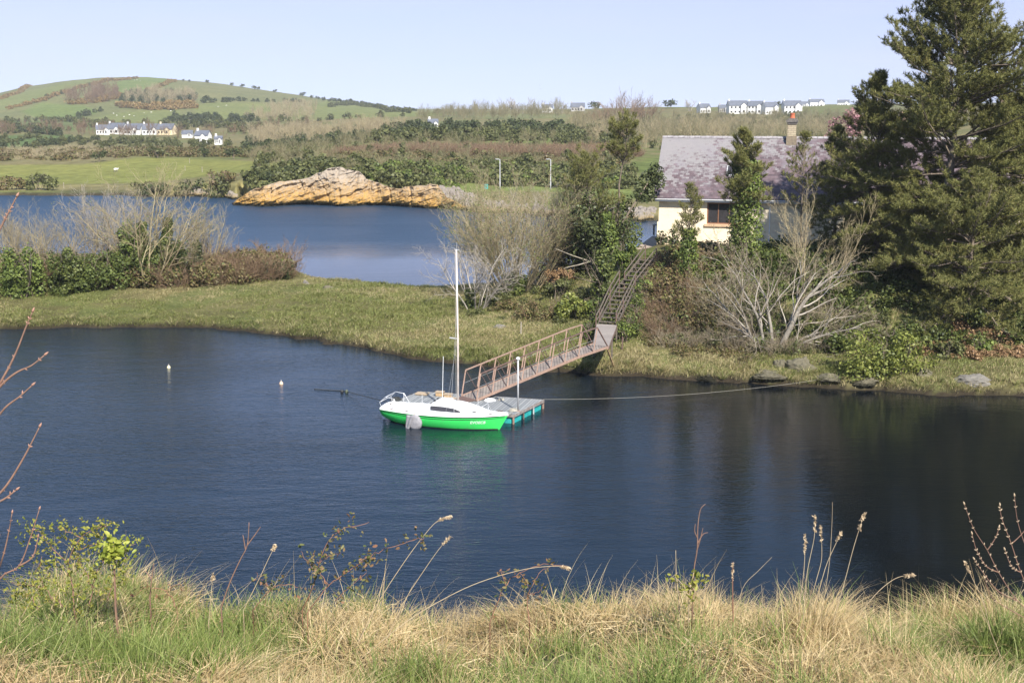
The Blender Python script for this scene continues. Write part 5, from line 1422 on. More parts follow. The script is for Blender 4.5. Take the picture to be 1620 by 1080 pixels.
# fence posts by the far shore field
for i, (px, py) in enumerate(((10, 296), (101, 298), (130, 302), (293, 270), (300, 258), (320, 272))):
    p = hit(px, py, 200); o = MB().tube([(0, 0, -.2), (0, 0, 1.1)], .07, 6).build('fence_post', MT['bark_pale'], None, loc=p); tag(o, ORD[i] + ' from the left of the pale posts by the far shore field', 'post', 'posts by the far shore field')
#@@ROCK
mass('bank_thicket', TB, scatter([(380, 300), (440, 272), (560, 250), (620, 238), (1000, 240), (1000, 292), (740, 286), (640, 296), (560, 276)], 520, 212, 330, 41), 'twig_olive', 'brown brambly thicket filling the bank above the orange rocks', 41, .5, 1.1)
mass('bank_scrub', LL, scatter([(380, 296), (470, 262), (560, 244), (1000, 240), (1000, 270), (600, 268)], 260, 240, 350, 42), 'bramble', 'mixed olive brown cover on the rise beyond the water', 42, .5, 1.3)

# ---------------------------------------------------------------- rocks
def M_rock(name, base, dark, lichen=None, z0=0, z1=5, sc=1.0, wet=True):
    m, nt, n, l, p = mat_new(name)
    f = tex(nt, scale=.45 * sc, detail=8, rough=.7, vec=scaled(nt, (1, 1, 2.2), rot=(0, R(-24), 0)))
    g = tex(nt, scale=2.2 * sc, detail=8, rough=.75)
    c = ramp(nt, f, [(.20, tuple(x * .7 for x in base)), (.42, base), (.75, tuple(min(1, x * 1.2) for x in base))])
    if lichen:
        tc = n.new('ShaderNodeTexCoord'); sp = n.new('ShaderNodeSeparateXYZ'); l.new(tc.outputs['Object'], sp.inputs[0])
        h = math_n(nt, 'ADD', math_n(nt, 'MULTIPLY', sp.outputs['Z'], -1 / (z1 - z0) * .5), math_n(nt, 'MULTIPLY', g, .9))
        c = mixc(nt, ramp(nt, h, [(.08, (0, 0, 0)), (.42, (.92, .92, .92))]), c, lichen)
    c = mixc(nt, ramp(nt, g, [(.30, (.8, .8, .8)), (.42, (0, 0, 0))]), c, dark)
    if wet:
        g2 = n.new('ShaderNodeNewGeometry'); s2 = n.new('ShaderNodeSeparateXYZ'); l.new(g2.outputs['Position'], s2.inputs[0])
        k = math_n(nt, 'ADD', s2.outputs['Z'], math_n(nt, 'MULTIPLY', math_n(nt, 'SUBTRACT', g, .5), .7))
        c = mixc(nt, ramp(nt, k, [(.30, (1, 1, 1)), (.55, (0, 0, 0))]), c, (.02, .019, .012))
    l.new(c, p.inputs['Base Color']); p.inputs['Roughness'].default_value = .95; p.inputs['Specular IOR Level'].default_value = .15
    l.new(bump(nt, g, .9, .25 / sc), p.inputs['Normal'])
    return m
MT['cliff'] = M_rock('cliff_rock', (.33, .275, .215), (.12, .095, .065), (.42, .235, .045), 0, 6.5)
MT['boulder'] = M_rock('boulder_rock', (.14, .125, .085), (.045, .038, .03), None, sc=3)
MT['boulder_pale'] = M_rock('boulder_pale', (.19, .175, .15), (.07, .065, .055), None, sc=3, wet=False)
MT['shore_rock'] = M_rock('shore_rock', (.23, .20, .17), (.06, .055, .045), (.30, .21, .07), -.5, 1.0, 1.6)
def cliff():
    prof = [(366, 326, 326.5), (372, 318, 326), (380, 311, 326), (392, 305, 326.5), (405, 299, 327), (425, 293, 327), (450, 288, 327), (470, 285, 327), (488, 281, 327), (500, 273, 327), (518, 268, 327), (535, 265, 327), (552, 268, 327), (566, 274, 327), (580, 286, 327), (595, 291, 327.5), (610, 295, 328), (630, 299, 328), (648, 296, 328.5), (665, 293, 329), (682, 291, 330), (692, 293, 330.5), (700, 304, 331), (708, 315, 332), (722, 322, 333), (745, 331, 334)]
    pa = np.array(prof, float)
    U = np.linspace(366, 745, 620); NV = 150
    top = np.interp(U, pa[:, 0], pa[:, 1]); base = np.interp(U, pa[:, 0], pa[:, 2])
    Yb = np.array([at(0, b).y for b in base]) - .8
    Yb += (vnoise(U / 60, U * 0, 61) - .5) * 4
    V = np.zeros((len(U), NV, 3))
    for i, (u, tp) in enumerate(zip(U, top)):
        Yt0 = Yb[i]
        ht = max(float(zat(tp, Yt0 + 3.0)), .35)
        back = .50 * ht + .6
        ht = float(zat(tp, Yt0 + back)); ht = max(ht, .3)
        t = np.linspace(0, 1, NV)
        f = np.clip(t / .72, 0, 1); g = np.clip((t - .72) / .28, 0, 1)
        z = -1.2 + (ht + 1.2) * f ** 1.0 - g ** 1.4 * (ht * .5 + .5)
        sb = back * (np.clip(f, 0, 1) ** 1.25)
        cave = (1.7 * math.exp(-((u - 482) / 32) ** 2) + 1.0 * math.exp(-((u - 625) / 22) ** 2) + .5) * np.exp(-((np.maximum(z, 0) - .1) / .55) ** 2)
        Y = Yt0 + sb + cave + g * 9
        V[i, :, 0] = (u - 810) / 1900.0 * (Y * CP + (CAM_H - z) * SP); V[i, :, 1] = Y; V[i, :, 2] = z
    x, y, z = V[..., 0], V[..., 1], V[..., 2]
    # bedding planes dipping to the lower left, vertical cracks
    q = (z * 1.0 + x * -.32)
    led = np.abs(((q + (fbm(x / 6, z / 6, 63) - .5) * 1.6) / 1.15) % 1 - .5) * 2
    rid = 1 - np.abs(fbm(x / 3.2, z / 2.2 + y / 9, 65) * 2 - 1) * 1.0
    crack = np.zeros_like(x)
    for cx, sl, w in ((531, .12, .22), (576, -.28, .5), (592, -.15, .3), (430, .3, .2), (505, .5, .16), (556, -.3, .25), (648, .1, .2), (612, .2, .15)):
        X0 = (cx - 810) / 1936 * 199
        crack += np.exp(-((x - X0 + sl * (z - 3) + (fbm(z / 1.5, x * 0, 67) - .5) * .9) / w) ** 2)
    fade = np.linspace(0, 1, NV)[None]; amp = np.where(fade < .72, 1, 1 - (fade - .72) / .28)
    wx = x + (fbm(x / 3, z / 3, 73) - .5) * 3.0; wq = q + (fbm(x / 2.5, z / 2.5, 74) - .5) * 1.8
    blk = _hash(np.floor(wx / 2.4 + np.floor(wq / 1.1) * .37), np.floor(wq / 1.1), 75) * .95 + _hash(np.floor(wx / .9 + np.floor(wq / .5) * .41), np.floor(wq / .5), 76) * .38
    V[..., 1] += (blk + led * .12 + (rid - .5) * .35 + np.minimum(crack, 1) * .28 + (fbm(x / 1.6, q / .5, 69) - .5) * 1.1 + (fbm(x / 4, z / 4, 64) - .5) * 2.0) * amp
    V[..., 2] += (fbm(x / 2.5, y / 2.5, 70) - .5) * 1.1 * sstep(.45, .75, fade) * amp
    i = (np.arange(len(U) - 1)[:, None] * NV + np.arange(NV - 1)[None]); F = np.stack([i, i + NV, i + NV + 1, i + 1], -1).reshape(-1, 4)
    o = mesh_np('rock_outcrop', V.reshape(-1, 3), F, MT['cliff'])
    tag(o, 'long orange lichened rock outcrop rising from the far side of the estuary', 'rock')
cliff()
def rock_mesh(seed, w, d, h, n=34, ang=1.0):
    rng = np.random.default_rng(seed)
    th = np.linspace(0, 2 * math.pi, n * 2, endpoint=False); ph = np.linspace(-.35, math.pi / 2, n)
    T, Pq = np.meshgrid(th, ph); D = np.stack([np.cos(Pq) * np.cos(T), np.cos(Pq) * np.sin(T), np.sin(Pq)], -1).reshape(-1, 3)
    r = np.full(len(D), 1.0)
    for _ in range(14):
        nrm = unit(rng.normal(size=3)); nrm[2] = abs(nrm[2]) * .8; c = rng.uniform(.62, .95); dt = D @ unit(nrm)
        r = np.where(dt > 0.05, np.minimum(r, c / np.maximum(dt, .05)), r)
    V = D * r[:, None]; V = V + ((fbm(V[:, 0] * 2.4 + seed, V[:, 1] * 2.4 + V[:, 2] * 2.6, 71, 5)[:, None] - .5) * .55 + (np.abs(fbm(V[:, 0] * 5 + V[:, 1] * 3, V[:, 2] * 9, 72, 3) - .5) * -.35)[:, None]) * D
    V = V * np.array([w / 2, d / 2, h])
    m = n * 2; i = np.arange(n - 1)[:, None] * m; k = np.arange(m)[None]; k2 = (k + 1) % m
    F = np.stack([i + k, i + k2, i + m + k2, i + m + k], -1).reshape(-1, 4)
    return V, F
def rock(px, py, wpx, hpx, label, mat='boulder', seed=1, group=None, tmin=60, name='boulder', depth=.8):
    p = hit(px, py, tmin); w = wpx * p.y / FPX * .8; h = hpx * p.y / FPX * .8
    V, F = rock_mesh(seed, w, w * depth, h); o = mesh_np(name, V, F, MT[mat], loc=p - Vector((0, 0, h * .12)))
    tag(o, label, 'rock', group)
for a in [(1268, 583, 66, 34, 'big dark craggy boulder at the foot of the large bare tree', 'boulder', 3), (1234, 580, 40, 30, 'dark boulder left of the big craggy one under the bare tree', 'boulder', 4), (1215, 594, 90, 11, 'low flat ledge of pale brown rock at the water edge under the bare tree', 'boulder', 5), (1312, 597, 70, 11, 'mossy low rock shelf right of the big craggy boulder', 'boulder', 6),
          (1365, 603, 60, 14, 'mossy rock at the waterline under the yellow green laurel', 'boulder', 7), (1462, 592, 50, 18, 'dull rock at the right end of the yellow green laurel', 'boulder', 8), (1538, 602, 80, 14, 'flat grey rock slab in the dry grass at the right of the bank', 'boulder_pale', 9), (1120, 606, 50, 12, 'dark low rock at the shore left of the bare tree', 'boulder', 10),
          (790, 518, 32, 8, 'grey flat stone lying in the grass behind the gangway', 'boulder_pale', 11), (758, 493, 12, 9, 'small white stone at the foot of the leftmost bare tree', 'boulder_pale', 14), (455, 438, 20, 20, 'upright pale boulder at the tip of the left bramble mound', 'boulder_pale', 12), (484, 449, 15, 9, 'small pale boulder on the grassy point by the estuary', 'boulder_pale', 13), (520, 458, 34, 9, 'dark weedy rock low on the grassy point by the estuary', 'boulder', 15)]:
    rock(*a[:4], a[4], a[5], a[6])
rv = [rock_mesh(300 + i, 1.6, 1.2, .8, 7) for i in range(5)]
mass('rubble', rv, scatter([(685, 338), (690, 296), (720, 298), (770, 318), (880, 330), (1040, 330), (1040, 356), (760, 342)], 900, 170, 215, 43), 'shore_rock', 'grey and ochre rubble tipped along the far shore right of the outcrop', 43, .3, 1.0)
mass('rubble', rv, scatter([(280, 316), (300, 300), (372, 306), (380, 326), (300, 318)], 60, 190, 225, 44), 'shore_rock', 'ochre rocks under the scrub left of the outcrop', 44, .5, 1.3)

# ---------------------------------------------------------------- far shore bushes on the left
for a in [(66, 301, 52, 30, 'round olive bush on the left far shore', 'leaf_olive'), (18, 300, 60, 22, 'low brown bush at the left edge of the far shore', 'bramble'), (250, 306, 70, 20, 'long low dark green bush on the far shore left of the rocks', 'leaf_dark'), (300, 308, 60, 26, 'dense green bush near the ochre patch on the far shore', 'leaf_dark'), (345, 312, 66, 36, 'brown green bush beside the left end of the rock outcrop', 'leaf_olive'), (352, 296, 60, 28, 'brownish bush higher on the bank left of the rock outcrop', 'bramble'), (225, 300, 40, 12, 'small green bush tailing off the long low one', 'leaf_olive')]:
    p = hit(a[0], a[1], 190); k = p.y / FPX
    bush(a[4], 'bush', p, a[2] * k, a[2] * k * .8, a[3] * k * 1.15, 900, .34, a[5], int(a[0]) + 5)

# ---------------------------------------------------------------- left hedge on the peninsula
def H_(px, py, **k): return hit(px, py, 60)
LLn = [plant_mesh_leaf(220 + i, 2.6, 2.2, 1.7, 700, .13, 12, .8) for i in range(5)]
TBn = [var_twig(240 + i, 2.6, 2.0, 20, .018, .009, 1.1, (5, 4)) for i in range(5)]
mass('bramble_thicket', LLn, scatter([(-120, 480), (-120, 440), (100, 440), (300, 432), (440, 420), (452, 440), (400, 447), (250, 458), (100, 470)], 170, 100, 124, 50), 'bramble', 'tangled brown bramble thicket along the back of the left peninsula', 50, .8, 1.5)
mass('bramble_stems', TBn, scatter([(-120, 482), (-120, 440), (100, 440), (300, 432), (446, 424), (452, 440), (400, 447), (250, 460), (100, 474)], 150, 100, 124, 51), 'twig_brown', 'bare reddish stems tangled through the left thicket', 51, .8, 1.6)
for a in [(36, 470, 62, 108, 'ivy covered bush at the far left of the peninsula', 'ivy_light', 5), (100, 466, 50, 96, 'upright dark ivy clad bush second from the left on the peninsula', 'ivy', 6), (-40, 470, 60, 100, 'ivy clad bush cut by the left edge of the picture', 'ivy', 7), (160, 458, 96, 82, 'rounded fresh green bush left of the tall bare tree', 'leaf_mid', 8), (208, 450, 48, 126, 'tall ivy column directly left of the tall bare tree trunk', 'ivy_light', 9), (268, 450, 62, 84, 'dark ivy mound right of the tall bare tree trunk', 'ivy', 10),
          (238, 449, 120, 92, 'wide ivy and leaf mass low in the crown of the tall bare tree', 'leaf_mid', 19), (314, 444, 26, 78, 'slim ivy covered stump right of the tall bare tree', 'leaf_dark', 11), (434, 440, 44, 40, 'compact dark green bush at the tip of the left thicket', 'leaf_dark', 12), (402, 441, 46, 30, 'low dark green bush just left of the compact one at the thicket tip', 'ivy', 13), (130, 462, 40, 60, 'small ivy clad bush between the second ivy bush and the rounded green one', 'leaf_mid', 18)]:
    p = H_(a[0], a[1]); k = p.y / FPX
    bush(a[4], 'bush', p, a[2] * k * 1.3, a[2] * k * 1.1, a[3] * k * .95, int(2600 + a[2] * a[3] * .6), .15, a[5], a[6], k=24)
for i, a in enumerate([(370, 441, 100, 54), (335, 445, 60, 46), (420, 438, 56, 46)]):
    p = H_(a[0], a[1]); k = p.y / FPX
    bush(['broad reddish brown bramble mound right of the ivy stump', 'smaller bramble mound at the left foot of the broad one', 'bramble mound behind the compact dark bush at the thicket tip'][i], 'bramble bush', p + Vector((0, 1.5, 0)), a[2] * k, a[2] * k * .8, a[3] * k, 3200, .13, 'bramble', 60 + i, name='bramble_bush', stem='twig_brown')
ST = [dict(seg=6, wob=.10, trop=.03, n=8, start=.25, ang=.5), dict(seg=5, wob=.14, trop=.03, n=6, start=.2, ang=.65, ratio=.55, rr=.6, rmin=.02), dict(seg=4, wob=.18, trop=.05, n=5, start=.2, ang=.6, ratio=.5, rr=.6, rmin=.012), dict(seg=3, wob=.2, trop=.06, n=0, start=.2, ang=.6, ratio=.5, rr=.6, rmin=.009)]
def ivy_on(t, pts, rad, n, size, mat, seed, name='ivy'):
    rng = np.random.default_rng(seed); P = np.array([tuple(p) for p in pts]); k = rng.uniform(0, len(P) - 1.001, n); i = k.astype(int); f = (k - i)[:, None]
    C = P[i] * (1 - f) + P[i + 1] * f; rr = np.interp(k, range(len(P)), rad) if hasattr(rad, '__len__') else rad
    th = rng.uniform(0, 2 * math.pi, n); q = np.sqrt(rng.uniform(.25, 1, n)) * rr * (.7 + .6 * vnoise(th * 1.2 + seed, C[:, 2] * 1.3, seed))
    d = np.stack([np.cos(th), np.sin(th), rng.normal(0, .2, n)], -1)
    V, F = leaves_np(C + d * q[:, None], size, rng, 1.3, d, .3); return mesh_np(name, V, F, MT[mat], t)
def tall_left():
    p = H_(236, 452); k = p.y / FPX
    t = twiggy('tall spreading bare tree with ivy on its trunks in the middle of the left hedge', 'tree', p, 150 * k, 150 * k, 15, 'twig_tan', 21, name='bare_tree', S=ST, spread=.95, r=.10, buds=1500, budmat='ivy_light')
    ivy_on(t, [(-.5, 0, 0), (-.7, 0, 3), (-.3, .2, 5.5)], [1.0, .8, .3], 1800, .19, 'ivy', 3)
    ivy_on(t, [(.8, 0, 0), (1.4, .1, 3), (1.9, .2, 5.8)], [.9, .7, .3], 1500, .19, 'ivy', 4)
tall_left()
for a in [(120, 452, 120, 110, 'hazy bare shrub behind the second ivy bush', 'twig_tan', 31), (60, 455, 90, 112, 'hazy bare shrub behind the ivy bushes at the far left', 'twig_tan', 32), (-10, 455, 90, 118, 'hazy bare shrub cut by the left edge of the picture', 'twig_tan', 33), (180, 448, 90, 128, 'grey bare shrub left of the tall bare tree', 'twig_grey', 34), (318, 440, 60, 96, 'wispy bare shrub rising over the ivy stump', 'twig_tan', 35)]:
    p = H_(a[0], a[1]); k = p.y / FPX
    twiggy(a[4], 'shrub', p + Vector((0, 2, 0)), a[2] * k * 1.15, a[3] * k, 26, a[5], a[6], r=.05)
o = MB().tube([H_(287, 452), H_(287, 452) + Vector((.4, 0, 1.4)), H_(287, 452) + Vector((1.1, 0, 3.2))], [.05, .04, .02], 6).build('dead_sapling', MT['bark_pale'], None); tag(o, 'pale leaning dead sapling in front of the left hedge', 'sapling')

# ---------------------------------------------------------------- middle group by the stairs
def shrub_at(px, py, w, h, stems, mat, label, seed, **kw):
    p = hit(px, py, 60); k = p.y / FPX
    return twiggy(label, kw.pop('cat', 'shrub'), p, w * k, h * k, stems, mat, seed, **kw), p, k
S4 = [dict(seg=6, wob=.07, trop=.02, n=8, start=.2, ang=.5), dict(seg=4, wob=.12, trop=.04, n=6, start=.2, ang=.45, ratio=.5, rr=.55, rmin=.012), dict(seg=3, wob=.15, trop=.05, n=4, start=.2, ang=.45, ratio=.5, rr=.6, rmin=.009), dict(seg=2, wob=.2, trop=.05, n=0, start=.3, ang=.5, ratio=.5, rr=.6, rmin=.008)]
shrub_at(818, 466, 190, 168, 66, 'twig_tan', 'big fan shaped bare willow in the middle of the view behind the gangway', 71, S=S4, spread=.68, r=.05, name='bare_willow', buds=9000, budmat='ivy_light')
shrub_at(858, 458, 110, 140, 20, 'twig_grey', 'greyer bare shrub on the right shoulder of the big willow', 72, S=S4, spread=.6, r=.05)
t, p, k = shrub_at(752, 488, 112, 112, 9, 'twig_grey', 'low twisted pale bare tree at the left end of the middle group', 73, S=ST, spread=1.0, r=.09, name='bare_tree', cat='tree')
ivy_on(t, [(-.3, 0, 0), (-.4, 0, 1.6)], .45, 500, .14, 'ivy', 8)
for a in [(812, 470, 60, 44, 'dark ivy undergrowth at the foot of the big willow', 'ivy', 81), (770, 484, 50, 26, 'green undergrowth at the foot of the twisted pale tree', 'leaf_olive', 82), (906, 506, 62, 54, 'glossy green holly bush left of the stairs', 'leaf_laurel', 83), (955, 470, 44, 90, 'ivy thicket along the left stair rail', 'ivy', 84), (985, 425, 46, 52, 'bright yellow green ivy bush beside the top of the left stair rail', 'ivy_light', 85), (860, 452, 50, 40, 'small olive bush under the grey bare shrub', 'leaf_olive', 86), (1020, 475, 34, 36, 'light green ivy clump hugging the right stair rail', 'ivy_light', 87), (996, 500, 26, 26, 'small ivy clump at the lower right of the stairs', 'ivy_light', 88), (938, 500, 26, 30, 'small light green clump at the lower left of the stairs', 'ivy_light', 89), (884, 470, 60, 34, 'dull green bush up the slope behind the holly', 'leaf_olive', 90)]:
    p = hit(a[0], a[1], 60); k = p.y / FPX
    bush(a[4], 'bush', p, a[2] * k, a[2] * k * .9, a[3] * k, int(1300 + a[2] * a[3] * .4), .15, a[5], a[6])
for i, a in enumerate([(852, 505, 100, 40), (800, 490, 60, 20), (890, 450, 60, 30)]):
    p = hit(a[0], a[1], 60); k = p.y / FPX
    bush(['brown dead bramble patch left of the holly bush', 'low brown bramble patch in front of the big willow', 'brown bracken patch up the slope behind the holly bush'][i], 'bramble bush', p, a[2] * k, a[2] * k * .7, a[3] * k, 2600, .11, 'bramble' if i != 2 else 'bracken', 95 + i, name='bramble_bush', stem='twig_brown')

for i in range(11):
    f = i / 10; a, b = (S0, S1) if f < .6 else (S1, S2); g = f / .6 if f < .6 else (f - .6) / .4
    q = a.lerp(b, g); d = (b - a); d.z = 0; d.normalize(); sd = Vector((-d.y, d.x, 0))
    for s_, nm in ((-1, 'right'), (1, 'left')):
        if s_ == 1 and i % 2: continue
        p = q + sd * s_ * (1.15 + .25 * math.sin(i * 2.3)); p.z = hgt(p.x, p.y); hb = max(.7, q.z - p.z + .30)
        bush(ORD[i] + ' leafy clump up the %s side of the stairs counting from the bottom' % nm, 'bush', p, 1.5, 1.3, hb * 1.15, 650, .12, ('ivy_light', 'leaf_mid', 'bramble', 'ivy')[(i + (s_ > 0)) % 4], 700 + i * 2 + s_, group='leafy clumps along the stairs')
for pts, lab in (([(878, 393), (905, 404), (935, 414), (966, 421)], 'pale dead branch reaching down to the top of the left stair rail'), ([(893, 424), (915, 419), (940, 412)], 'shorter pale dead branch below the long one by the stairs')):
    P = [atY(a, b, 93.5) for a, b in pts]; P[0].z = P[0].z; o_ = MB().tube(P, [.02, .035, .045, .05][-len(P):], 6).build('dead_branch', MT['bark_pale'], None); tag(o_, lab, 'branch')
# ---------------------------------------------------------------- pines
def needles(P, D, rng, K, ln, w, shoot):
    N = len(P); t = rng.uniform(0, 1, (N, K, 1))
    B = P[:, None] + D[:, None] * t * shoot
    nd = unit(D[:, None] * .75 + rng.normal(size=(N, K, 3)) * .62 + np.array([0, 0, .12]))
    T = B + nd * ln * rng.uniform(.7, 1.2, (N, K, 1)); s = unit(np.cross(nd, rng.normal(size=(N, K, 3)))) * w
    V = np.stack([B - s, B + s, T], 2).reshape(-1, 3); return V, np.arange(len(V)).reshape(-1, 3)
def pine(label, base, H, prof, seed, dens=1.7, lean=(0, 0), K=13, ln=.26, w=.021, low=.05, step=.34, bare=.25, trunk_r=.32, shoot=.28, cat='tree', name='pine_tree', droop=.16, gaps=.12, mat='needle', azr=None, sec=.42):
    rng = random.Random(seed); nr = np.random.default_rng(seed)
    t = empty(name, Vector(base) - Vector((0, 0, .2))); tag(t, label, cat)
    n = 10; tp = [Vector((lean[0] * (i / n) ** 1.5 + rng.gauss(0, .05 * H / 10), lean[1] * i / n + rng.gauss(0, .05 * H / 10), H * i / n)) for i in range(n + 1)]
    V, F = tubes_np([(tp, [max(trunk_r * (1 - .93 * i / n), .02) for i in range(n + 1)])], 8); mesh_np('trunk', V, F, MT['bark'], t, smooth=True)
    def trunk(z): x = z / H * n; i = min(int(x), n - 1); return tp[i].lerp(tp[i + 1], x - i)
    br, SP_, SD = [], [], []
    z = low * H
    while z < H:
        f = z / H; R0 = np.interp(f, [q[0] for q in prof], [q[1] for q in prof])
        for b in range(rng.choice((3, 4, 4, 5))):
            if rng.random() < gaps: continue
            az = rng.uniform(0, 2 * math.pi) if azr is None else rng.uniform(*azr); L = R0 * rng.uniform(.62, 1.12); el = -.02 + 1.0 * f ** 1.3 + rng.gauss(0, .20)
            d = Vector((math.cos(az) * math.cos(el), math.sin(az) * math.cos(el), math.sin(el))); p = trunk(z); pts = [p]; dirs = [d]; m = 7
            for i in range(m):
                d = (d + Vector((rng.gauss(0, .09), rng.gauss(0, .09), (-droop * (1 - f) if i < 4 else .16) + rng.gauss(0, .05)))).normalized(); p = p + d * L / m; pts.append(p); dirs.append(d)
            r0 = .022 + .012 * L; br.append((pts, [max(r0 * (1 - i / m * .9), .008) for i in range(m + 1)]))
            q = bare
            while q < 1:
                x = q * m; i = min(int(x), m - 1); c = pts[i].lerp(pts[i + 1], x - i); dd = dirs[i + 1]
                for sd in (-1, 1):
                    a = rng.uniform(.6, 1.15) * sd; side = dd.cross(Vector((0, 0, 1))).normalized()
                    e = (dd * math.cos(a) + side * math.sin(a) + Vector((0, 0, rng.uniform(-.15, .75)))).normalized(); l2 = (sec * L * (1 - q) + .30) * rng.uniform(.6, 1.15)
                    p2 = [c]; e2 = e
                    for j in range(3): e2 = (e2 + Vector((rng.gauss(0, .12), rng.gauss(0, .12), .12))).normalized(); p2.append(p2[-1] + e2 * l2 / 3)
                    br.append((p2, [.014, .011, .009, .006]))
                    ns = max(3, int(l2 / .22 * dens))
                    for j in range(ns):
                        g = rng.uniform(.25, 1); y = g * 3; jj = min(int(y), 2); SP_.append(tuple(p2[jj].lerp(p2[jj + 1], y - jj)))
                        sdv = (e2 + Vector((rng.gauss(0, .6), rng.gauss(0, .6), rng.uniform(0, .7)))).normalized(); SD.append(tuple(sdv))
                q += .46 / max(L, 1.2) * rng.uniform(.7, 1.3)
            for j in range(3): SP_.append(tuple(pts[-1])); SD.append(tuple((dirs[-1] + Vector((rng.gauss(0, .4), rng.gauss(0, .4), .4))).normalized()))
        z += step * rng.uniform(.75, 1.25)
    for j in range(6): SP_.append((tp[-1].x, tp[-1].y, tp[-1].z - .1 * j)); SD.append((rng.gauss(0, .3), rng.gauss(0, .3), 1))
    by = {}
    for l_ in br: by.setdefault(len(l_[0]), []).append(l_)
    V, F = tubes_np(br, 3); mesh_np('branches', V, F, MT['bark'], t)
    V, F = needles(np.array(SP_), unit(np.array(SD)), nr, K, ln, w, shoot); mesh_np('needles', V, F, MT[mat], t)
    return t
PB = hit(1500, 545, 60)
PB = at(1500, 545, 1.2); PB = Vector((PB.x, 81, 0)); PB.x = (1500 - 810) / 1936 * 81; PB.z = hgt(PB.x, PB.y)
pine('tallest dark pine rising out of the top of the picture on the right', PB, 24.3 - PB.z, [(0, 5.6), (.15, 7.2), (.35, 7.4), (.55, 6.4), (.72, 6.0), (.86, 5.0), (.95, 3.2), (1, 1.3)], 5, 1.9, (1.2, 0), trunk_r=.42, gaps=.14)
q = Vector(((1650 - 810) / 1936 * 82, 82, 0)); q.z = hgt(q.x, q.y)
pine('broad pine at the right edge lower than the tallest one', q, 14.8, [(0, 5.5), (.2, 6.8), (.5, 5.6), (.8, 3.4), (1, .5)], 6, 1.7, (.3, 0), trunk_r=.32)
q = Vector(((1400 - 810) / 1936 * 85, 85, 0)); q.z = hgt(q.x, q.y)
pine('dark bushy pine filling the left flank of the tallest pine', q, 13.2, [(0, 3.6), (.2, 4.8), (.5, 4.4), (.8, 2.6), (1, .4)], 7, 1.8, (-.5, 0), trunk_r=.26)
q = Vector(((1560 - 810) / 1936 * 76, 76.5, 0)); q.z = hgt(q.x, q.y)
pine('low spreading pine in front of the tallest pine with branches to the ground', q, 9.2, [(0, 4.8), (.3, 5.6), (.6, 4.2), (1, .8)], 8, 1.8, (0, 0), trunk_r=.2, low=.10)
q = Vector(((1330 - 810) / 1936 * 90, 90, 0)); q.z = hgt(q.x, q.y)
pine('narrow pine whose top overlaps the roof right of the spruce sapling', q, 9.6, [(0, 2.4), (.3, 2.8), (.7, 1.7), (1, .3)], 9, 1.0, (0, 0), trunk_r=.16)
q = Vector(((1276 - 810) / 1936 * 87, 87, 0)); q.z = hgt(q.x, q.y)
pine('thin see through spruce sapling in front of the slate roof below the chimney', q, 9.2, [(0, 1.4), (.5, 2.3), (.75, 1.6), (1, .15)], 10, .55, (0, 0), trunk_r=.12, step=.62, K=9, low=.42, bare=.2, gaps=.1, name='spruce_tree', droop=.05, ln=.18)
q = Vector(((1096 - 810) / 1936 * 85, 85, 0)); q.z = hgt(q.x, q.y)
t = pine('small upright pine sapling in front of the left end of the cream wall', q, 6.9, [(0, 1.0), (.5, 1.45), (.8, .95), (1, .1)], 12, 1.2, (0, 0), trunk_r=.09, step=.34, K=14, low=.42, bare=.25, name='pine_sapling', droop=-.12, ln=.14, shoot=.3, w=.016)
ivy_on(t, [(0, 0, 0), (0, 0, 2.4), (0, 0, 4.0)], [.7, .65, .5], 1500, .14, 'ivy_light', 14)
# ivy covered column with a pine top
q = Vector(((1186 - 810) / 1936 * 86, 86, 0)); q.z = hgt(q.x, q.y)
t = pine('tall pine smothered in bright ivy standing in front of the house window', q, zat(214, 86) - q.z, [(0, .6), (.45, 1.4), (.62, 2.5), (.8, 1.7), (1, .5)], 13, 1.0, (-.2, 0), trunk_r=.2, step=.34, low=.5, K=13, name='ivy_clad_pine', shoot=.3)
hh = zat(214, 86) - q.z
ivy_on(t, [(.1, 0, 0), (.1, -.1, hh * .3), (.15, -.1, hh * .6), (.1, 0, hh * .80), (0, 0, hh * .88)], [1.3, 1.15, 1.05, .75, .2], 5200, .15, 'ivy_light', 15)
ivy_on(t, [(-.1, .1, 0), (-.3, .1, hh * .3), (-.4, .1, hh * .75), (-.3, .1, hh * .9)], [1.2, 1.0, .8, .4], 3800, .15, 'ivy', 16, 'dark_ivy')
# thin pines of the middle group
q = Vector(((975 - 810) / 1936 * 98, 98, 0)); q.z = hgt(q.x, q.y)
H1 = zat(203, 98) - q.z
pine('lanky pine with a flat dark tuft left of the slate roof', q, H1, [(0, 1), (.62, 1.0), (.66, 1.5), (.88, 2.2), (.96, 1.8), (1, .9)], 22, 1.1, (.9, 0), trunk_r=.16, low=.74, step=.3, K=12, bare=.35)
q = Vector(((945 - 810) / 1936 * 96, 96, 0)); q.z = hgt(q.x, q.y)
pine('brownish open pine behind the bare willow right of the street lamps', q, zat(258, 96) - q.z, [(0, 1), (.4, 2.6), (.75, 3.0), (.9, 2.4), (1, 1)], 23, .9, (-.9, 0), trunk_r=.16, low=.40, step=.42, K=11, bare=.3)
t = bush('dark evergreen mass with ivy below the lanky pine', 'tree', q + Vector((.2, -1.5, 0)), 6.6, 5.0, 7.2, 8500, .17, 'leaf_dark', 24, name='ivy_tree', k=26)
ivy_on(t, [(.6, -1.4, 0.2), (.7, -1.6, 3), (.5, -1.6, 5)], [.8, .7, .4], 1500, .15, 'ivy_light', 17)
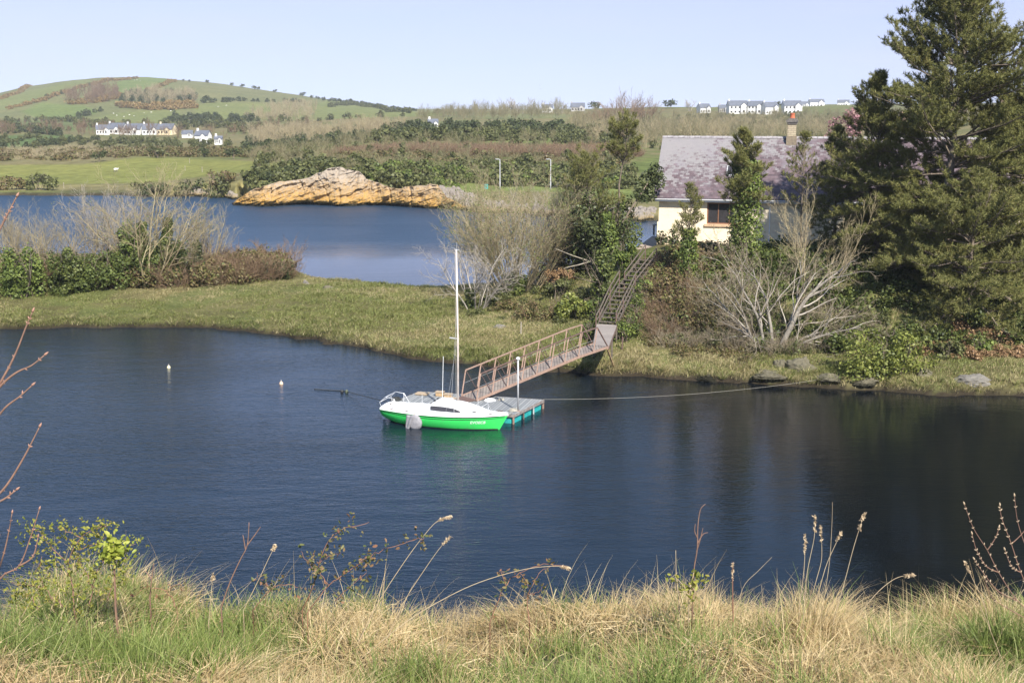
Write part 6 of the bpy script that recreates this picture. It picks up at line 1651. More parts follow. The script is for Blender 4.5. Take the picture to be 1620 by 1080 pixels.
for px_, w_, h_, n_, m_, sd_, lab_ in ((903, 4.2, 6.4, 4200, 'leaf_olive', 241, 'olive leafy tree on the left shoulder of the dark evergreen mass'), (985, 3.6, 6.0, 3200, 'leaf_mid', 242, 'mid green leafy tree on the right shoulder of the dark evergreen mass'), (930, 4.6, 8.6, 4200, 'leaf_dark', 243, 'tall dark leafy tree rising behind the dark evergreen mass')):
    z_ = Vector(((px_ - 810) / 1936 * 100, 100, 0)); z_.z = hgt(z_.x, z_.y)
    bush(lab_, 'tree', z_, w_, w_ * .9, h_, n_, .17, m_, sd_, name='leafy_tree', k=22, keep=.72)
o = MB().tube([q + Vector((.9, 1.5, 1.5)), q + Vector((2.1, 2, 4.2)), q + Vector((4.0, 2.5, 6.8)), q + Vector((5.0, 2.6, 8.6))], [.13, .11, .08, .04], 6)
t = empty('leaning_tree', q + Vector((.9, 1.5, -.3))); tag(t, 'dark leaning tree whose branch reaches toward the left end of the roof', 'tree')
MB().tube([(0, 0, 0), (.6, .2, 2.6), (1.9, .6, 4.8), (3.6, 1.0, 7.4)], [.14, .12, .09, .04], 6).build('trunk', MT['bark'], t, True)
V, F = plant_mesh_leaf(25, 3.0, 2.2, 3.4, 1500, .18, 12, .75); V += np.array([3.6, 1.0, 5.6]); mesh_np('foliage', V, F, MT['leaf_dark'], t)

# ---------------------------------------------------------------- right bank
SBT = [dict(seg=7, wob=.14, trop=.0, n=9, start=.2, ang=.5), dict(seg=6, wob=.14, trop=.015, n=6, start=.18, ang=.72, ratio=.60, rr=.5, rmin=.018), dict(seg=5, wob=.14, trop=.05, n=5, start=.2, ang=.6, ratio=.48, rr=.55, rmin=.012), dict(seg=4, wob=.16, trop=.05, n=3, start=.2, ang=.55, ratio=.5, rr=.6, rmin=.009), dict(seg=2, wob=.2, trop=.05, n=0, start=.3, ang=.5, ratio=.5, rr=.6, rmin=.008)]
def big_bare():
    p = hit(1222, 556, 60)
    t = empty('bare_tree', p - Vector((0, 0, .3))); tag(t, 'large pale bare tree with many spreading limbs on the right bank', 'tree')
    B = [((.3, 0, 0), (.25, .0, 1), 7.2, .20), ((.1, .1, 0), (-.05, .1, 1), 6.6, .13), ((-.3, 0, 0), (-.6, .05, 1), 6.6, .12), ((-.4, -.1, 0), (-1.1, -.1, .8), 5.8, .11), ((.4, -.1, 0), (.9, -.15, .8), 5.4, .11), ((-.3, -.2, 0), (-1.3, -.3, .35), 4.6, .08), ((.5, -.1, 0), (1.3, .1, .45), 4.8, .09), ((.2, .3, 0), (.6, .4, 1), 7.0, .12), ((-.2, .2, 0), (-.9, .2, 1), 6.2, .10), ((.3, .1, 0), (1.1, 0, 1), 5.8, .10)]
    L = skel(31, SBT, B)
    V, F = tubes_np(L[0], 7); mesh_np('trunk', V, F, MT['bark_grey'], t, smooth=True)
    V, F = tubes_np(L[1], 5); mesh_np('limbs', V, F, MT['twig_grey'], t)
    V, F = tubes_np(L[2] + L[3] + L[4], 3); mesh_np('twigs', V, F, MT['twig_dry'], t)
big_bare()
shrub_at(1290, 470, 120, 140, 8, 'twig_tan', 'tan leafless shrub behind the large bare tree against the pines', 74, S=S4, spread=.6, r=.05)
shrub_at(1130, 510, 80, 70, 8, 'twig_tan', 'brown leafless shrub behind the left limbs of the large bare tree', 75, S=S4, spread=.9, r=.04)
def zone(name, var, poly, n, ymin, ymax, mat, label, seed, a, b): mass(name, var, scatter(poly, n, ymin, ymax, seed), mat, label, seed, a, b)
LB = [plant_mesh_leaf(260 + i, 2.2, 2.0, 1.2, 650, .12, 11, .85) for i in range(5)]
zone('bramble_slope', LB, [(1030, 410), (1180, 400), (1150, 520), (1080, 540), (1000, 520)], 70, 72, 100, 'bramble', 'brown bramble cover on the slope right of the stairs', 300, .7, 1.3)
zone('bramble_slope_stems', TBn, [(1030, 420), (1130, 410), (1130, 530), (1060, 545), (1010, 520)], 45, 72, 100, 'twig_brown', 'bare brown stems standing out of the bramble slope right of the stairs', 301, .5, .9)
zone('slope_ivy', LB, [(1120, 400), (1620, 400), (1750, 420), (1750, 560), (1420, 555), (1180, 560), (1120, 520)], 210, 70, 100, 'ivy', 'dark ivy carpet under the pines and behind the large bare tree', 302, .7, 1.5)
zone('slope_green', LB, [(1060, 400), (1360, 400), (1360, 520), (1120, 520)], 120, 74, 100, 'leaf_mid', 'fresher green ivy patches on the slope below the house', 303, .5, 1.1)
zone('bracken_patch', LB, [(1420, 520), (1700, 515), (1700, 565), (1440, 568)], 60, 70, 80, 'bracken', 'rusty bracken and leaf litter under the right pines', 304, .4, .8)
zone('bank_bramble', LB, [(1000, 520), (1200, 545), (1200, 575), (1040, 560)], 34, 70, 84, 'bramble', 'low tangle of brambles along the top of the grassy bank', 305, .35, .8)
zone('bank_tangle', LB, [(1010, 500), (1130, 490), (1420, 500), (1420, 560), (1220, 560), (1040, 548)], 80, 68, 86, 'leaf_olive', 'olive tangle of scrub around the foot of the large bare tree', 308, .4, .9)
zone('bank_tangle_stems', TBn, [(1010, 500), (1420, 500), (1420, 560), (1220, 562), (1040, 550)], 60, 68, 86, 'twig_dry', 'dry stems tangled through the scrub around the large bare tree', 309, .4, .8)
zone('middle_cover', LB, [(740, 500), (780, 480), (900, 430), (960, 430), (940, 510), (880, 515), (800, 505)], 70, 82, 106, 'leaf_olive', 'rough olive green cover on the slope left of the stairs', 306, .3, .8)
zone('stair_ivy', LB, [(930, 520), (950, 470), (975, 430), (1000, 400), (1040, 400), (1040, 450), (1000, 520)], 60, 80, 96, 'ivy_light', 'bright ivy creeping under and beside the staircase', 307, .25, .5)
for a in [(1392, 592, 172, 92, 'broad yellow green laurel bush at the water edge', 'leaf_laurel', 401, 6500), (1445, 548, 80, 50, 'smaller green bush up the bank behind the laurel', 'ivy', 402, 2200), (1330, 560, 60, 40, 'dark ivy hump between the large bare tree and the laurel', 'ivy', 403, 1500), (1552, 556, 50, 24, 'small light green bush under the right pines', 'ivy_light', 404, 900), (1500, 565, 70, 30, 'olive bush right of the laurel', 'leaf_olive', 405, 1300)]:
    p = hit(a[0], a[1], 60); k = p.y / FPX
    bush(a[4], 'bush', p, a[2] * k, a[2] * k * .7, a[3] * k, a[7], .15 if a[6] != 401 else .13, a[5], a[6], k=22)
for px, lab in ((1046, 'spiky young plant in front of the left corner of the cream wall'), (1066, 'small dark shrub at the foot of the cream wall')):
    q = atY(px, 392, 97.5); q.z = hgt(q.x, q.y); bush(lab, 'shrub', q, 1.0, .8, 1.5, 260, .16, 'leaf_dark', px)

# ---------------------------------------------------------------- meadow grass on the near land (uncountable blades)
def meadow():
    rng = np.random.default_rng(9)
    n = 900000
    X = rng.uniform(-60, 44, n); Y = rng.uniform(66, 118, n)
    px = 810 + 1936 * X / Y
    sd = sdist(PEN, X, Y); kd = sdist(KNOLL, X, Y); k = (px > -60) & (px < 1700) & (sd > -.2) & (kd < 6)
    X, Y, sd, kd = X[k], Y[k], sd[k], kd[k]
    cl = fbm(X / 1.3, Y / 1.3, 81, 3); big = fbm(X / 9, Y / 9, 41); 
    keep = rng.uniform(0, 1, len(X)) < np.clip((cl - .2) * 3.2, .5, 1)
    X, Y, sd, cl, big = X[keep], Y[keep], sd[keep], cl[keep], big[keep]
    Z = height(X, Y)
    edge = np.exp(-np.maximum(sd, 0) / 1.4)
    k = Z > .12
    X, Y, Z, sd, cl, big, edge = [a[k] for a in (X, Y, Z, sd, cl, big, edge)]
    N = len(X)
    h = (.12 + .26 * np.clip(cl - .42, 0, 1) * 2.2 + .16 * edge) * rng.uniform(.6, 1.3, N) * np.where(X < -17, .7, 1.15)
    lean = rng.normal(0, .55, (N, 2)) + np.stack([.25 * np.ones(N), -.3 - .5 * edge], -1)
    w = rng.uniform(.022, .055, N)
    dry = rng.uniform(0, 1, N) < np.clip(.18 + (big - .42) * 3.2 + edge * .05 + (X > 5) * .12, .06, .85)
    for nm, m, mat, lab in (('meadow_grass', ~dry, 'meadow_green', 'green rough grass over the peninsula and the far bank'), ('straw_grass', dry, 'meadow_dry', 'straw coloured dead grass over the peninsula and the far bank')):
        V, F = blades_np(np.stack([X, Y, Z - .03], -1)[m], h[m], w[m], lean[m], rng, 2)
        tag(mesh_np(nm, V, F, MT[mat]), lab, kind='stuff')
meadow()
# overhanging tussocks along the near water edge
def tussocks():
    rng = np.random.default_rng(12); P = []
    e = [Vector((x, y, 0)) for x, y in PEN[:23]]
    for a, b in zip(e[:-1], e[1:]):
        L = (b - a).length; n = int(L / .55)
        for i in range(n):
            q = a.lerp(b, (i + rng.uniform(0, 1)) / max(n, 1)); px = 810 + 1936 * q.x / q.y
            if px < -60 or px > 1700 or (px < 520 and rng.uniform() < .72): continue
            x, y = q.x + rng.normal(0, .25), q.y + rng.uniform(.15, 1.6); z = hgt(x, y)
            if z > .15: P.append((x, y, z))
    B, H, W, Ln = [], [], [], []
    for p in P:
        s = rng.uniform(.5, 1.25); n = 60
        a = rng.uniform(0, 2 * math.pi, n); r = np.sqrt(rng.uniform(0, 1, n)) * .22 * s
        B.append(np.stack([p[0] + np.cos(a) * r, p[1] + np.sin(a) * r, np.full(n, p[2] - .02)], -1)); H.append(rng.uniform(.3, .62, n) * s)
        Ln.append(np.stack([np.cos(a), np.sin(a)], -1) * rng.uniform(.2, 1.5, (n, 1))); W.append(rng.uniform(.02, .04, n))
    B, H, W, Ln = map(np.concatenate, (B, H, W, Ln)); dry = rng.uniform(0, 1, len(B)) < .42
    for nm, m, mat in (('tussock_grass', ~dry, 'meadow_green'), ('tussock_straw', dry, 'meadow_dry')):
        V, F = blades_np(B[m], H[m], W[m], Ln[m], rng, 3, .6)
        tag(mesh_np(nm, V, F, MT[mat]), 'tussocks of %s grass hanging over the water edge' % ('green' if nm[8] == 'g' else 'dead'), kind='stuff')
tussocks()
#@@FORE
# ---------------------------------------------------------------- grass on the near bank
def near_grass():
    rng = np.random.default_rng(21)
    n = 150000
    Y = np.sqrt(rng.uniform(3.2 ** 2, 7.2 ** 2, n)); X = rng.uniform(-.50, .50, n) * (Y + .8)
    cl = fbm(X / .45, Y / .45, 91, 3); dr = fbm(X / .8 + 3, Y / .55, 93, 3)
    k = (rng.uniform(0, 1, n) < np.clip((cl - .24) * 3.4, .18, 1)) & (rng.uniform(0, 1, n) < np.where(Y > 6.6, .5, 1))
    X, Y, cl, dr = X[k], Y[k], cl[k], dr[k]; N = len(X); Z = bank(X, Y)
    px = 810 + FPX * X / (Y * CP + 2.4 * SP)
    tall = np.exp(-((px - 1290) / 40) ** 2) * .8 + np.exp(-((px - 160) / 90) ** 2) * .45 + np.exp(-((px - 1080) / 50) ** 2) * .3
    base = np.stack([X, Y, Z - .01], -1)
    # green blades: upright; dead blades: long, tangled, many lying over
    pd = np.clip(.66 + (dr - .5) * 2.6 + tall * .25 - .35 * np.exp(-((px - 1480) / 130) ** 2) - .2 * np.exp(-((px - 900) / 120) ** 2), .10, .93)
    dry = rng.uniform(0, 1, N) < pd
    g = ~dry
    h = (.08 + .17 * np.clip(cl - .1, 0, 1)) * rng.uniform(.5, 1.7, N) * (1 + tall * .6)
    ln = rng.normal(0, .45, (N, 2)); w = rng.uniform(.0026, .0070, N)
    V, F = blades_np(base[g], h[g], w[g], ln[g], rng, 4, .8); tag(mesh_np('green_grass', V, F, MT['grass_green']), 'fresh green grass blades on the foreground bank', kind='stuff')
    h2 = (.05 + .12 * np.clip(dr, 0, 1)) * rng.uniform(.4, 1.7, N) * (1 + tall * .35)
    dirn = 2 * math.pi * fbm(X / .5, Y / .5, 95, 2) * 2
    ln2 = np.stack([np.cos(dirn), np.sin(dirn)], -1) * rng.uniform(.1, 1.9, (N, 1)) + rng.normal(0, .7, (N, 2))
    V, F = blades_np(base[dry], h2[dry], w[dry] * 1.0, ln2[dry], rng, 4, .5); tag(mesh_np('dead_grass', V, F, MT['grass_dry']), 'tangled straw coloured dead grass on the foreground bank', kind='stuff')
    # a mat of fallen straw close to the soil
    m = 42000; Y = np.sqrt(rng.uniform(3.2 ** 2, 6.8 ** 2, m)); X = rng.uniform(-.5, .5, m) * (Y + .8); k = rng.uniform(0, 1, m) < np.clip((fbm(X / .8 + 3, Y / .55, 93, 3) - .35) * 4, .1, 1); X, Y = X[k], Y[k]; m = len(X)
    a = rng.uniform(0, 2 * math.pi, m); L = rng.uniform(.05, .22, m)
    P0 = np.stack([X, Y, bank(X, Y) + rng.uniform(.005, .07, m)], -1); P1 = P0 + np.stack([np.cos(a) * L, np.sin(a) * L, rng.normal(0, .02, m)], -1); Pm = (P0 + P1) / 2 + np.stack([rng.normal(0, .012, m), rng.normal(0, .012, m), rng.uniform(0, .03, m)], -1)
    s = np.stack([-np.sin(a), np.cos(a), rng.normal(0, .5, m)], -1) * .0016
    V = np.stack([P0 - s, P0 + s, Pm + s, Pm - s, P1 + s, P1 - s], 1).reshape(-1, 3); i = np.arange(m)[:, None] * 6
    F = np.concatenate([i + np.array([[0, 1, 2, 3]]), i + np.array([[3, 2, 4, 5]])]); tag(mesh_np('fallen_straw', V, F, MT['grass_dry']), 'mat of fallen dead stalks lying among the foreground grass', kind='stuff')
def bents():
    rng = np.random.default_rng(33); n = 1000; Y = rng.uniform(5.0, 6.9, n); X = rng.uniform(-.46, .46, n) * (Y + .6)
    V, F = blades_np(np.stack([X, Y, bank(X, Y)], -1), rng.uniform(.16, .42, n), rng.uniform(.0024, .0042, n), rng.normal(.15, .45, (n, 2)), rng, 6, .7)
    tag(mesh_np('bent_stems', V, F, MT['grass_dry']), 'thin upright dead stems scattered along the bank top', kind='stuff')
def flops():
    # clumps of long dead leaves that have fallen over together
    rng = np.random.default_rng(44); Bs, Hs, Ws, Ls = [], [], [], []
    for c in range(300):
        y = rng.uniform(3.6, 6.7); x = rng.uniform(-.47, .47) * (y + .6)
        if rng.uniform() > np.clip((float(fbm(np.array([x / .8 + 3]), np.array([y / .55]), 93, 3)[0]) - .34) * 5, .12, 1): continue
        m = rng.integers(35, 90); a0 = rng.uniform(0, 2 * math.pi); bx = x + rng.normal(0, .035, m); by = y + rng.normal(0, .03, m)
        Bs.append(np.stack([bx, by, bank(bx, by) - .01], -1)); Hs.append(rng.uniform(.10, .26, m)); Ws.append(rng.uniform(.002, .0046, m))
        a = a0 + rng.normal(0, .75, m); Ls.append(np.stack([np.cos(a), np.sin(a)], -1) * rng.uniform(.5, 2.0, (m, 1)))
    V, F = blades_np(np.concatenate(Bs), np.concatenate(Hs), np.concatenate(Ws), np.concatenate(Ls), rng, 6, .4)
    tag(mesh_np('fallen_grass', V, F, MT['grass_dry']), 'long dead grass leaves fallen over in clumps on the foreground bank', kind='stuff')
near_grass(); bents(); flops()

def curve_px(pts, Y, n=5, jit=0):
    """smooth world polyline through photo pixels at the given distance"""
    W = [atY(a, b, Y if not hasattr(Y, '__len__') else Y[0] + (Y[1] - Y[0]) * i / max(len(pts) - 1, 1)) for i, (a, b) in enumerate(pts)]
    out = []
    for i in range(len(W) - 1):
        p0 = W[max(i - 1, 0)]; p1 = W[i]; p2 = W[i + 1]; p3 = W[min(i + 2, len(W) - 1)]
        for k in range(n):
            t = k / n; out.append(.5 * ((2 * p1) + (p2 - p0) * t + (2 * p0 - 5 * p1 + 4 * p2 - p3) * t * t + (3 * p1 - p0 - 3 * p2 + p3) * t ** 3))
    out.append(W[-1]); return out
MT['stalk'] = M_plain('dry_stalk', (.52, .41, .26), (.36, .27, .16), 20, .8, bmp=0)
MT['stalk_red'] = M_plain('red_stalk', (.30, .15, .09), (.17, .08, .05), 20, .8, bmp=0)
MT['seed'] = M_leaf('seed_head', [(.42, .30, .18), (.62, .50, .33)], .2)
MT['bud'] = M_plain('bud_scale', (.42, .23, .16), (.24, .13, .09), 60, .6, bmp=0)
MT['twig_red'] = M_plain('twig_redbrown', (.28, .16, .11), (.16, .09, .06), 30, .8, bmp=0)
MT['leaf_rose'] = M_leaf('leaf_rose', [(.10, .12, .02), (.22, .24, .04), (.36, .35, .07), (.30, .20, .07)], .35, .5)
MT['leaf_fresh'] = M_leaf('leaf_fresh', [(.22, .27, .04), (.38, .42, .07), (.50, .50, .12)], .4, .45)
MT['leaf_bramble'] = M_leaf('leaf_bramble', [(.05, .08, .02), (.14, .15, .05), (.24, .17, .08), (.28, .10, .07)], .25, .5)
def to_ground(P):
    g = P[0].copy(); g.z = float(bank(np.array([g.x]), np.array([g.y]))[0]) - .03
    return [g] + P if P[0].z > g.z + .02 else P
def stalk(pts, Y, label, r=.0030, head=0, mat='stalk', forks=(), cat='grass stalk', name='grass_stalk', headr=.006):
    P = to_ground(curve_px(pts, Y)); o = P[0].copy(); n = len(P)
    t = empty(name, o); tag(t, label, cat)
    m = MB(); m.tube([p - o for p in P], [r * (1 - .6 * i / n) for i in range(n)], 5)
    m.build('stem', MT[mat], t, True)
    for f in forks:
        q = curve_px(f, Y); m = MB(); m.tube([p - o for p in q], [r * .7 * (1 - .5 * i / len(q)) for i in range(len(q))], 4); m.build('side_stem', MT[mat], t)
    if head:
        rng = np.random.default_rng(int(pts[0][0])); A = np.array([tuple(p - o) for p in P[-head - 1:]]); k = rng.uniform(0, len(A) - 1.01, 46); i = k.astype(int); f = (k - i)[:, None]
        C = A[i] * (1 - f) + A[i + 1] * f + rng.normal(0, headr * .55, (46, 3)); V, F = leaves_np(C, headr * 1.3, rng, 2.4); mesh_np('seed_head', V, F, MT['seed'], t)
S_ = [
 ([(560, 1030), (600, 950), (642, 885), (672, 845), (692, 824), (713, 817)], 5.4, 'tallest arching dry grass stalk left of centre with a drooping seed head', 5),
 ([(612, 1010), (640, 950), (672, 900), (697, 865), (714, 848)], 5.6, 'second arching dry stalk just right of the tallest one', 4),
 ([(560, 1050), (640, 985), (700, 948), (760, 920), (830, 900), (880, 895), (900, 899)], 5.3, 'long dry stalk bowing low to the right over the water', 4),
 ([(385, 965), (410, 915), (424, 885), (435, 863)], 5.5, 'straight pale stalk right of the forked twig', 2),
 ([(330, 985), (334, 940), (337, 908)], 5.5, 'short upright stalk left of the forked twig', 2),
 ([(1160, 990), (1175, 930), (1200, 902), (1221, 881)], 5.6, 'thin dry stalk slanting right near the red dock stem', 0),
 ([(1350, 985), (1372, 955), (1395, 930), (1420, 913), (1446, 909)], 5.6, 'dry stalk curving right beyond the tall tussock', 3),
 ([(1272, 960), (1277, 905), (1288, 850), (1289, 816)], 5.4, 'tall upright stalk on the left of the tussock with a seed head', 4),
 ([(1300, 970), (1312, 890), (1316, 830), (1317, 794)], 5.5, 'thin straight stalk rising highest from the middle of the tussock', 0),
 ([(1318, 985), (1336, 920), (1352, 860), (1368, 811)], 5.4, 'long stalk leaning right out of the tussock', 3),
 ([(1265, 955), (1272, 900), (1274, 846)], 5.5, 'shorter stalk at the left edge of the tussock', 3),
 ([(1290, 960), (1305, 900), (1322, 860), (1331, 842)], 5.6, 'shorter seed headed stalk on the right of the tussock', 4),
 ([(1278, 965), (1292, 915), (1300, 880), (1298, 830)], 5.6, 'medium stalk between the two tallest tussock stalks', 3),
 ([(1570, 1010), (1555, 950), (1541, 920), (1527, 889)], 5.4, 'stiff brown stalk leaning left near the right edge', 3),
 ([(1605, 1090), (1580, 1030), (1562, 985), (1545, 944)], 4.8, 'long pale stalk crossing the grass near the right corner', 0),
 ([(1225, 1090), (1215, 1030), (1208, 985), (1205, 925)], 4.9, 'pale upright stalk in front of the grass right of centre', 0),
 ([(1106, 1080), (1094, 1010), (1092, 965)], 4.9, 'thin pale stalk in the grass left of the red dock stem', 0),
 ([(40, 1085), (34, 1030), (31, 978)], 4.8, 'pale stalk standing in the bottom left corner', 0),
 ([(0, 1060), (30, 985), (60, 930), (78, 898)], 5.0, 'slanting pale stalk crossing the lower left corner', 0),
 ([(150, 1085), (152, 1052), (149, 1050)], 4.6, 'short bent stalk at the bottom left', 0),
 ([(250, 1080), (258, 1050), (262, 1030)], 4.7, 'short pale stalk at the bottom left of centre', 0),
 ([(820, 1080), (822, 1030), (818, 985)], 5.0, 'thin stalk in front of the grass at the centre', 0),
 ([(700, 1000), (720, 965), (735, 950)], 5.6, 'short brown stalk under the long bowing one', 0),
 ([(900, 1000), (930, 975), (958, 948)], 5.7, 'stalk slanting right in the gap right of centre', 0),
 ([(1020, 985), (1035, 940), (1072, 905)], 5.7, 'thin stalk slanting up beside the small bare twig', 0),
]
for a in S_: stalk(a[0], a[1], a[2], head=a[3], r=.0023 if a[3] else .0017)
stalk([(350, 960), (364, 920), (380, 885), (391, 862), (394, 826)], 5.5, 'forked reddish woody twig standing above the grass left of centre', .0040, 0, 'twig_red', [[(391, 862), (403, 846), (412, 833)], [(388, 868), (385, 850), (384, 846)]], 'twig', 'woody_twig')
stalk([(1096, 945), (1098, 900), (1103, 868), (1104, 832), (1108, 806), (1116, 797)], 5.6, 'slender bare twig with a curled tip in front of the dark water', .0040, 0, 'twig_red', [[(1103, 860), (1112, 845), (1120, 842)], [(1102, 872), (1108, 852), (1112, 835)], [(1103, 850), (1099, 840), (1100, 828)]], 'twig', 'woody_twig')
stalk([(1160, 985), (1159, 930), (1159, 889)], 5.5, 'thin upright red dock stem', .0040, 4, 'stalk_red', (), 'dock stem', 'dock_stem', .005)
stalk([(237, 945), (240, 915), (243, 890)], 5.6, 'short thorny twig right of the leafy shrub', .004, 0, 'twig_red', [[(240, 915), (232, 905), (228, 902)]], 'twig', 'woody_twig')
stalk([(1075, 960), (1070, 910), (1069, 870)], 5.6, 'thin upright twig left of the slender bare one', .0028, 0, 'stalk', (), 'twig', 'woody_twig')

def tussock_near():
    rng = np.random.default_rng(5); n = 800
    c = atY(1290, 965, 5.5); c.z = float(bank(np.array([c.x]), np.array([c.y]))[0])
    t = empty('grass_tussock', c); tag(t, 'big tussock of straw coloured grass with tall stalks right of centre', 'tussock')
    a = rng.uniform(0, 2 * math.pi, n); r = np.sqrt(rng.uniform(0, 1, n)) * .10
    B = np.stack([np.cos(a) * r * 1.2, np.sin(a) * r, np.full(n, -.02)], -1)
    h = rng.uniform(.12, .40, n) * (1 - r * 1.5); ln = np.stack([np.cos(a), np.sin(a)], -1) * rng.uniform(0, .7, (n, 1)) + np.array([.18, 0])
    V, F = blades_np(B, h, rng.uniform(.002, .0048, n), ln, rng, 5, .8); mesh_np('blades', V, F, MT['grass_dry'], t)
tussock_near()

def leaf6_np(C, size, rng):
    N = len(C); n = rng.normal(size=(N, 3)); n[:, 2] += .5; n[:, 1] -= .3; n = unit(n); a = unit(np.cross(n, rng.normal(size=(N, 3)))); b = np.cross(n, a); s = (size * rng.uniform(.55, 1.35, N))[:, None]
    q = lambda x, y, z: C + a * s * x + b * s * y + n * s * z
    V = np.stack([q(-.7, 0, 0), q(-.3, -.36, .10), q(.3, -.30, .08), q(.75, 0, -.08), q(.3, .30, .08), q(-.3, .36, .10)], 1).reshape(-1, 3); i = np.arange(N)[:, None] * 6
    return V, np.concatenate([i + np.array([[0, 1, 2, 3]]), i + np.array([[0, 3, 4, 5]])])
def bramble_spray(label, paths, Y, leafn, seed, mat='leaf_bramble', lsize=.015, r=.0028, name='bramble', stem='stalk_red', cat='bramble', spread=.020, start=.15):
    P0 = to_ground(curve_px(paths[0], Y)); o = P0[0].copy(); t = empty(name, o); tag(t, label, cat)
    rng = np.random.default_rng(seed); LP = []
    for i, pth in enumerate(paths):
        P = P0 if i == 0 else curve_px(pth, Y); n = len(P)
        P = [p + Vector((0, rng.normal(0, .012), 0)) * (j > 1) for j, p in enumerate(P)]
        MB().tube([p - o for p in P], [r * (1 - .6 * j / n) * (1 if i == 0 else .7) for j in range(n)], 5).build('stem', MT[stem], t, True)
        A = np.array([tuple(p - o) for p in P]); k = rng.uniform(start * (len(A) - 1), len(A) - 1.01, max(6, int(leafn * n / 9))); ii = k.astype(int); f = (k - ii)[:, None]
        # leaves in threes around nodes
        C = A[ii] * (1 - f) + A[ii + 1] * f + rng.normal(0, spread, (len(k), 3)); C = np.repeat(C, 3, 0) + rng.normal(0, lsize * .6, (len(k) * 3, 3)); LP.append(C)
    V, F = leaf6_np(np.concatenate(LP), lsize, rng); mesh_np('leaves', V, F, MT[mat], t)
bramble_spray('reddish bramble arching up left of centre with small bronze leaves', [[(478, 965), (496, 925), (505, 890), (520, 855), (545, 836), (583, 828)], [(505, 890), (520, 880), (538, 875)], [(500, 905), (488, 890), (476, 872)]], 5.5, 11, 3)
bramble_spray('leafy bramble reaching right toward the tallest stalk', [[(486, 970), (520, 925), (560, 898), (600, 872), (640, 858), (672, 850)], [(560, 898), (575, 884), (590, 880)], [(520, 925), (505, 905), (496, 896)], [(530, 950), (556, 925), (580, 905)]], 5.4, 12, 4)
bramble_spray('dark red bramble sprig at the centre over the water', [[(775, 985), (788, 950), (800, 925), (822, 905), (860, 892), (903, 897)], [(800, 925), (795, 910), (790, 902)], [(822, 905), (832, 918), (836, 930)]], 5.5, 4, 5)
bramble_spray('small bramble sprig with reddish leaves right of the centre', [[(838, 985), (834, 950), (842, 925), (856, 905), (880, 893)], [(836, 940), (850, 938), (858, 930)]], 5.6, 5, 6)
bramble_spray('green leaved weed beside the slender bare twig', [[(1090, 950), (1092, 925), (1098, 905)], [(1091, 930), (1103, 915), (1113, 906)], [(1090, 935), (1078, 922), (1068, 912)]], 5.5, 10, 7, 'leaf_rose', .016, .003, 'weed', 'stalk', 'weed')
bramble_spray('low bramble runner at the left behind the grass', [[(400, 965), (425, 935), (450, 925), (478, 930)], [(430, 935), (418, 918), (405, 905)]], 5.6, 8, 8)
bramble_spray('thin bramble runner rising right of the leafy shrub', [[(280, 960), (262, 935), (236, 928), (215, 940)], [(262, 935), (280, 925), (300, 935)]], 5.6, 6, 9)
# leafy shrub in the lower left
sh = [[(120, 990), (115, 930), (108, 890), (128, 850), (160, 832), (172, 830)], [(108, 890), (80, 862), (62, 842), (42, 838)], [(128, 850), (105, 840), (88, 832)], [(140, 960), (150, 915), (165, 885), (190, 868), (214, 860)], [(165, 885), (185, 880), (205, 885)], [(100, 960), (70, 930), (40, 925), (14, 922)], [(70, 930), (60, 905), (66, 880)],
      [(150, 930), (130, 900), (122, 880)], [(170, 950), (180, 920), (200, 900)], [(60, 965), (48, 940), (30, 948)], [(125, 870), (150, 860), (165, 850)]]
bramble_spray('leafy yellow green shrub at the lower left in front of the water', sh, 5.2, 38, 11, 'leaf_rose', .0115, .0038, 'leafy_shrub', 'twig_red', 'shrub', .028, .1)
def fresh_cluster():
    c = atY(180, 868, 5.15); o = c.copy(); o.z = float(bank(np.array([c.x]), np.array([c.y]))[0]); t = empty('leafy_sprig', o); tag(t, 'sprig of large bright yellow green leaves at the top of the leafy shrub', 'sprig')
    MB().tube([(0, 0, -.02), (-.01, .0, (c - o).z * .5), (0, 0, (c - o).z + .03)], [.006, .005, .003], 5).build('stem', MT['twig_red'], t)
    rng = np.random.default_rng(2); C = rng.normal(0, 1, (150, 3)) * np.array([.036, .035, .032]) + np.array([0, 0, (c - o).z]); V, F = leaf6_np(C, .022, rng); mesh_np('leaves', V, F, MT['leaf_fresh'], t)
fresh_cluster()
# budding branches reaching in from the left
def budding(label, trunk, paths, Y, budr, seed, mat='twig_red', name='budding_sapling', r=.0048, extra=0, budmat='bud'):
    tr = [atY(a, b, Y) for a, b in trunk]; o = tr[0].copy(); o.z = float(bank(np.array([o.x]), np.array([o.y]))[0]) - .03
    t = empty(name, o); tag(t, label, 'sapling'); tr = [o] + tr
    MB().tube([p - o for p in tr], [r * 2.4 * (1 - .6 * i / len(tr)) for i in range(len(tr))], 7).build('trunk', MT[mat], t, True)
    rg = random.Random(seed); 
    for pth in paths:
        P = curve_px(pth, Y, 4); n = len(P)
        MB().tube([p - o for p in P], [r * (.95 - .65 * j / n) for j in range(n)], 6).build('branch', MT[mat], t, True)
        def bud(p, d, s):
            d = Vector(d).normalized(); q = p - o
            MB().tube([q, q + d * s * .6, q + d * s * 1.3, q + d * s * 2.2], [s * .28, s * .52, s * .42, s * .04], 6).build('bud', MT[budmat], t, True)
        bud(P[-1], P[-1] - P[-2], budr * 1.25)
        for j in range(2, n - 1):
            if rg.random() < .36 + extra:
                d = (P[j + 1] - P[j]).normalized(); s = d.cross(Vector((0, 1, 0))) * rg.choice((-1, 1)); bud(P[j], d + s * 1.1 + Vector((0, rg.uniform(-.5, .5), 0)), budr * rg.uniform(.55, .95))
                if rg.random() < .5: bud(P[j], d - s * 1.1, budr * rg.uniform(.5, .8))
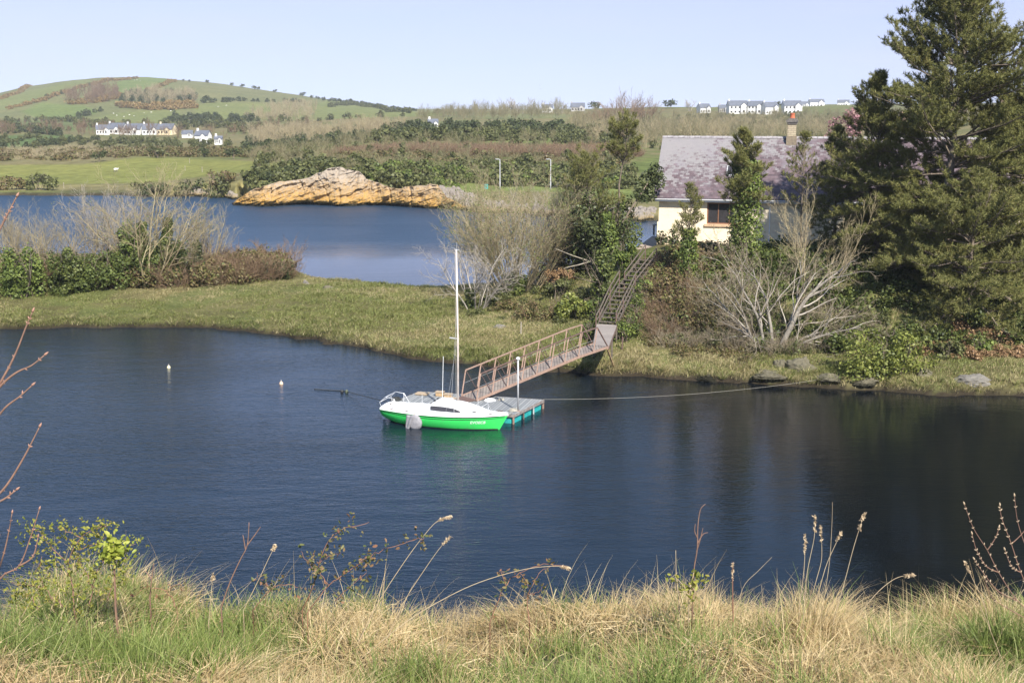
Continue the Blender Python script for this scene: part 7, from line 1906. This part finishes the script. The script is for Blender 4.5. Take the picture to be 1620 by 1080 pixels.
budding('sapling with swelling pink buds reaching in from the left edge', [(-70, 1060), (-75, 800), (-70, 600), (-50, 420)],
        [[(-60, 470), (-25, 410), (0, 362), (14, 335), (26, 312)], [(-70, 680), (-20, 635), (8, 592), (26, 556), (40, 520), (51, 494)], [(-20, 635), (5, 606), (28, 588), (50, 578), (70, 562)], [(-72, 740), (-20, 680), (8, 645), (30, 628), (50, 610)], [(-72, 860), (-20, 800), (10, 768), (35, 728), (50, 700), (62, 676)], [(-20, 800), (5, 790), (25, 775)]], 3.4, .0062, 4)
budding('thinner budding sapling low at the left edge', [(-30, 1000), (-30, 930)], [[(-30, 960), (-8, 915), (6, 875), (14, 840), (19, 812)], [(-30, 985), (0, 915), (30, 895), (48, 850), (62, 806)], [(0, 915), (-8, 880), (-2, 850)], [(30, 895), (52, 880), (60, 850)]], 4.6, .0065, 5)
rb = [[(1650, 985), (1610, 950), (1580, 905), (1562, 870), (1540, 835), (1526, 798)], [(1640, 960), (1615, 905), (1600, 860), (1585, 820), (1582, 800)], [(1580, 905), (1560, 895), (1545, 870), (1538, 845)], [(1650, 930), (1625, 870), (1610, 825), (1605, 785)], [(1610, 950), (1580, 935), (1555, 905), (1542, 885)], [(1645, 990), (1600, 965), (1570, 945), (1558, 915)], [(1600, 860), (1620, 840), (1632, 815)], [(1615, 905), (1600, 895), (1590, 870)], [(1562, 870), (1575, 850), (1580, 835)]]
budding('twiggy tan shrub with small pale buds at the right edge', [(1655, 1010), (1655, 960)], rb, 5.2, .0065, 6, 'twig_red', 'budding_shrub', .0028, .3, 'seed')

# ---------------------------------------------------------------- air
def haze():
    me = MB(); x0, x1, y0, y1, z0, z1 = -1900, 1900, -60, 2600, -4.0, 95
    me.box(((x0 + x1) / 2, (y0 + y1) / 2, (z0 + z1) / 2), (x1 - x0, y1 - y0, z1 - z0))
    m = bpy.data.materials.new('haze'); m.use_nodes = True; nt = m.node_tree; n = nt.nodes; n.remove(n['Principled BSDF'])
    v = n.new('ShaderNodeVolumePrincipled'); v.inputs['Color'].default_value = (.90, .94, 1.0, 1); v.inputs['Density'].default_value = HAZE; v.inputs['Anisotropy'].default_value = .0
    nt.links.new(v.outputs[0], n['Material Output'].inputs['Volume'])
    o = me.build('haze', m); tag(o, 'thin pale spring haze in the air', kind='stuff')
HAZE = .00013
haze()
